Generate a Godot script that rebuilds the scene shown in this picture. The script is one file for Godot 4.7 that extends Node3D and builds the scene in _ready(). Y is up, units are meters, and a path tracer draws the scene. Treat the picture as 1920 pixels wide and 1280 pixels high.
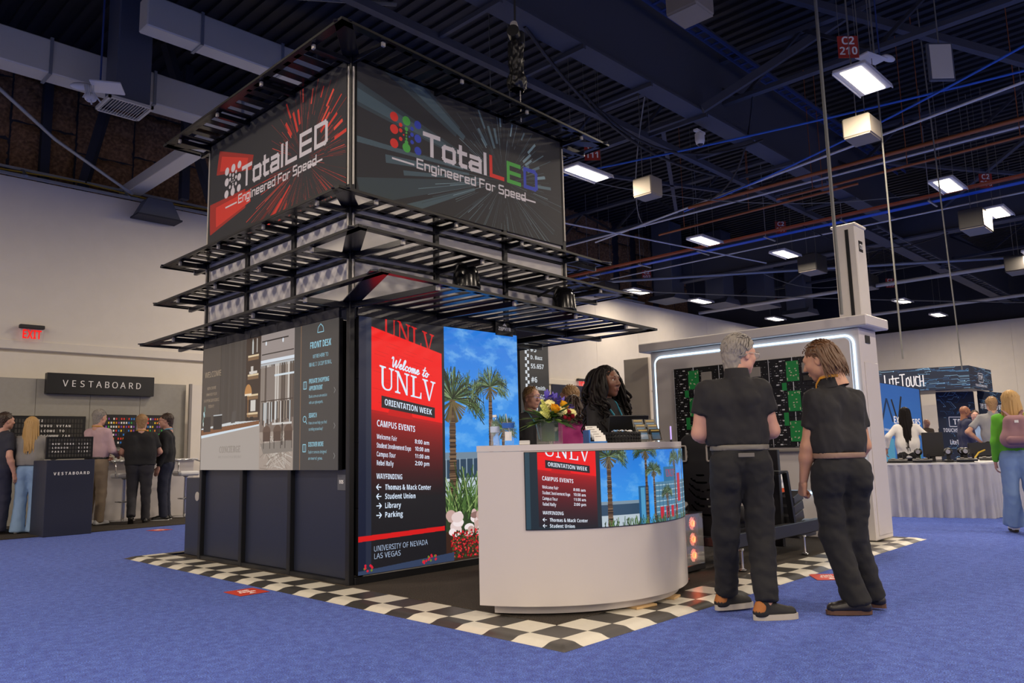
extends Node3D
# An exhibition hall: a square tower of screens and louvred awnings, a curved counter, a lit wall of modules, neighbours' booths, people.
# Frame: the checkered mat's grid; +x runs along the tower's screen face, -z along its other face, y up, metres.
var M := {}
var mesh_cache := {}

# ---------------------------------------------------------------- geometry collector
class G:
	var v := PackedVector3Array()
	var n := PackedVector3Array()
	var uv := PackedVector2Array()
	var ix := PackedInt32Array()

	func tri(a: Vector3, b: Vector3, c: Vector3) -> void:
		var m := (b - a).cross(c - a).normalized()
		var i := v.size()
		v.append_array([a, b, c]); n.append_array([m, m, m]); uv.append_array([Vector2(0, 0), Vector2(1, 0), Vector2(1, 1)])
		ix.append_array([i, i + 2, i + 1])

	func quad(a: Vector3, b: Vector3, c: Vector3, d: Vector3) -> void:
		var m := (b - a).cross(d - a)
		if m.length_squared() < 1e-14:
			m = (c - b).cross(d - c)
		m = m.normalized()
		var i := v.size()
		v.append_array([a, b, c, d]); n.append_array([m, m, m, m])
		uv.append_array([Vector2(0, 1), Vector2(1, 1), Vector2(1, 0), Vector2(0, 0)])
		ix.append_array([i, i + 2, i + 1, i, i + 3, i + 2])

	# box with chamfered edges; c centre, s full size
	func box(c: Vector3, s: Vector3, ch := 0.0, b := Basis()) -> void:
		var h := s * 0.5
		if ch <= 0.0:
			var p := []
			for k in 8:
				p.append(c + b * Vector3(h.x if k & 1 else -h.x, h.y if k & 2 else -h.y, h.z if k & 4 else -h.z))
			quad(p[4], p[5], p[7], p[6]); quad(p[1], p[0], p[2], p[3]); quad(p[5], p[1], p[3], p[7])
			quad(p[0], p[4], p[6], p[2]); quad(p[6], p[7], p[3], p[2]); quad(p[0], p[1], p[5], p[4])
			return
		ch = minf(ch, minf(h.x, minf(h.y, h.z)) * 0.95)
		var P := func(sx: int, sy: int, sz: int, ax: int) -> Vector3:
			var q := Vector3(sx * h.x, sy * h.y, sz * h.z)
			if ax != 0: q.x -= sx * ch
			if ax != 1: q.y -= sy * ch
			if ax != 2: q.z -= sz * ch
			return c + b * q
		for ax in 3:
			for s1 in [-1, 1]:
				var q := []
				for st in [[-1, -1], [1, -1], [1, 1], [-1, 1]]:
					var sg := [0, 0, 0]
					sg[ax] = s1; sg[(ax + 1) % 3] = st[0]; sg[(ax + 2) % 3] = st[1]
					q.append(P.call(sg[0], sg[1], sg[2], ax))
				if s1 > 0: quad(q[0], q[1], q[2], q[3])
				else: quad(q[3], q[2], q[1], q[0])
		for ax in 3:
			var a1 := (ax + 1) % 3
			var a2 := (ax + 2) % 3
			for s1 in [-1, 1]:
				for s2 in [-1, 1]:
					var q := []
					for e in [[-1, a1], [1, a1], [1, a2], [-1, a2]]:
						var sg := [0, 0, 0]
						sg[ax] = e[0]; sg[a1] = s1; sg[a2] = s2
						q.append(P.call(sg[0], sg[1], sg[2], e[1]))
					if s1 * s2 > 0: quad(q[3], q[2], q[1], q[0])
					else: quad(q[0], q[1], q[2], q[3])
		for sx in [-1, 1]:
			for sy in [-1, 1]:
				for sz in [-1, 1]:
					var a: Vector3 = P.call(sx, sy, sz, 0)
					var bb: Vector3 = P.call(sx, sy, sz, 1)
					var cc: Vector3 = P.call(sx, sy, sz, 2)
					if sx * sy * sz > 0: tri(a, bb, cc)
					else: tri(a, cc, bb)

	# bar of rectangular section between two points (w across, t tall)
	func bar(a: Vector3, b: Vector3, w: float, t: float, ch := 0.0) -> void:
		var d := b - a
		var L := d.length()
		if L < 1e-6: return
		var z := d / L
		var x := Vector3.UP.cross(z)
		x = Vector3.RIGHT if x.length() < 0.02 else x.normalized()
		box((a + b) * 0.5, Vector3(w, t, L), ch, Basis(x, z.cross(x), z))

	func ring(pts: PackedVector3Array, nrm: PackedVector3Array, us: float) -> int:
		var i := v.size()
		for k in pts.size():
			v.append(pts[k]); n.append(nrm[k]); uv.append(Vector2(float(k) / maxi(1, pts.size() - 1), us))
		return i

	func stitch(i: int, j: int, m: int, flip := false) -> void:
		for k in m - 1:
			if flip: ix.append_array([i + k, j + k + 1, i + k + 1, i + k, j + k, j + k + 1])
			else: ix.append_array([i + k, i + k + 1, j + k + 1, i + k, j + k + 1, j + k])

	# smooth tube through points; r float or array of radii; flat scales the second frame axis
	func tube(pts: Array, r: Variant, sides := 6, cap := true, flat := 1.0, up := Vector3.UP) -> void:
		var N := pts.size()
		if N < 2: return
		var x := Vector3.ZERO
		var prev := -1
		var first := 0
		var last := 0
		for k in N:
			var t: Vector3 = (pts[mini(k + 1, N - 1)] - pts[maxi(k - 1, 0)])
			t = Vector3.UP if t.length_squared() < 1e-12 else t.normalized()
			if k == 0:
				x = up.cross(t)
				if x.length() < 0.05: x = Vector3(1, 0, 0.01).cross(t)
			x = (x - t * x.dot(t)).normalized()
			var y := t.cross(x)
			var rr: float = r[k] if r is Array or r is PackedFloat32Array else r
			var ps := PackedVector3Array()
			var ns := PackedVector3Array()
			for s in sides + 1:
				var a := TAU * s / sides
				ps.append(pts[k] + x * (cos(a) * rr) + y * (sin(a) * rr * flat))
				ns.append((x * cos(a) * flat + y * sin(a)).normalized())
			var id := ring(ps, ns, float(k) / (N - 1))
			if k > 0: stitch(prev, id, sides + 1, true)
			else: first = id
			prev = id
			last = id
		if cap:
			fan(first, sides, pts[0], (pts[0] - pts[1]).normalized(), false)
			fan(last, sides, pts[N - 1], (pts[N - 1] - pts[N - 2]).normalized(), true)

	func fan(base: int, sides: int, c: Vector3, nn: Vector3, flip: bool) -> void:
		var i := v.size()
		v.append(c); n.append(nn); uv.append(Vector2(0.5, 0.5))
		for s in sides:
			v.append(v[base + s]); n.append(nn); uv.append(Vector2(0.5 + 0.5 * cos(TAU * s / sides), 0.5 + 0.5 * sin(TAU * s / sides)))
		for s in sides:
			if flip: ix.append_array([i, i + 1 + (s + 1) % sides, i + 1 + s])
			else: ix.append_array([i, i + 1 + s, i + 1 + (s + 1) % sides])

	func cyl(a: Vector3, b: Vector3, r0: float, r1 := -1.0, sides := 12) -> void:
		tube([a, b], [r0, r0 if r1 < 0.0 else r1], sides)

	# profile [[r, y], ...] turned round the y axis at c
	func lathe(c: Vector3, prof: Array, sides := 16, b := Basis()) -> void:
		var prev := -1
		for k in prof.size():
			var p0: Array = prof[maxi(k - 1, 0)]
			var p1: Array = prof[mini(k + 1, prof.size() - 1)]
			var nr := Vector2(p1[1] - p0[1], p0[0] - p1[0]).normalized()
			var ps := PackedVector3Array()
			var ns := PackedVector3Array()
			for s in sides + 1:
				var a := TAU * s / sides
				ps.append(c + b * Vector3(cos(a) * prof[k][0], prof[k][1], sin(a) * prof[k][0]))
				ns.append(b * Vector3(cos(a) * nr.x, nr.y, sin(a) * nr.x))
			var id := ring(ps, ns, float(k) / (prof.size() - 1))
			if k > 0: stitch(prev, id, sides + 1)
			prev = id

	func ball(c: Vector3, r: Vector3, seg := 10, b := Basis()) -> void:
		var prev := -1
		for k in seg / 2 + 2:
			var ph := PI * k / (seg / 2 + 1)
			var ps := PackedVector3Array()
			var ns := PackedVector3Array()
			for s in seg + 1:
				var a := TAU * s / seg
				var u := Vector3(cos(a) * sin(ph), cos(ph), sin(a) * sin(ph))
				ps.append(c + b * (u * r)); ns.append((b * (u / r)).normalized())
			var id := ring(ps, ns, float(k) / (seg / 2 + 1))
			if k > 0: stitch(prev, id, seg + 1, true)
			prev = id

	# outline in 2D pushed along depth; f maps (x, y, d) to space
	func prism(poly: PackedVector2Array, d0: float, d1: float, f: Callable) -> void:
		var t := Geometry2D.triangulate_polygon(poly)
		for k in t.size() / 3:
			var a := poly[t[k * 3]]
			var b := poly[t[k * 3 + 1]]
			var c := poly[t[k * 3 + 2]]
			tri(f.call(a.x, a.y, d1), f.call(b.x, b.y, d1), f.call(c.x, c.y, d1))
			tri(f.call(a.x, a.y, d0), f.call(c.x, c.y, d0), f.call(b.x, b.y, d0))
		for k in poly.size():
			var a := poly[k]
			var b := poly[(k + 1) % poly.size()]
			quad(f.call(a.x, a.y, d0), f.call(b.x, b.y, d0), f.call(b.x, b.y, d1), f.call(a.x, a.y, d1))

	# smooth surface from fn(u, v), u and v in 0..1
	func sheet(nu: int, nv: int, fn: Callable, flip := false) -> void:
		var i := v.size()
		var P := PackedVector3Array()
		for b in nv + 1:
			for a in nu + 1:
				P.append(fn.call(float(a) / nu, float(b) / nv))
		for b in nv + 1:
			for a in nu + 1:
				var dx := P[b * (nu + 1) + mini(a + 1, nu)] - P[b * (nu + 1) + maxi(a - 1, 0)]
				var dy := P[mini(b + 1, nv) * (nu + 1) + a] - P[maxi(b - 1, 0) * (nu + 1) + a]
				var m := dx.cross(dy).normalized()
				v.append(P[b * (nu + 1) + a]); n.append(-m if flip else m); uv.append(Vector2(float(a) / nu, 1.0 - float(b) / nv))
		for b in nv:
			for a in nu:
				var k := i + b * (nu + 1) + a
				var q := [k, k + 1, k + nu + 2, k + nu + 1]
				if flip: ix.append_array([q[0], q[1], q[2], q[0], q[2], q[3]])
				else: ix.append_array([q[0], q[2], q[1], q[0], q[3], q[2]])

	func mesh() -> ArrayMesh:
		var m := ArrayMesh.new()
		if v.is_empty(): return m
		var a := []
		a.resize(Mesh.ARRAY_MAX)
		a[Mesh.ARRAY_VERTEX] = v; a[Mesh.ARRAY_NORMAL] = n; a[Mesh.ARRAY_TEX_UV] = uv; a[Mesh.ARRAY_INDEX] = ix
		m.add_surface_from_arrays(Mesh.PRIMITIVE_TRIANGLES, a)
		return m

# ---------------------------------------------------------------- distance field meshed as surface nets
class Field:
	var o: Vector3
	var h: float
	var nx: int
	var ny: int
	var nz: int
	var d := PackedFloat32Array()

	func _init(lo: Vector3, hi: Vector3, cell: float) -> void:
		o = lo; h = cell
		nx = int(ceil((hi.x - lo.x) / h)) + 2; ny = int(ceil((hi.y - lo.y) / h)) + 2; nz = int(ceil((hi.z - lo.z) / h)) + 2
		d.resize(nx * ny * nz); d.fill(1.0)

	func cap(a: Vector3, b: Vector3, ra: float, rb: float, k := 0.02, fl := Vector3.ZERO, fs := 1.0, flat_end := false) -> void:
		var R := maxf(ra, rb) + k + h * 2.5
		var lo := a.min(b) - Vector3(R, R, R) - o
		var hi := a.max(b) + Vector3(R, R, R) - o
		var x0 := maxi(0, int(lo.x / h)); var x1 := mini(nx - 1, int(hi.x / h) + 1)
		var y0 := maxi(0, int(lo.y / h)); var y1 := mini(ny - 1, int(hi.y / h) + 1)
		var z0 := maxi(0, int(lo.z / h)); var z1 := mini(nz - 1, int(hi.z / h) + 1)
		var bx := b.x - a.x; var by := b.y - a.y; var bz := b.z - a.z
		var inv := 1.0 / maxf(bx * bx + by * by + bz * bz, 1e-9)
		var f2 := fs * fs - 1.0
		var dr := rb - ra
		var len := (b - a).length()
		for iz in range(z0, z1 + 1):
			var pz := o.z + iz * h - a.z
			for iy in range(y0, y1 + 1):
				var py := o.y + iy * h - a.y
				var i := (iz * ny + iy) * nx + x0
				for ixx in range(x0, x1 + 1):
					var px := o.x + ixx * h - a.x
					var tr := (px * bx + py * by + pz * bz) * inv
					var t := tr if flat_end and tr > 1.0 else clampf(tr, 0.0, 1.0)
					var wx := px - bx * t; var wy := py - by * t; var wz := pz - bz * t
					var dd := wx * wx + wy * wy + wz * wz
					if f2 != 0.0:
						var dn := wx * fl.x + wy * fl.y + wz * fl.z
						dd += f2 * dn * dn
					var q := sqrt(dd) - ra - dr * minf(t, 1.0)
					if flat_end and tr > 1.0: q = maxf(q, (tr - 1.0) * len)
					var cur := d[i]
					var e := cur - q
					if e >= k: d[i] = q
					elif e > -k:
						var hh := 0.5 + 0.5 * e / k
						d[i] = cur + (q - cur) * hh - k * hh * (1.0 - hh)
					i += 1

	# ellipsoid; sub carves it away
	func ell(c: Vector3, r: Vector3, k := 0.02, sub := false, b := Basis()) -> void:
		var rm := maxf(r.x, maxf(r.y, r.z)) + k + h * 2.5
		var lo := c - Vector3(rm, rm, rm) - o
		var hi := c + Vector3(rm, rm, rm) - o
		var x0 := maxi(0, int(lo.x / h)); var x1 := mini(nx - 1, int(hi.x / h) + 1)
		var y0 := maxi(0, int(lo.y / h)); var y1 := mini(ny - 1, int(hi.y / h) + 1)
		var z0 := maxi(0, int(lo.z / h)); var z1 := mini(nz - 1, int(hi.z / h) + 1)
		var bt := b.transposed()
		for iz in range(z0, z1 + 1):
			for iy in range(y0, y1 + 1):
				var i := (iz * ny + iy) * nx + x0
				for ixx in range(x0, x1 + 1):
					var p := bt * (o + Vector3(ixx, iy, iz) * h - c) / r
					var k0 := p.length()
					var k1 := (p / r).length()
					var q := k0 * (k0 - 1.0) / maxf(k1, 1e-6)
					var cur := d[i]
					if sub:
						q = -q
						var e := q - cur
						if e >= k: d[i] = q
						elif e > -k:
							var hh := 0.5 + 0.5 * e / k
							d[i] = cur + (q - cur) * hh + k * hh * (1.0 - hh)
					else:
						var e := cur - q
						if e >= k: d[i] = q
						elif e > -k:
							var hh := 0.5 + 0.5 * e / k
							d[i] = cur + (q - cur) * hh - k * hh * (1.0 - hh)
					i += 1

	# keep only the side where (p - at) . nrm < 0
	func cut(at: Vector3, nrm: Vector3) -> void:
		var i := 0
		for iz in nz:
			for iy in ny:
				var base := (o.y + iy * h - at.y) * nrm.y + (o.z + iz * h - at.z) * nrm.z + (o.x - at.x) * nrm.x
				for ixx in nx:
					var q := base + ixx * h * nrm.x
					if q > d[i]: d[i] = q
					i += 1

	func into(g: G, disp: Variant = null) -> void:
		var id := PackedInt32Array()
		id.resize(nx * ny * nz); id.fill(-1)
		var lim := h * 3.2
		var P := PackedVector3Array()
		var sxy := nx * ny
		var offs := PackedInt32Array([0, 1, nx, nx + 1, sxy, sxy + 1, sxy + nx, sxy + nx + 1])
		var E := PackedInt32Array([0, 1, 2, 3, 4, 5, 6, 7, 0, 2, 1, 3, 4, 6, 5, 7, 0, 4, 1, 5, 2, 6, 3, 7])
		var c := PackedFloat32Array()
		c.resize(8)
		var cells := PackedInt32Array()
		for iz in nz - 1:
			for iy in ny - 1:
				var i := iz * sxy + iy * nx - 1
				for ixx in nx - 1:
					i += 1
					if absf(d[i]) > lim: continue
					var neg := 0
					for k in 8:
						var q := d[i + offs[k]]
						c[k] = q
						if q < 0.0: neg += 1
					if neg == 0 or neg == 8: continue
					var s := Vector3.ZERO
					var m := 0
					for e in 12:
						var a := E[e * 2]
						var b := E[e * 2 + 1]
						var da := c[a]
						var db := c[b]
						if (da < 0.0) == (db < 0.0): continue
						var t := da / (da - db)
						var pa := Vector3(a & 1, (a >> 1) & 1, a >> 2)
						var pb := Vector3(b & 1, (b >> 1) & 1, b >> 2)
						s += pa + (pb - pa) * t
						m += 1
					id[i] = P.size()
					cells.append(i)
					P.append(o + (Vector3(ixx, iy, iz) + s / m) * h)
		var F := PackedInt32Array()
		for i in cells:
			var da := d[i]
			var ixx := i % nx
			var iy := (i / nx) % ny
			var iz := i / sxy
			for ax in 3:
				var st: int = [1, nx, sxy][ax]
				var db := d[i + st]
				if (da < 0.0) == (db < 0.0): continue
				var s1: int = [nx, sxy, 1][ax]
				var s2: int = [sxy, 1, nx][ax]
				if (ax != 0 and ixx == 0) or (ax != 1 and iy == 0) or (ax != 2 and iz == 0): continue
				var q0 := id[i]
				var q1 := id[i - s1]
				var q2 := id[i - s1 - s2]
				var q3 := id[i - s2]
				if q0 < 0 or q1 < 0 or q2 < 0 or q3 < 0: continue
				if da < 0.0: F.append_array([q0, q2, q1, q0, q3, q2])
				else: F.append_array([q0, q1, q2, q0, q2, q3])
		var N := PackedVector3Array()
		N.resize(P.size())
		_norm(P, F, N)
		if disp != null:
			for k in P.size():
				P[k] += N[k] * float(disp.call(P[k], N[k]))
			N.fill(Vector3.ZERO)
			_norm(P, F, N)
		var base := g.v.size()
		g.v.append_array(P); g.n.append_array(N)
		for k in P.size():
			g.uv.append(Vector2(P[k].x, P[k].y))
		for k in F: g.ix.append(base + k)

	func _norm(P: PackedVector3Array, F: PackedInt32Array, N: PackedVector3Array) -> void:
		for k in F.size() / 3:
			var a := F[k * 3]
			var b := F[k * 3 + 1]
			var c := F[k * 3 + 2]
			var m := (P[c] - P[a]).cross(P[b] - P[a])
			N[a] += m; N[b] += m; N[c] += m
		for k in N.size():
			N[k] = N[k].normalized()

# ---------------------------------------------------------------- drawing on pictures (screens, prints)
class Pic:
	var im: Image
	var w: int
	var h: int
	var warp: Variant = null          # bends drawing coordinates
	static var fonts := {}

	func _init(ww: int, hh: int, c: Color) -> void:
		w = ww; h = hh
		im = Image.create(w, h, false, Image.FORMAT_RGB8)
		im.fill(c)

	func rect(x: float, y: float, ww: float, hh: float, c: Color) -> void:
		if warp != null:
			poly([Vector2(x, y), Vector2(x + ww, y), Vector2(x + ww, y + hh), Vector2(x, y + hh)], c)
		else:
			im.fill_rect(Rect2i(roundi(x), roundi(y), maxi(1, roundi(ww)), maxi(1, roundi(hh))), c)

	func tri(a: Vector2, b: Vector2, c: Vector2, col: Color) -> void:
		var y0 := maxi(0, int(ceil(minf(a.y, minf(b.y, c.y)) - 0.5)))
		var y1 := mini(h - 1, int(floor(maxf(a.y, maxf(b.y, c.y)) - 0.5)))
		for y in range(y0, y1 + 1):
			var yy := y + 0.5
			var l := 1e9
			var r := -1e9
			for e in 3:
				var p: Vector2 = a if e == 0 else (b if e == 1 else c)
				var q: Vector2 = b if e == 0 else (c if e == 1 else a)
				if (p.y <= yy) == (q.y <= yy): continue
				var x := p.x + (q.x - p.x) * (yy - p.y) / (q.y - p.y)
				l = minf(l, x); r = maxf(r, x)
			var xl := maxi(0, int(ceil(l - 0.5)))
			var xr := mini(w - 1, int(floor(r - 0.5)))
			if xr >= xl: im.fill_rect(Rect2i(xl, y, xr - xl + 1, 1), col)

	func poly(pts: Array, c: Color) -> void:
		var p := PackedVector2Array()
		for q in pts: p.append(warp.call(q) if warp != null else q)
		var t := Geometry2D.triangulate_polygon(p)
		for k in t.size() / 3: tri(p[t[k * 3]], p[t[k * 3 + 1]], p[t[k * 3 + 2]], c)

	func disc(x: float, y: float, rx: float, ry: float, c: Color) -> void:
		var pts := []
		for k in 20: pts.append(Vector2(x + cos(TAU * k / 20) * rx, y + sin(TAU * k / 20) * ry))
		poly(pts, c)

	func line(pts: Array, t: float, c: Color, cap := false) -> void:
		for k in pts.size() - 1:
			var a: Vector2 = pts[k]
			var b: Vector2 = pts[k + 1]
			var dd := (b - a).normalized()
			var m := Vector2(-dd.y, dd.x) * t * 0.5
			var e := dd * t * 0.5
			poly([a - e + m, b + e + m, b + e - m, a - e - m] if cap else [a + m, b + m, b - m, a - m], c)

	# letters from the font's own outlines; cap is the height of a capital, wid the wished width (0: natural)
	func text(s: String, x: float, y: float, cap: float, c: Color, face := "sans", bold := false, wid := 0.0, align := 0, slant := 0.0, gap := 0.0) -> void:
		var key := face + str(bold)
		if not fonts.has(key):
			var f := SystemFont.new()
			f.font_names = PackedStringArray([{"sans": "Droid Sans", "serif": "Droid Serif", "mono": "Droid Sans Mono"}[face]])
			if bold: f.font_weight = 700
			fonts[key] = f
		var tm := TextMesh.new()
		tm.font = fonts[key]; tm.font_size = 64; tm.pixel_size = 1.0; tm.depth = 0.0; tm.curve_step = 2.0
		tm.text = s
		tm.horizontal_alignment = HORIZONTAL_ALIGNMENT_LEFT
		tm.vertical_alignment = VERTICAL_ALIGNMENT_BOTTOM
		var arr := tm.get_mesh_arrays()
		if arr.is_empty() or arr[Mesh.ARRAY_VERTEX] == null: return
		var V: PackedVector3Array = arr[Mesh.ARRAY_VERTEX]
		if V.is_empty(): return
		var I: PackedInt32Array = arr[Mesh.ARRAY_INDEX] if arr[Mesh.ARRAY_INDEX] != null else PackedInt32Array(range(V.size()))
		var lo := Vector2(1e9, 1e9)
		var hi := -lo
		for q in V:
			lo = lo.min(Vector2(q.x, q.y)); hi = hi.max(Vector2(q.x, q.y))
		var k := cap / 46.0                # capital height of a 64 px font
		var kx := k if wid <= 0.0 else wid / maxf(hi.x - lo.x, 0.01)
		var W := (hi.x - lo.x) * kx
		var x0 := x - (0.0 if align == 0 else (W * 0.5 if align == 1 else W))
		var base := _base(key)
		var T := PackedVector2Array()
		for q in V:
			var py := (q.y - base) * k
			var pt := Vector2(x0 + (q.x - lo.x) * kx + slant * py, y - py)
			T.append(warp.call(pt) if warp != null else pt)
		for j in I.size() / 3: tri(T[I[j * 3]], T[I[j * 3 + 1]], T[I[j * 3 + 2]], c)

	static var bases := {}
	func _base(key: String) -> float:
		if not bases.has(key):
			var tm := TextMesh.new()
			tm.font = fonts[key]; tm.font_size = 64; tm.pixel_size = 1.0; tm.depth = 0.0
			tm.text = "H"
			tm.horizontal_alignment = HORIZONTAL_ALIGNMENT_LEFT
			tm.vertical_alignment = VERTICAL_ALIGNMENT_BOTTOM
			var V: PackedVector3Array = tm.get_mesh_arrays()[Mesh.ARRAY_VERTEX]
			var lo := 1e9
			for q in V: lo = minf(lo, q.y)
			bases[key] = lo
		return bases[key]

	# letters drawn with a pen along strokes on a unit grid
	func strokes(s: String, glyphs: Dictionary, x: float, y: float, size: float, pen: float, c: Color, gap := 0.28, wide := 1.0) -> float:
		for ch in s:
			if ch == " ":
				x += size * 0.38 * wide
				continue
			var gl: Array = glyphs[ch]
			for st in gl[1]:
				var pts := []
				for q in st: pts.append(Vector2(x + q[0] * size * wide, y - q[1] * size))
				line(pts, pen, c, true)
			x += (gl[0] + gap) * size * wide
		return x

	func tex() -> ImageTexture:
		return ImageTexture.create_from_image(im)

# ---------------------------------------------------------------- nodes
func thing(called: String, label: String, cat: String, at := Vector3.ZERO, turn := 0.0, group := "") -> Node3D:
	var o := Node3D.new()
	o.name = called
	add_child(o, true)
	o.position = at
	o.rotation.y = turn
	tag(o, label, cat, group)
	return o

func tag(o: Node3D, label: String, cat: String, group := "") -> Node3D:
	o.set_meta("label", label)
	o.set_meta("category", cat)
	if group: o.set_meta("group", group)
	return o

func part(parent: Node, called: String, m: Variant, mt: Material, xf := Transform3D()) -> MeshInstance3D:
	var o := MeshInstance3D.new()
	o.name = called
	o.mesh = m.mesh() if m is G else m
	o.material_override = mt
	o.transform = xf
	parent.add_child(o, true)
	return o

func struct(called: String, m: Variant, mt: Material, xf := Transform3D()) -> MeshInstance3D:
	var o := part(self, called, m, mt, xf)
	o.set_meta("kind", "structure")
	return o

func single(called: String, label: String, cat: String, m: Variant, mt: Material, xf := Transform3D(), group := "") -> MeshInstance3D:
	var o := part(self, called, m, mt, xf)
	tag(o, label, cat, group)
	return o

func T(p: Vector3, ry := 0.0) -> Transform3D:
	return Transform3D(Basis(Vector3.UP, ry), p)

func bxm(s: Vector3, ch := 0.0) -> ArrayMesh:
	var k := [s, ch]
	if not mesh_cache.has(k):
		var g := G.new()
		g.box(Vector3.ZERO, s, ch)
		mesh_cache[k] = g.mesh()
	return mesh_cache[k]

func bxp(parent: Node, called: String, c: Vector3, s: Vector3, mt: Material, ch := 0.0) -> MeshInstance3D:
	return part(parent, called, bxm(s, ch), mt, Transform3D(Basis(), c))

# ---------------------------------------------------------------- materials
func mat(c: Variant, rough := 0.6, metal := 0.0) -> StandardMaterial3D:
	var m := StandardMaterial3D.new()
	m.albedo_color = Color(c) if c is String else c
	m.roughness = rough
	m.metallic = metal
	return m

func glow(c: Variant, e: float) -> StandardMaterial3D:
	var m := mat(Color(0.9, 0.9, 0.9), 0.5)
	m.emission_enabled = true
	m.emission = Color(c) if c is String else c
	m.emission_energy_multiplier = e
	return m

func screen_mat(t: Texture2D, e: float) -> StandardMaterial3D:
	var m := mat(Color(0.02, 0.02, 0.022), 0.35)
	m.emission_enabled = true
	m.emission_operator = BaseMaterial3D.EMISSION_OP_MULTIPLY
	m.emission = Color.WHITE
	m.emission_texture = t
	m.emission_energy_multiplier = e
	m.texture_repeat = false
	return m

func print_mat(t: Texture2D, rough := 0.7) -> StandardMaterial3D:
	var m := mat(Color.WHITE, rough)
	m.albedo_texture = t
	m.texture_repeat = false
	return m

func noise_tex(freq: float, lo: Color, hi: Color, sz := 512, oct := 4, sd := 1, kind := FastNoiseLite.TYPE_SIMPLEX_SMOOTH, mid := 0.5) -> NoiseTexture2D:
	var f := FastNoiseLite.new()
	f.noise_type = kind; f.frequency = freq; f.seed = sd; f.fractal_octaves = oct
	var t := NoiseTexture2D.new()
	t.width = sz; t.height = sz; t.seamless = true; t.noise = f
	var r := Gradient.new()
	r.set_color(0, lo); r.set_color(1, hi)
	r.set_offset(0, mid - 0.35); r.set_offset(1, mid + 0.35)
	t.color_ramp = r
	return t

func tri_mat(t: Texture2D, scale: float, rough := 0.8) -> StandardMaterial3D:
	var m := mat(Color.WHITE, rough)
	m.albedo_texture = t
	m.uv1_triplanar = true
	m.uv1_world_triplanar = true
	m.uv1_scale = Vector3.ONE * scale
	return m

func v3(x: float, y: float, z: float) -> Vector3:
	return Vector3(x, y, z)
# ---------------------------------------------------------------- people
# local frame of a person: +x their left, +y up, +z the way the chest faces; joints are given for the stated height
var fold_noise: FastNoiseLite

func folds(amp: float, fx: float, fy: float, sd: int) -> Callable:
	var f := FastNoiseLite.new()
	f.noise_type = FastNoiseLite.TYPE_SIMPLEX_SMOOTH
	f.frequency = 1.0
	f.seed = sd
	f.fractal_octaves = 2
	return func(p: Vector3, _n: Vector3) -> float: return amp * f.get_noise_3d(p.x * fx, p.y * fy, p.z * fx)

func add_hand(g: G, wrist: Vector3, dir: Vector3, palm: Vector3, side: float, curl: float, s: float, cell: float) -> void:
	dir = dir.normalized()
	palm = (palm - dir * palm.dot(dir)).normalized()
	var across := dir.cross(palm) * side        # towards the thumb
	var R := 0.2 * s
	var f := Field.new(wrist + dir * 0.08 * s - Vector3(R, R, R) * 0.75, wrist + dir * 0.08 * s + Vector3(R, R, R) * 0.75, cell)
	var root := wrist - dir * 0.03 * s
	f.cap(root, wrist + dir * 0.012 * s, 0.027 * s, 0.026 * s, 0.012, palm, 1.25)
	for k in 4:
		var off := (1.5 - k) * 0.0185 * s
		var base := wrist + dir * (0.088 - absf(k - 1.2) * 0.004) * s + across * off
		f.cap(wrist + dir * 0.015 * s + across * off * 0.7, base, 0.0155 * s, 0.0125 * s, 0.012, palm, 1.15)
		var lens: Array = [[0.042, 0.026, 0.02], [0.046, 0.03, 0.022], [0.043, 0.028, 0.021], [0.034, 0.02, 0.018]][k]
		var a := base
		var ang := 0.0
		var rad := 0.0098 * s
		for q in 3:
			ang += curl * [0.9, 1.35, 0.95][q]
			var b: Vector3 = a + (dir * cos(ang) + palm * sin(ang)) * lens[q] * s
			f.cap(a, b, rad, rad * 0.88, 0.003)
			a = b
			rad *= 0.88
	var tb := wrist + dir * 0.025 * s + across * 0.022 * s + palm * 0.006 * s
	var t1 := tb + (dir * 0.55 + across * 0.75 + palm * 0.35 * (0.4 + curl)).normalized() * 0.042 * s
	var t2 := t1 + (dir * 0.8 + across * (0.35 - curl * 0.7) + palm * 0.55 * curl).normalized() * 0.032 * s
	var t3 := t2 + (dir * 0.8 - across * 0.4 * curl + palm * 0.5 * curl).normalized() * 0.026 * s
	f.cap(wrist + dir * 0.015 * s, tb, 0.016 * s, 0.017 * s, 0.012)
	f.cap(tb, t1, 0.0155 * s, 0.012 * s, 0.008)
	f.cap(t1, t2, 0.0115 * s, 0.0105 * s, 0.003)
	f.cap(t2, t3, 0.0105 * s, 0.009 * s, 0.003)
	f.into(g)

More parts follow.
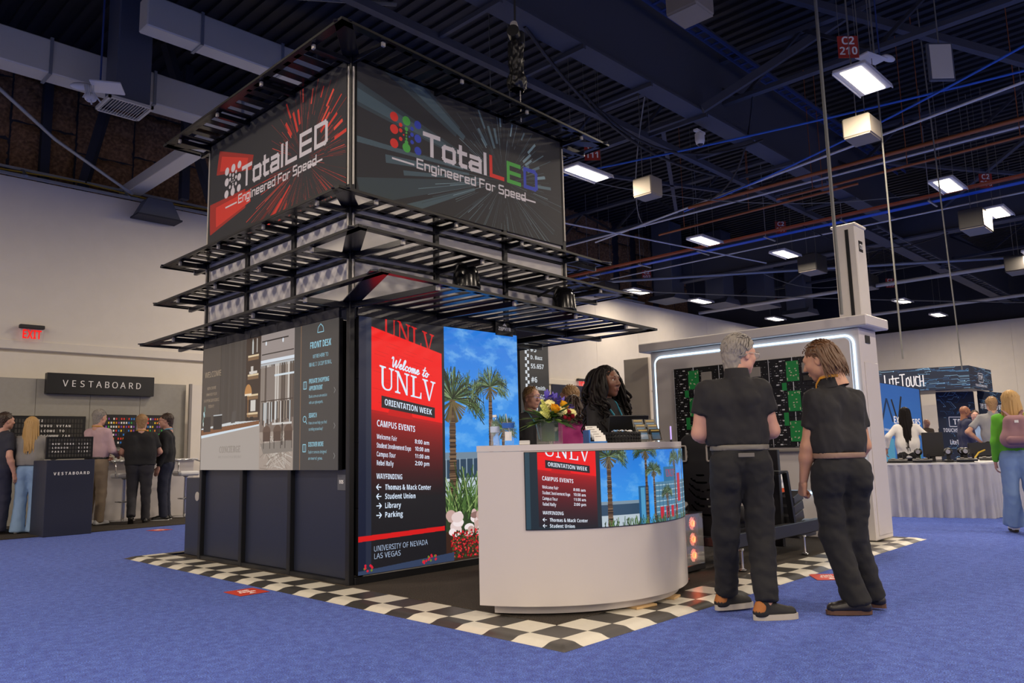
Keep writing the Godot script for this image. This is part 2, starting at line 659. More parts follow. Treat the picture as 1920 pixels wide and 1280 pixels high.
func head_field(cell: float, s: float, fem: bool) -> Field:
	var f := Field.new(v3(-0.11, -0.2, -0.13) * s, v3(0.11, 0.14, 0.15) * s, cell)
	var E := func(c: Vector3, r: Vector3, k: float, sub := false) -> void: f.ell(c * s, r * s, k * s, sub)
	var Cp := func(a: Vector3, b: Vector3, ra: float, rb: float, k: float) -> void: f.cap(a * s, b * s, ra * s, rb * s, k * s)
	E.call(v3(0, 0.025, -0.012), v3(0.076, 0.09, 0.097), 0.02)
	E.call(v3(0, -0.03, 0.036), v3(0.061, 0.083, 0.058), 0.03)
	Cp.call(v3(-0.036, -0.072, 0.012), v3(0.036, -0.072, 0.012), 0.027 if fem else 0.033, 0.027 if fem else 0.033, 0.03)
	E.call(v3(0, -0.1, 0.062), v3(0.022, 0.02, 0.02), 0.03)
	for sd in [-1, 1]:
		E.call(v3(sd * 0.04, -0.028, 0.062), v3(0.02, 0.018, 0.018), 0.03)
		E.call(v3(sd * 0.031, 0.004, 0.098), v3(0.019, 0.011, 0.012), 0.012, true)
		E.call(v3(sd * 0.0745, -0.012, -0.008), v3(0.0085, 0.031, 0.019), 0.006)
		E.call(v3(sd * 0.082, -0.012, -0.002), v3(0.004, 0.018, 0.009), 0.004, true)
		E.call(v3(sd * 0.0115, -0.034, 0.1), v3(0.0085, 0.0075, 0.0095), 0.006)
	Cp.call(v3(-0.034, 0.024, 0.079), v3(0.034, 0.024, 0.079), 0.01 if fem else 0.013, 0.01 if fem else 0.013, 0.022)
	Cp.call(v3(0, 0.014, 0.091), v3(0, -0.029, 0.113), 0.007, 0.0115, 0.012)
	Cp.call(v3(-0.019, -0.0635, 0.088), v3(0.019, -0.0635, 0.088), 0.0055, 0.0055, 0.009)
	Cp.call(v3(-0.015, -0.0745, 0.087), v3(0.015, -0.0745, 0.087), 0.0065, 0.0065, 0.009)
	Cp.call(v3(0, -0.05, -0.032), v3(0, -0.19, -0.048), 0.05 if fem else 0.058, 0.054 if fem else 0.064, 0.03)
	return f

func join(g: G, other: G, t: Transform3D) -> void:
	var base := g.v.size()
	for k in other.v.size():
		g.v.append(t * other.v[k]); g.n.append((t.basis * other.n[k]).normalized())
	g.uv.append_array(other.uv)
	for k in other.ix: g.ix.append(base + k)

func person(label: String, o: Dictionary) -> Node3D:
	var H: float = o.get("h", 1.75)
	var s := H / 1.78
	var at: Vector3 = o.at
	var root := thing("person", label, "person", at, o.get("turn", 0.0), o.get("group", ""))
	var cell: float = o.get("cell", 0.024)
	var hc: float = o.get("head_cell", 0.009)
	var fem: bool = o.get("fem", false)
	var bw: float = o.get("wide", 0.9 if fem else 1.0) * s       # breadth
	var bd: float = o.get("deep", 0.88 if fem else 1.0) * s      # depth
	var belly: float = o.get("belly", 0.0)
	var J := {
		"hipL": v3(0.09 * bw, 0.93 * s, 0), "hipR": v3(-0.09 * bw, 0.93 * s, 0),
		"kneeL": v3(0.1, 0.5, 0.015) * s, "kneeR": v3(-0.1, 0.5, 0.015) * s,
		"footL": v3(0.11, 0.085, -0.02) * s, "footR": v3(-0.11, 0.085, -0.02) * s,
		"pelvis": v3(0, 0.97, 0) * s, "chest": v3(0, 1.36, 0) * s, "neck": v3(0, 1.5, -0.01) * s, "head": v3(0, 1.665, 0.02) * s,
		"elL": v3(0.222, 1.135, -0.02) * s, "elR": v3(-0.222, 1.135, -0.02) * s, "wrL": v3(0.228, 0.88, 0.06) * s, "wrR": v3(-0.228, 0.88, 0.06) * s,
		"toeL": v3(0.12, 0, 1), "toeR": v3(-0.12, 0, 1), "palmL": v3(-1, 0, 0), "palmR": v3(1, 0, 0),
	}
	for k in o.get("joints", {}): J[k] = o.joints[k]
	var up: Vector3 = (J.chest - J.pelvis).normalized()
	var ct: float = o.get("chest_turn", 0.0)
	var lx := Basis(Vector3.UP, ct) * Vector3(1, 0, 0)
	var fz := lx.cross(up).normalized()
	var shL: Vector3 = J.get("shL", J.chest + up * 0.07 * s + lx * 0.172 * bw)
	var shR: Vector3 = J.get("shR", J.chest + up * 0.07 * s - lx * 0.172 * bw)
	var long_sleeve: bool = o.get("sleeve", "short") == "long"
	var lo := Vector3(1e9, 1e9, 1e9)
	var hi := -lo
	for k in J:
		if k.begins_with("toe") or k.begins_with("palm"): continue
		lo = lo.min(J[k]); hi = hi.max(J[k])
	lo = lo.min(shR) - v3(0.2, 0.05, 0.2); hi = hi.max(shL) + v3(0.2, 0.02, 0.2)
	lo = lo.min(v3(-0.27, 0, -0.2)); hi = hi.max(v3(0.27, 0, 0.2))
	# ---- body: one skin from ankles to neck
	var g := G.new()
	var f := Field.new(lo, hi, cell)
	var thin := 0.86
	for sd in [1, -1]:
		var L := "L" if sd > 0 else "R"
		var hip: Vector3 = J["hip" + L]
		var sh: Vector3 = shL if sd > 0 else shR
		f.cap(J.pelvis + v3(sd * 0.07 * bw, 0, 0), J.chest + lx * sd * 0.095 * bw, 0.105 * bd * thin, 0.108 * bd * thin, 0.05)
		f.cap(J.chest + up * 0.1 * s + lx * sd * 0.045 * bw, sh, 0.05 * s * thin, 0.054 * s * thin, 0.045)
		f.cap(hip, J["knee" + L], 0.083 * bw * thin, 0.056 * s * thin, 0.04)
		f.cap(J["knee" + L], J["foot" + L], 0.055 * s * thin, 0.037 * s, 0.03)
		var q := 1.0 if not long_sleeve else 0.85
		f.cap(sh, J["el" + L], 0.05 * s * q * o.get("arm", 1.0), 0.041 * s * q * o.get("arm", 1.0), 0.03)
		var mid: Vector3 = J["el" + L].lerp(J["wr" + L], 0.3)
		f.cap(J["el" + L], mid, 0.041 * s * q * o.get("arm", 1.0), 0.043 * s * q * o.get("arm", 1.0), 0.03)
		f.cap(mid, J["wr" + L], 0.043 * s * q * o.get("arm", 1.0), 0.027 * s, 0.03)
	f.cap(J.neck - up * 0.05 * s, J.neck.lerp(J.head, 0.55), 0.06 * s * (0.85 if fem else 1.0), 0.054 * s * (0.85 if fem else 1.0), 0.03)
	f.into(g)
	for sd in [1, -1]:
		var L := "L" if sd > 0 else "R"
		if o.get("hide" + L, false): continue
		add_hand(g, J["wr" + L], o.get("handdir" + L, (J["wr" + L] - J["el" + L]).normalized()), J["palm" + L], -sd, o.get("curl" + L, 0.4), s * (0.92 if fem else 1.0), o.get("hand_cell", 0.009))
	var hb := Basis.from_euler(Vector3(o.get("nod", 0.0), o.get("look", 0.0), o.get("tilt", 0.0)))
	var ht := Transform3D(hb.scaled(Vector3.ONE * o.get("head_scale", 1.04)), J.head)
	var hg := G.new()
	head_field(hc, s, fem).into(hg)
	join(g, hg, ht)
	part(root, "body", g, o.skin)
	# ---- face
	if o.get("face", false):
		for sd in [-1, 1]:
			var e := G.new()
			e.ball(v3(sd * 0.031, 0.003, 0.0765) * s, Vector3.ONE * 0.0118 * s, 12)
			var eye := part(root, "eye", e, M.eye_white, ht)
			var i := G.new()
			i.ball(v3(sd * 0.031 + 0.001, 0.003, 0.0862) * s, v3(0.0058, 0.0058, 0.0036) * s, 10)
			part(eye, "iris", i, M.iris)
			var b := G.new()
			b.tube([v3(sd * 0.014, 0.023, 0.0935) * s, v3(sd * 0.03, 0.0285, 0.091) * s, v3(sd * 0.046, 0.0235, 0.079) * s], [0.0028 * s, 0.0034 * s, 0.0018 * s], 6)
			part(root, "eyebrow", b, o.get("brow_mat", o.hair_mat), ht)
		var l := G.new()
		l.tube([v3(-0.021, -0.0655, 0.0895) * s, v3(-0.008, -0.0625, 0.0965) * s, v3(0.008, -0.0625, 0.0965) * s, v3(0.021, -0.0655, 0.0895) * s], [0.001, 0.0045 * s, 0.0045 * s, 0.001], 6)
		l.tube([v3(-0.019, -0.0665, 0.0895) * s, v3(0, -0.0735, 0.0965) * s, v3(0.019, -0.0665, 0.0895) * s], [0.001, 0.0056 * s, 0.001], 6)
		part(root, "lips", l, o.get("lip_mat", o.skin), ht)
	# ---- trousers
	if o.has("pants_mat"):
		var pf := Field.new(lo, Vector3(hi.x, J.pelvis.y + 0.16 * s, hi.z), cell)
		var pw: float = o.get("pants_wide", 1.0)
		for sd in [1, -1]:
			var L := "L" if sd > 0 else "R"
			var hip: Vector3 = J["hip" + L]
			var foot: Vector3 = J["foot" + L]
			pf.cap(J.pelvis + v3(sd * 0.068 * bw, -0.01, belly * 0.3), J.pelvis + v3(sd * 0.066 * bw, 0.1 * s, belly * 0.5), 0.115 * bd, 0.108 * bd, 0.05)
			pf.cap(hip + v3(0, 0.02, -0.035 * s), hip + v3(0, -0.06 * s, -0.035 * s), 0.092 * bd, 0.085 * bd, 0.05)
			pf.cap(hip, J["knee" + L], 0.102 * bw * lerpf(1, pw, 0.4), 0.078 * s * pw, 0.03)
			pf.cap(J["knee" + L], foot + (foot - J["knee" + L]).normalized() * o.get("hem_drop", 0.03) * s, 0.077 * s * pw, o.get("hem_wide", 0.068) * s * pw, 0.03, Vector3.ZERO, 1.0, true)
		pf.cut(J.pelvis + v3(0, o.get("waist", 0.065) * s, 0), v3(0, 1, 0))
		var pg := G.new()
		pf.into(pg, folds(o.get("pants_fold", 0.007), 8.0, 9.0, 5 + int(H * 100)))
		part(root, "trousers", pg, o.pants_mat)
	# ---- shirt
	if o.has("shirt_mat"):
		var hem: float = o.get("hem", 0.06) * s
		var sf := Field.new(Vector3(lo.x, minf(J.pelvis.y + hem - 0.05, minf(J.wrL.y, J.wrR.y) - 0.08 if long_sleeve else 9.0), lo.z), Vector3(hi.x, J.neck.y + 0.12 * s, hi.z), cell)
		var ease: float = o.get("ease", 0.0)
		for sd in [1, -1]:
			var L := "L" if sd > 0 else "R"
			var sh: Vector3 = shL if sd > 0 else shR
			var el: Vector3 = J["el" + L]
			sf.cap(J.pelvis + v3(sd * 0.07 * bw, hem - 0.06, belly * 0.6), J.pelvis.lerp(J.chest, 0.45) + lx * sd * 0.08 * bw + fz * belly, (0.112 + ease) * bd, (0.113 + ease * 0.6) * bd, 0.06)
			sf.cap(J.pelvis.lerp(J.chest, 0.45) + lx * sd * 0.08 * bw + fz * belly, J.chest + lx * sd * 0.098 * bw, (0.113 + ease * 0.6) * bd, 0.116 * bd, 0.06)
			sf.cap(J.chest + up * 0.1 * s + lx * sd * 0.045 * bw, sh, 0.05 * s, 0.057 * s, 0.045)
			if fem: sf.ell(J.chest + lx * sd * 0.065 * bw + fz * 0.075 * s - up * 0.05 * s, v3(0.065, 0.06, 0.055) * s, 0.04)
		if o.get("high_neck", true): sf.cap(J.neck - up * 0.08 * s, J.neck + up * 0.018 * s, 0.1 * s, 0.071 * s, 0.03, Vector3.ZERO, 1.0, true)
		sf.cut(J.pelvis + v3(0, hem, 0), v3(0, -1, 0))
		for sd in [1, -1]:
			var L := "L" if sd > 0 else "R"
			var sh: Vector3 = shL if sd > 0 else shR
			var el: Vector3 = J["el" + L]
			if long_sleeve:
				sf.cap(sh, el, 0.06 * s, 0.05 * s, 0.03)
				sf.cap(el, el.lerp(J["wr" + L], o.get("cuff", 0.95)), 0.05 * s, 0.04 * s, 0.03, Vector3.ZERO, 1.0, true)
			else:
				var amt: float = o.get("sleeve_to", 0.72)
				sf.cap(sh, sh.lerp(el, amt), 0.06 * s * o.get("arm", 1.0), 0.062 * s * o.get("arm", 1.0), 0.03, Vector3.ZERO, 1.0, true)
		var sg := G.new()
		sf.into(sg, folds(o.get("shirt_fold", 0.006), 11.0, 7.0, 11 + int(H * 100)))
		var shirt := part(root, o.get("shirt_name", "shirt"), sg, o.shirt_mat)
		if o.get("collar", false):
			var cg := G.new()
			var nr: float = 0.071 * s
			var cn: Vector3 = J.neck + up * 0.01 * s
			cg.sheet(28, 3, func(u: float, w: float) -> Vector3:
				var a := lerpf(-2.75, 2.75, u) - PI / 2
				var fall := 0.03 * maxf(0.0, sin(a)) + 0.012 * absf(cos(a))
				var rr := nr + 0.014 * (1.0 - w) + 0.004
				return cn + lx * cos(a) * rr + fz * sin(a) * rr * 0.98 + up * (0.034 * s * w - (0.034 + fall) * (1.0 - w)), true)
			part(shirt, "collar", cg, o.get("collar_mat", o.shirt_mat))
	# ---- belt
	if o.has("belt_mat"):
		var by: float = J.pelvis.y + o.get("waist", 0.065) * s - 0.004
		var bf := Field.new(v3(-0.25, by - 0.06, -0.22) + v3(J.pelvis.x, 0, J.pelvis.z), v3(0.25, by + 0.06, 0.25) + v3(J.pelvis.x, 0, J.pelvis.z), 0.011)
		for sd in [1, -1]:
			bf.cap(J.pelvis + v3(sd * 0.068 * bw, -0.01, belly * 0.3), J.pelvis + v3(sd * 0.066 * bw, 0.1 * s, belly * 0.5), 0.115 * bd + 0.011, 0.108 * bd + 0.013, 0.05)
		bf.cut(v3(0, by + 0.019, 0), v3(0, 1, 0)); bf.cut(v3(0, by - 0.019, 0), v3(0, -1, 0))
		var bg := G.new()
		bf.into(bg)
		part(root, "belt", bg, o.belt_mat)
	# ---- shoes
	if o.has("shoe_mat"):
		for L in ["L", "R"]:
			var foot: Vector3 = J["foot" + L]
			var td: Vector3 = J["toe" + L].normalized()
			var b := Basis(Vector3.UP, atan2(td.x, td.z))
			var floor_y: float = o.get("lift" + L, foot.y - 0.085 * s)
			var base := Transform3D(b * Basis(Vector3.RIGHT, o.get("roll" + L, 0.0)), v3(foot.x, floor_y, foot.z))
			var uf := Field.new(v3(-0.07, 0.0, -0.12) * s, v3(0.07, 0.14, 0.26) * s, maxf(0.008, cell * 0.45))
			uf.cap(v3(0, 0.045, -0.045) * s, v3(0, 0.09, -0.028) * s, 0.04 * s, 0.037 * s, 0.02)
			uf.cap(v3(0, 0.042, -0.045) * s, v3(0.004, 0.035, 0.15) * s, 0.04 * s, 0.038 * s, 0.02)
			uf.cap(v3(0, 0.085, -0.01) * s, v3(0.0, 0.05, 0.1) * s, 0.036 * s, 0.03 * s, 0.02)
			uf.cut(v3(0, 0.02 * s, 0), v3(0, -1, 0))
			var ug := G.new()
			uf.into(ug)
			var shoe := part(root, "shoe", ug, o.shoe_mat, base)
			var poly := PackedVector2Array()
			for k in 24:
				var a := TAU * k / 24
				var z := 0.052 + 0.143 * sin(a)
				var w := 0.042 + 0.006 * clampf((z - 0.02) * 8, -1, 1)
				poly.append(Vector2(cos(a) * w * pow(absf(cos(a)), -0.35) if absf(cos(a)) > 0.05 else 0.0, z) * s)
			var so := G.new()
			so.prism(poly, 0.0, o.get("sole", 0.026) * s, func(x: float, y: float, dd: float) -> Vector3: return v3(x, dd, y))
			part(shoe, "sole", so, o.get("sole_mat", M.sole_dark))
			if o.has("heel_mat"):
				var hg2 := G.new()
				var hf := Field.new(v3(-0.06, 0.0, -0.11) * s, v3(0.06, 0.11, 0.03) * s, 0.007)
				hf.cap(v3(0, 0.045, -0.045) * s, v3(0, 0.08, -0.033) * s, 0.0445 * s, 0.042 * s, 0.01)
				hf.cut(v3(0, 0.026 * s, 0), v3(0, -1, 0))
				hf.cut(v3(0, 0.05, 0.016) * s, v3(0, 0.35, 1).normalized())
				hf.into(hg2)
				part(shoe, "heel_patch", hg2, o.heel_mat)
	# ---- hair
	if o.has("hair"):
		make_hair(root, o, ht, s, J)
	if o.get("glasses", false):
		var gg := G.new()
		for sd in [-1, 1]:
			var rim := []
			for k in 17:
				var a := TAU * k / 16
				rim.append(v3(sd * 0.034 + cos(a) * 0.026, 0.0 + sin(a) * 0.019, 0.112 - absf(cos(a)) * 0.003) * s)
			gg.tube(rim, 0.0016 * s, 5)
			gg.tube([v3(sd * 0.06, 0.004, 0.107) * s, v3(sd * 0.08, 0.004, 0.02) * s, v3(sd * 0.082, -0.008, -0.02) * s], 0.0017 * s, 5)
		gg.tube([v3(-0.009, 0.003, 0.113) * s, v3(0.009, 0.003, 0.113) * s], 0.0016 * s, 5)
		var fr := part(root, "glasses", gg, o.get("glasses_mat", M.black_gloss), ht)
		for sd in [-1, 1]:
			var lg := G.new()
			lg.lathe(v3(sd * 0.034, 0, 0.111) * s, [[0.0, 0.0006], [0.0245 * s, 0.0006]], 16, Basis(Vector3.RIGHT, PI / 2))
			part(fr, "lens", lg, M.lens)
	if o.has("lanyard"):
		var lg := G.new()
		var n0: Vector3 = J.neck + up * (0.046 if o.get("collar", false) else 0.024) * s
		var front: Vector3 = J.chest + fz * (0.15 * bd + belly) - up * 0.06 * s
		for sd in [-1, 1]:
			lg.tube([n0 - fz * 0.082 * s + lx * sd * 0.006, n0 - fz * 0.058 * s + lx * sd * 0.062 * s, n0 + lx * sd * 0.084 * s - up * 0.006, n0 + lx * sd * 0.075 * s + fz * 0.055 * s - up * 0.04 * s, J.chest + fz * 0.135 * bd + lx * sd * 0.05 * s + up * 0.02, front + lx * sd * 0.012 - up * 0.1 * s], 0.0095 * s, 6, true, 0.25, fz)
		part(root, "lanyard", lg, o.lanyard)
	return root

func strand(g: G, rng: RandomNumberGenerator, root_dir: Vector3, s: float, tip: Vector3, r: float, wave: float, turns: float, n := 7, lift := 0.012, hug := 0.0) -> void:
	# from the scalp along root_dir to tip, waving
	var c := v3(0, 0.03, -0.012) * s
	var a := c + root_dir * v3(0.082, 0.093, 0.102) * s
	var ph := rng.randf() * TAU
	var pts := []
	var rs := []
	for k in n:
		var t := float(k) / (n - 1)
		var p := a.lerp(tip, t)
		var dd := (p - c)
		var mind := (dd / (v3(0.088, 0.098, 0.108) * s)).length()
		if mind < 1.0: p = c + dd / maxf(mind, 0.3)
		p += (dd.normalized()) * sin(PI * t) * lift * s
		p += v3(sin(ph + t * turns * TAU), 0.3 * sin(ph * 2.0 + t * turns * 5.0), cos(ph + t * turns * TAU)) * wave * t * s
		if hug > 0.0:
			var dv := p - c
			var el := (dv / (v3(0.083, 0.092, 0.1) * s)).length()
			p = c + dv / el * clampf(el, 1.0, 1.0 + hug)
		pts.append(p)
		rs.append(maxf(0.0012, r * s * (0.75 + 0.5 * sin(PI * minf(1.0, t * 1.1))) * (1.0 - 0.55 * t * t)))
	g.tube(pts, rs, 5, true, 0.6, dd_up(pts))

func dd_up(pts: Array) -> Vector3:
	return (pts[0] as Vector3).normalized()

func make_hair(root: Node3D, o: Dictionary, ht: Transform3D, s: float, J: Dictionary) -> void:
	var rng := RandomNumberGenerator.new()
	rng.seed = int(o.get("seed", 7))
	var g := G.new()
	var style: String = o.hair
	var hc: float = o.get("head_cell", 0.009)
	var n: int = o.get("strands", 90)
	if style == "bald": return
	var f := Field.new(v3(-0.12, -0.14, -0.16) * s, v3(0.12, 0.16, 0.13) * s, maxf(hc, 0.006))
	f.ell(v3(0, 0.034, -0.02) * s, v3(0.083, 0.091, 0.1) * s, 0.01)
	if style == "short":
		f.cap(v3(0, -0.02, -0.055) * s, v3(0, -0.085, -0.052) * s, 0.062 * s, 0.055 * s, 0.02)
	f.cut(v3(0, 0.062, 0.07) * s, v3(0, -0.42, 1).normalized())
	for sd in [-1, 1]:
		f.ell(v3(sd * 0.09, -0.035, 0.045) * s, v3(0.04, 0.075, 0.062) * s, 0.008, true)
	if style == "short": f.cut(v3(0, -0.1, 0) * s, v3(0, -1, 0.3).normalized())
	f.into(g, folds(0.006 * s, 60.0, 24.0, int(o.get("seed", 7))))
	if style == "short" or style == "swept":
		for k in n:
			var a := rng.randf() * TAU
			var y := rng.randf_range(-0.55, 1.0)
			var d := v3(cos(a) * sqrt(maxf(0, 1 - y * y)), y, sin(a) * sqrt(maxf(0, 1 - y * y)))
			if d.z > 0.35 and d.y < 0.42: continue
			if absf(d.x) > 0.62 and d.z > -0.1 and d.y < 0.0: continue
			var flow: Vector3 = v3(d.x * 0.4, -0.75, d.z * 0.3 - 0.35) if d.y < 0.6 else v3(d.x * 0.8 + 0.25, 0.08, -0.6 if style == "short" else -0.9)
			if style == "swept" and d.z > 0.3: flow = v3(d.x * 0.4, 0.45, 0.35)
			var tip := v3(0, 0.03, -0.012) * s + d * v3(0.09, 0.1, 0.109) * s + flow * rng.randf_range(0.025, 0.05) * s
			strand(g, rng, d, s, tip, rng.randf_range(0.0035, 0.006), 0.002, 0.5, 5, 0.004, 0.1)
	if style == "swept":
		for k in 110:
			var a := rng.randf_range(PI + 0.15, TAU - 0.15)
			var d := v3(cos(a), rng.randf_range(-0.2, 0.45), sin(a)).normalized()
			var tip := v3(cos(a) * 0.105, rng.randf_range(-0.155, -0.075), -0.02 + sin(a) * 0.115) * s
			strand(g, rng, d, s, tip, rng.randf_range(0.005, 0.009), 0.008, 0.7, 8, 0.014)
	if style == "wavy":
		for k in n:
			var a := rng.randf_range(PI * 0.86, TAU + PI * 0.14)
			var y := rng.randf_range(-0.3, 0.95)
			var d := v3(cos(a), y, sin(a)).normalized()
			var out := rng.randf_range(0.1, 0.185)
			var len := rng.randf_range(0.14, o.get("hair_len", 0.42))
			var fwd := 0.07 if absf(cos(a)) > 0.5 and rng.randf() < 0.55 else -0.01
			var tip := v3(cos(a) * out, -len, -0.03 + sin(a) * out * 0.8 + fwd) * s
			strand(g, rng, d, s, tip, rng.randf_range(0.009, 0.016), rng.randf_range(0.014, 0.04), rng.randf_range(1.2, 2.6), 18, 0.055)
	if style == "long":
		var len: float = o.get("hair_len", 0.45)
		for k in n:
			var a := rng.randf_range(PI * 0.98, TAU + PI * 0.02)
			var y := rng.randf_range(-0.3, 0.95)
			var d := v3(cos(a), y, sin(a)).normalized()
			var tip := v3(cos(a) * rng.randf_range(0.06, 0.125), -len * rng.randf_range(0.85, 1.05), -0.055 + sin(a) * 0.075) * s
			strand(g, rng, d, s, tip, rng.randf_range(0.009, 0.015), 0.007, rng.randf_range(0.6, 1.2), 9, 0.02)
	part(root, "hair", g, o.hair_mat, ht)
# ---------------------------------------------------------------- hall
const FY := -0.02                    # blue carpet
const LAMP_Y := 6.2
const S := 0.2416                    # side of a tile of the checkered mat

func make_materials() -> void:
	M.eye_white = mat("d8d2ca", 0.3); M.iris = mat("2a1a10", 0.2); M.black_gloss = mat("101012", 0.2); M.sole_dark = mat("201a16", 0.7)
	M.lens = mat(Color(1, 1, 1, 0.12), 0.05); M.lens.transparency = BaseMaterial3D.TRANSPARENCY_ALPHA
	M.clear = mat(Color(0.97, 0.99, 0.98, 0.03), 0.04); M.clear.transparency = BaseMaterial3D.TRANSPARENCY_ALPHA
	M.glass = mat(Color(0.96, 0.98, 0.98, 0.1), 0.03); M.glass.transparency = BaseMaterial3D.TRANSPARENCY_ALPHA
	var blue := tri_mat(noise_tex(0.022, Color("3e66dc"), Color("6c98ff"), 1024, 6, 3), 0.55, 0.95)
	blue.detail_enabled = true
	blue.detail_blend_mode = BaseMaterial3D.BLEND_MODE_MUL
	blue.detail_albedo = noise_tex(0.16, Color(0.3, 0.36, 0.54), Color(1, 1, 1), 1024, 4, 9)
	blue.heightmap_enabled = true
	blue.heightmap_texture = noise_tex(0.3, Color.BLACK, Color.WHITE, 1024, 2, 4)
	blue.heightmap_scale = 0.7
	blue.rim_enabled = true; blue.rim = 0.25; blue.rim_tint = 0.6
	M.blue_carpet = blue
	var bc := tri_mat(noise_tex(0.2, Color("070605"), Color("6a5d50"), 512, 4, 5), 1.2, 0.95)
	bc.heightmap_enabled = true
	bc.heightmap_texture = noise_tex(0.25, Color.BLACK, Color.WHITE, 512, 2, 6)
	bc.heightmap_scale = 1.0
	M.black_carpet = bc
	M.wall_white = tri_mat(noise_tex(0.02, Color("e2dbcd"), Color("e5ded0"), 256, 3, 8), 0.4, 0.85)
	M.steel = mat("3d4250", 0.7, 0.0); M.steel_dark = mat("282b36", 0.75); M.deck = mat("1c1e27", 0.7)
	M.duct = mat("d2cfc4", 0.55, 0.05); M.duct_dark = mat("525866", 0.6); M.rail = mat("9aa0a8", 0.45, 0.5)
	M.insul = tri_mat(noise_tex(0.03, Color("604630"), Color("a47c58"), 512, 5, 12), 0.7, 0.95)
	M.copper = mat("a8643c", 0.45, 0.3); M.pipe_white = mat("d8d8da", 0.5); M.cable_black = mat("1c1c20", 0.6); M.cable_blue = mat("2a62c8", 0.5); M.cable_yellow = mat("b89a2a", 0.6); M.cable_grey = mat("74746e", 0.6)
	M.tray_orange = mat("b0552e", 0.6); M.tray_blue = mat("2a3f78", 0.6)
	M.lamp_body = mat("cfcfd2", 0.5); M.diffuser = glow(Color(1.0, 0.95, 0.86), 5.0)
	M.red_sign = mat("b03428", 0.6); M.white_ink = mat("f2f0ec", 0.6); M.box_beige = mat("938b7d", 0.75); M.box_dark = mat("3a3835", 0.7); M.white_plastic = mat("dadada", 0.45)
	M.black_metal = mat("191a1e", 0.42, 0.25); M.frame_edge = mat("1b1a19", 0.5, 0.2); M.alu = mat("b4afa6", 0.35, 0.25); M.awning = mat("1c1d24", 0.24, 0.3); M.taupe = mat("cfc6b6", 0.7); M.navy_panel = mat("262b3c", 0.38, 0.15); M.white_fabric = mat("c9c6c3", 0.85)
	M.counter_white = mat("cdc6c1", 0.38); M.grey_panel = mat("8f8a84", 0.6); M.white_laminate = mat("cfc9c6", 0.4)
	M.tile_black = tri_mat(noise_tex(0.03, Color("3b3936"), Color("413f3b"), 256, 3, 15), 2.0, 0.32); M.tile_cream = tri_mat(noise_tex(0.03, Color("dcd7c8"), Color("e1dccd"), 256, 3, 16), 2.0, 0.32)
	M.wood_pale = mat("c9a878", 0.6); M.chrome = mat("c8c8c8", 0.18, 0.9); M.black_plastic = mat("141416", 0.4); M.black_cloth = mat("17171a", 0.9); M.paper = mat("e8e6e0", 0.7)

func set_camera_and_light() -> void:
	var cam := Camera3D.new()
	cam.name = "camera"
	cam.position = v3(-3.4729, 1.07, 3.0317)
	cam.rotation = v3(0.13854, -0.80164, -0.0244)
	cam.fov = 47.523
	cam.near = 0.05
	cam.far = 200.0
	add_child(cam)
	cam.current = true
	var we := WorldEnvironment.new()
	we.name = "surroundings"
	var e := Environment.new()
	e.background_mode = Environment.BG_COLOR
	e.background_color = Color.BLACK
	e.tonemap_mode = Environment.TONE_MAPPER_LINEAR
	e.tonemap_exposure = 1.0
	e.sdfgi_enabled = true; e.ssao_enabled = true; e.ssil_enabled = true
	we.environment = e
	add_child(we)

var lamp_meshes := []
const LAMP_POWER := 22.0

func ceiling_lamp(x: float, z: float, label: String, group := "", lit := true, scale := 1.0) -> void:
	if lamp_meshes.is_empty():
		var h := G.new()
		h.box(v3(0, 0.03, 0), v3(1.06, 0.05, 0.46), 0.01)
		h.bar(v3(-0.53, 0.0, 0.23), v3(0.53, 0.0, 0.23), 0.012, 0.03); h.bar(v3(-0.53, 0.0, -0.23), v3(0.53, 0.0, -0.23), 0.012, 0.03)
		var d := G.new()
		d.box(v3(0, -0.002, 0), v3(0.94, 0.012, 0.29), 0.003)
		var r := G.new()
		for sx in [-0.45, 0.45]: r.cyl(v3(sx, 0.05, 0), v3(sx, 2.9, 0), 0.006, 0.006, 5)
		lamp_meshes = [h.mesh(), d.mesh(), r.mesh()]
	var t := thing("ceiling_lamp", label, "lamp", v3(x, LAMP_Y, z), 0, group)
	part(t, "housing", lamp_meshes[0], M.lamp_body)
	part(t, "lamp_diffuser", lamp_meshes[1], M.diffuser)
	part(t, "hanging_rod", lamp_meshes[2], M.cable_grey)
	var a := AreaLight3D.new()
	a.name = "light"
	a.area_size = Vector2(0.92, 0.27)
	a.light_energy = LAMP_POWER * scale
	a.light_color = Color(1.0, 0.925, 0.835)
	a.area_range = 60.0
	a.area_attenuation = 2.0
	a.shadow_enabled = true
	a.rotation = v3(-PI / 2, 0, 0)
	a.position = v3(0, -0.03, 0)
	t.add_child(a, true)

func row_sign(x: float, y: float, z: float, a: String, b: String, where: String, turn := -0.79) -> void:
	var t := thing("row_sign", "small red sign reading %s %s, hanging %s" % [a, b, where], "sign", v3(x, y, z), turn)
	bxp(t, "plate", v3(0, 0, 0), v3(0.3, 0.34, 0.01), M.red_sign)
	letters(t, a, v3(0, 0.035, 0.008), 0.12, M.white_ink)
	letters(t, b, v3(0, -0.125, 0.008), 0.12, M.white_ink)
	var g := G.new()
	for sx in [-0.12, 0.12]: g.cyl(v3(sx, 0.17, 0), v3(sx, 2.6, 0), 0.004, 0.004, 4)
	part(t, "wire", g, M.cable_grey)

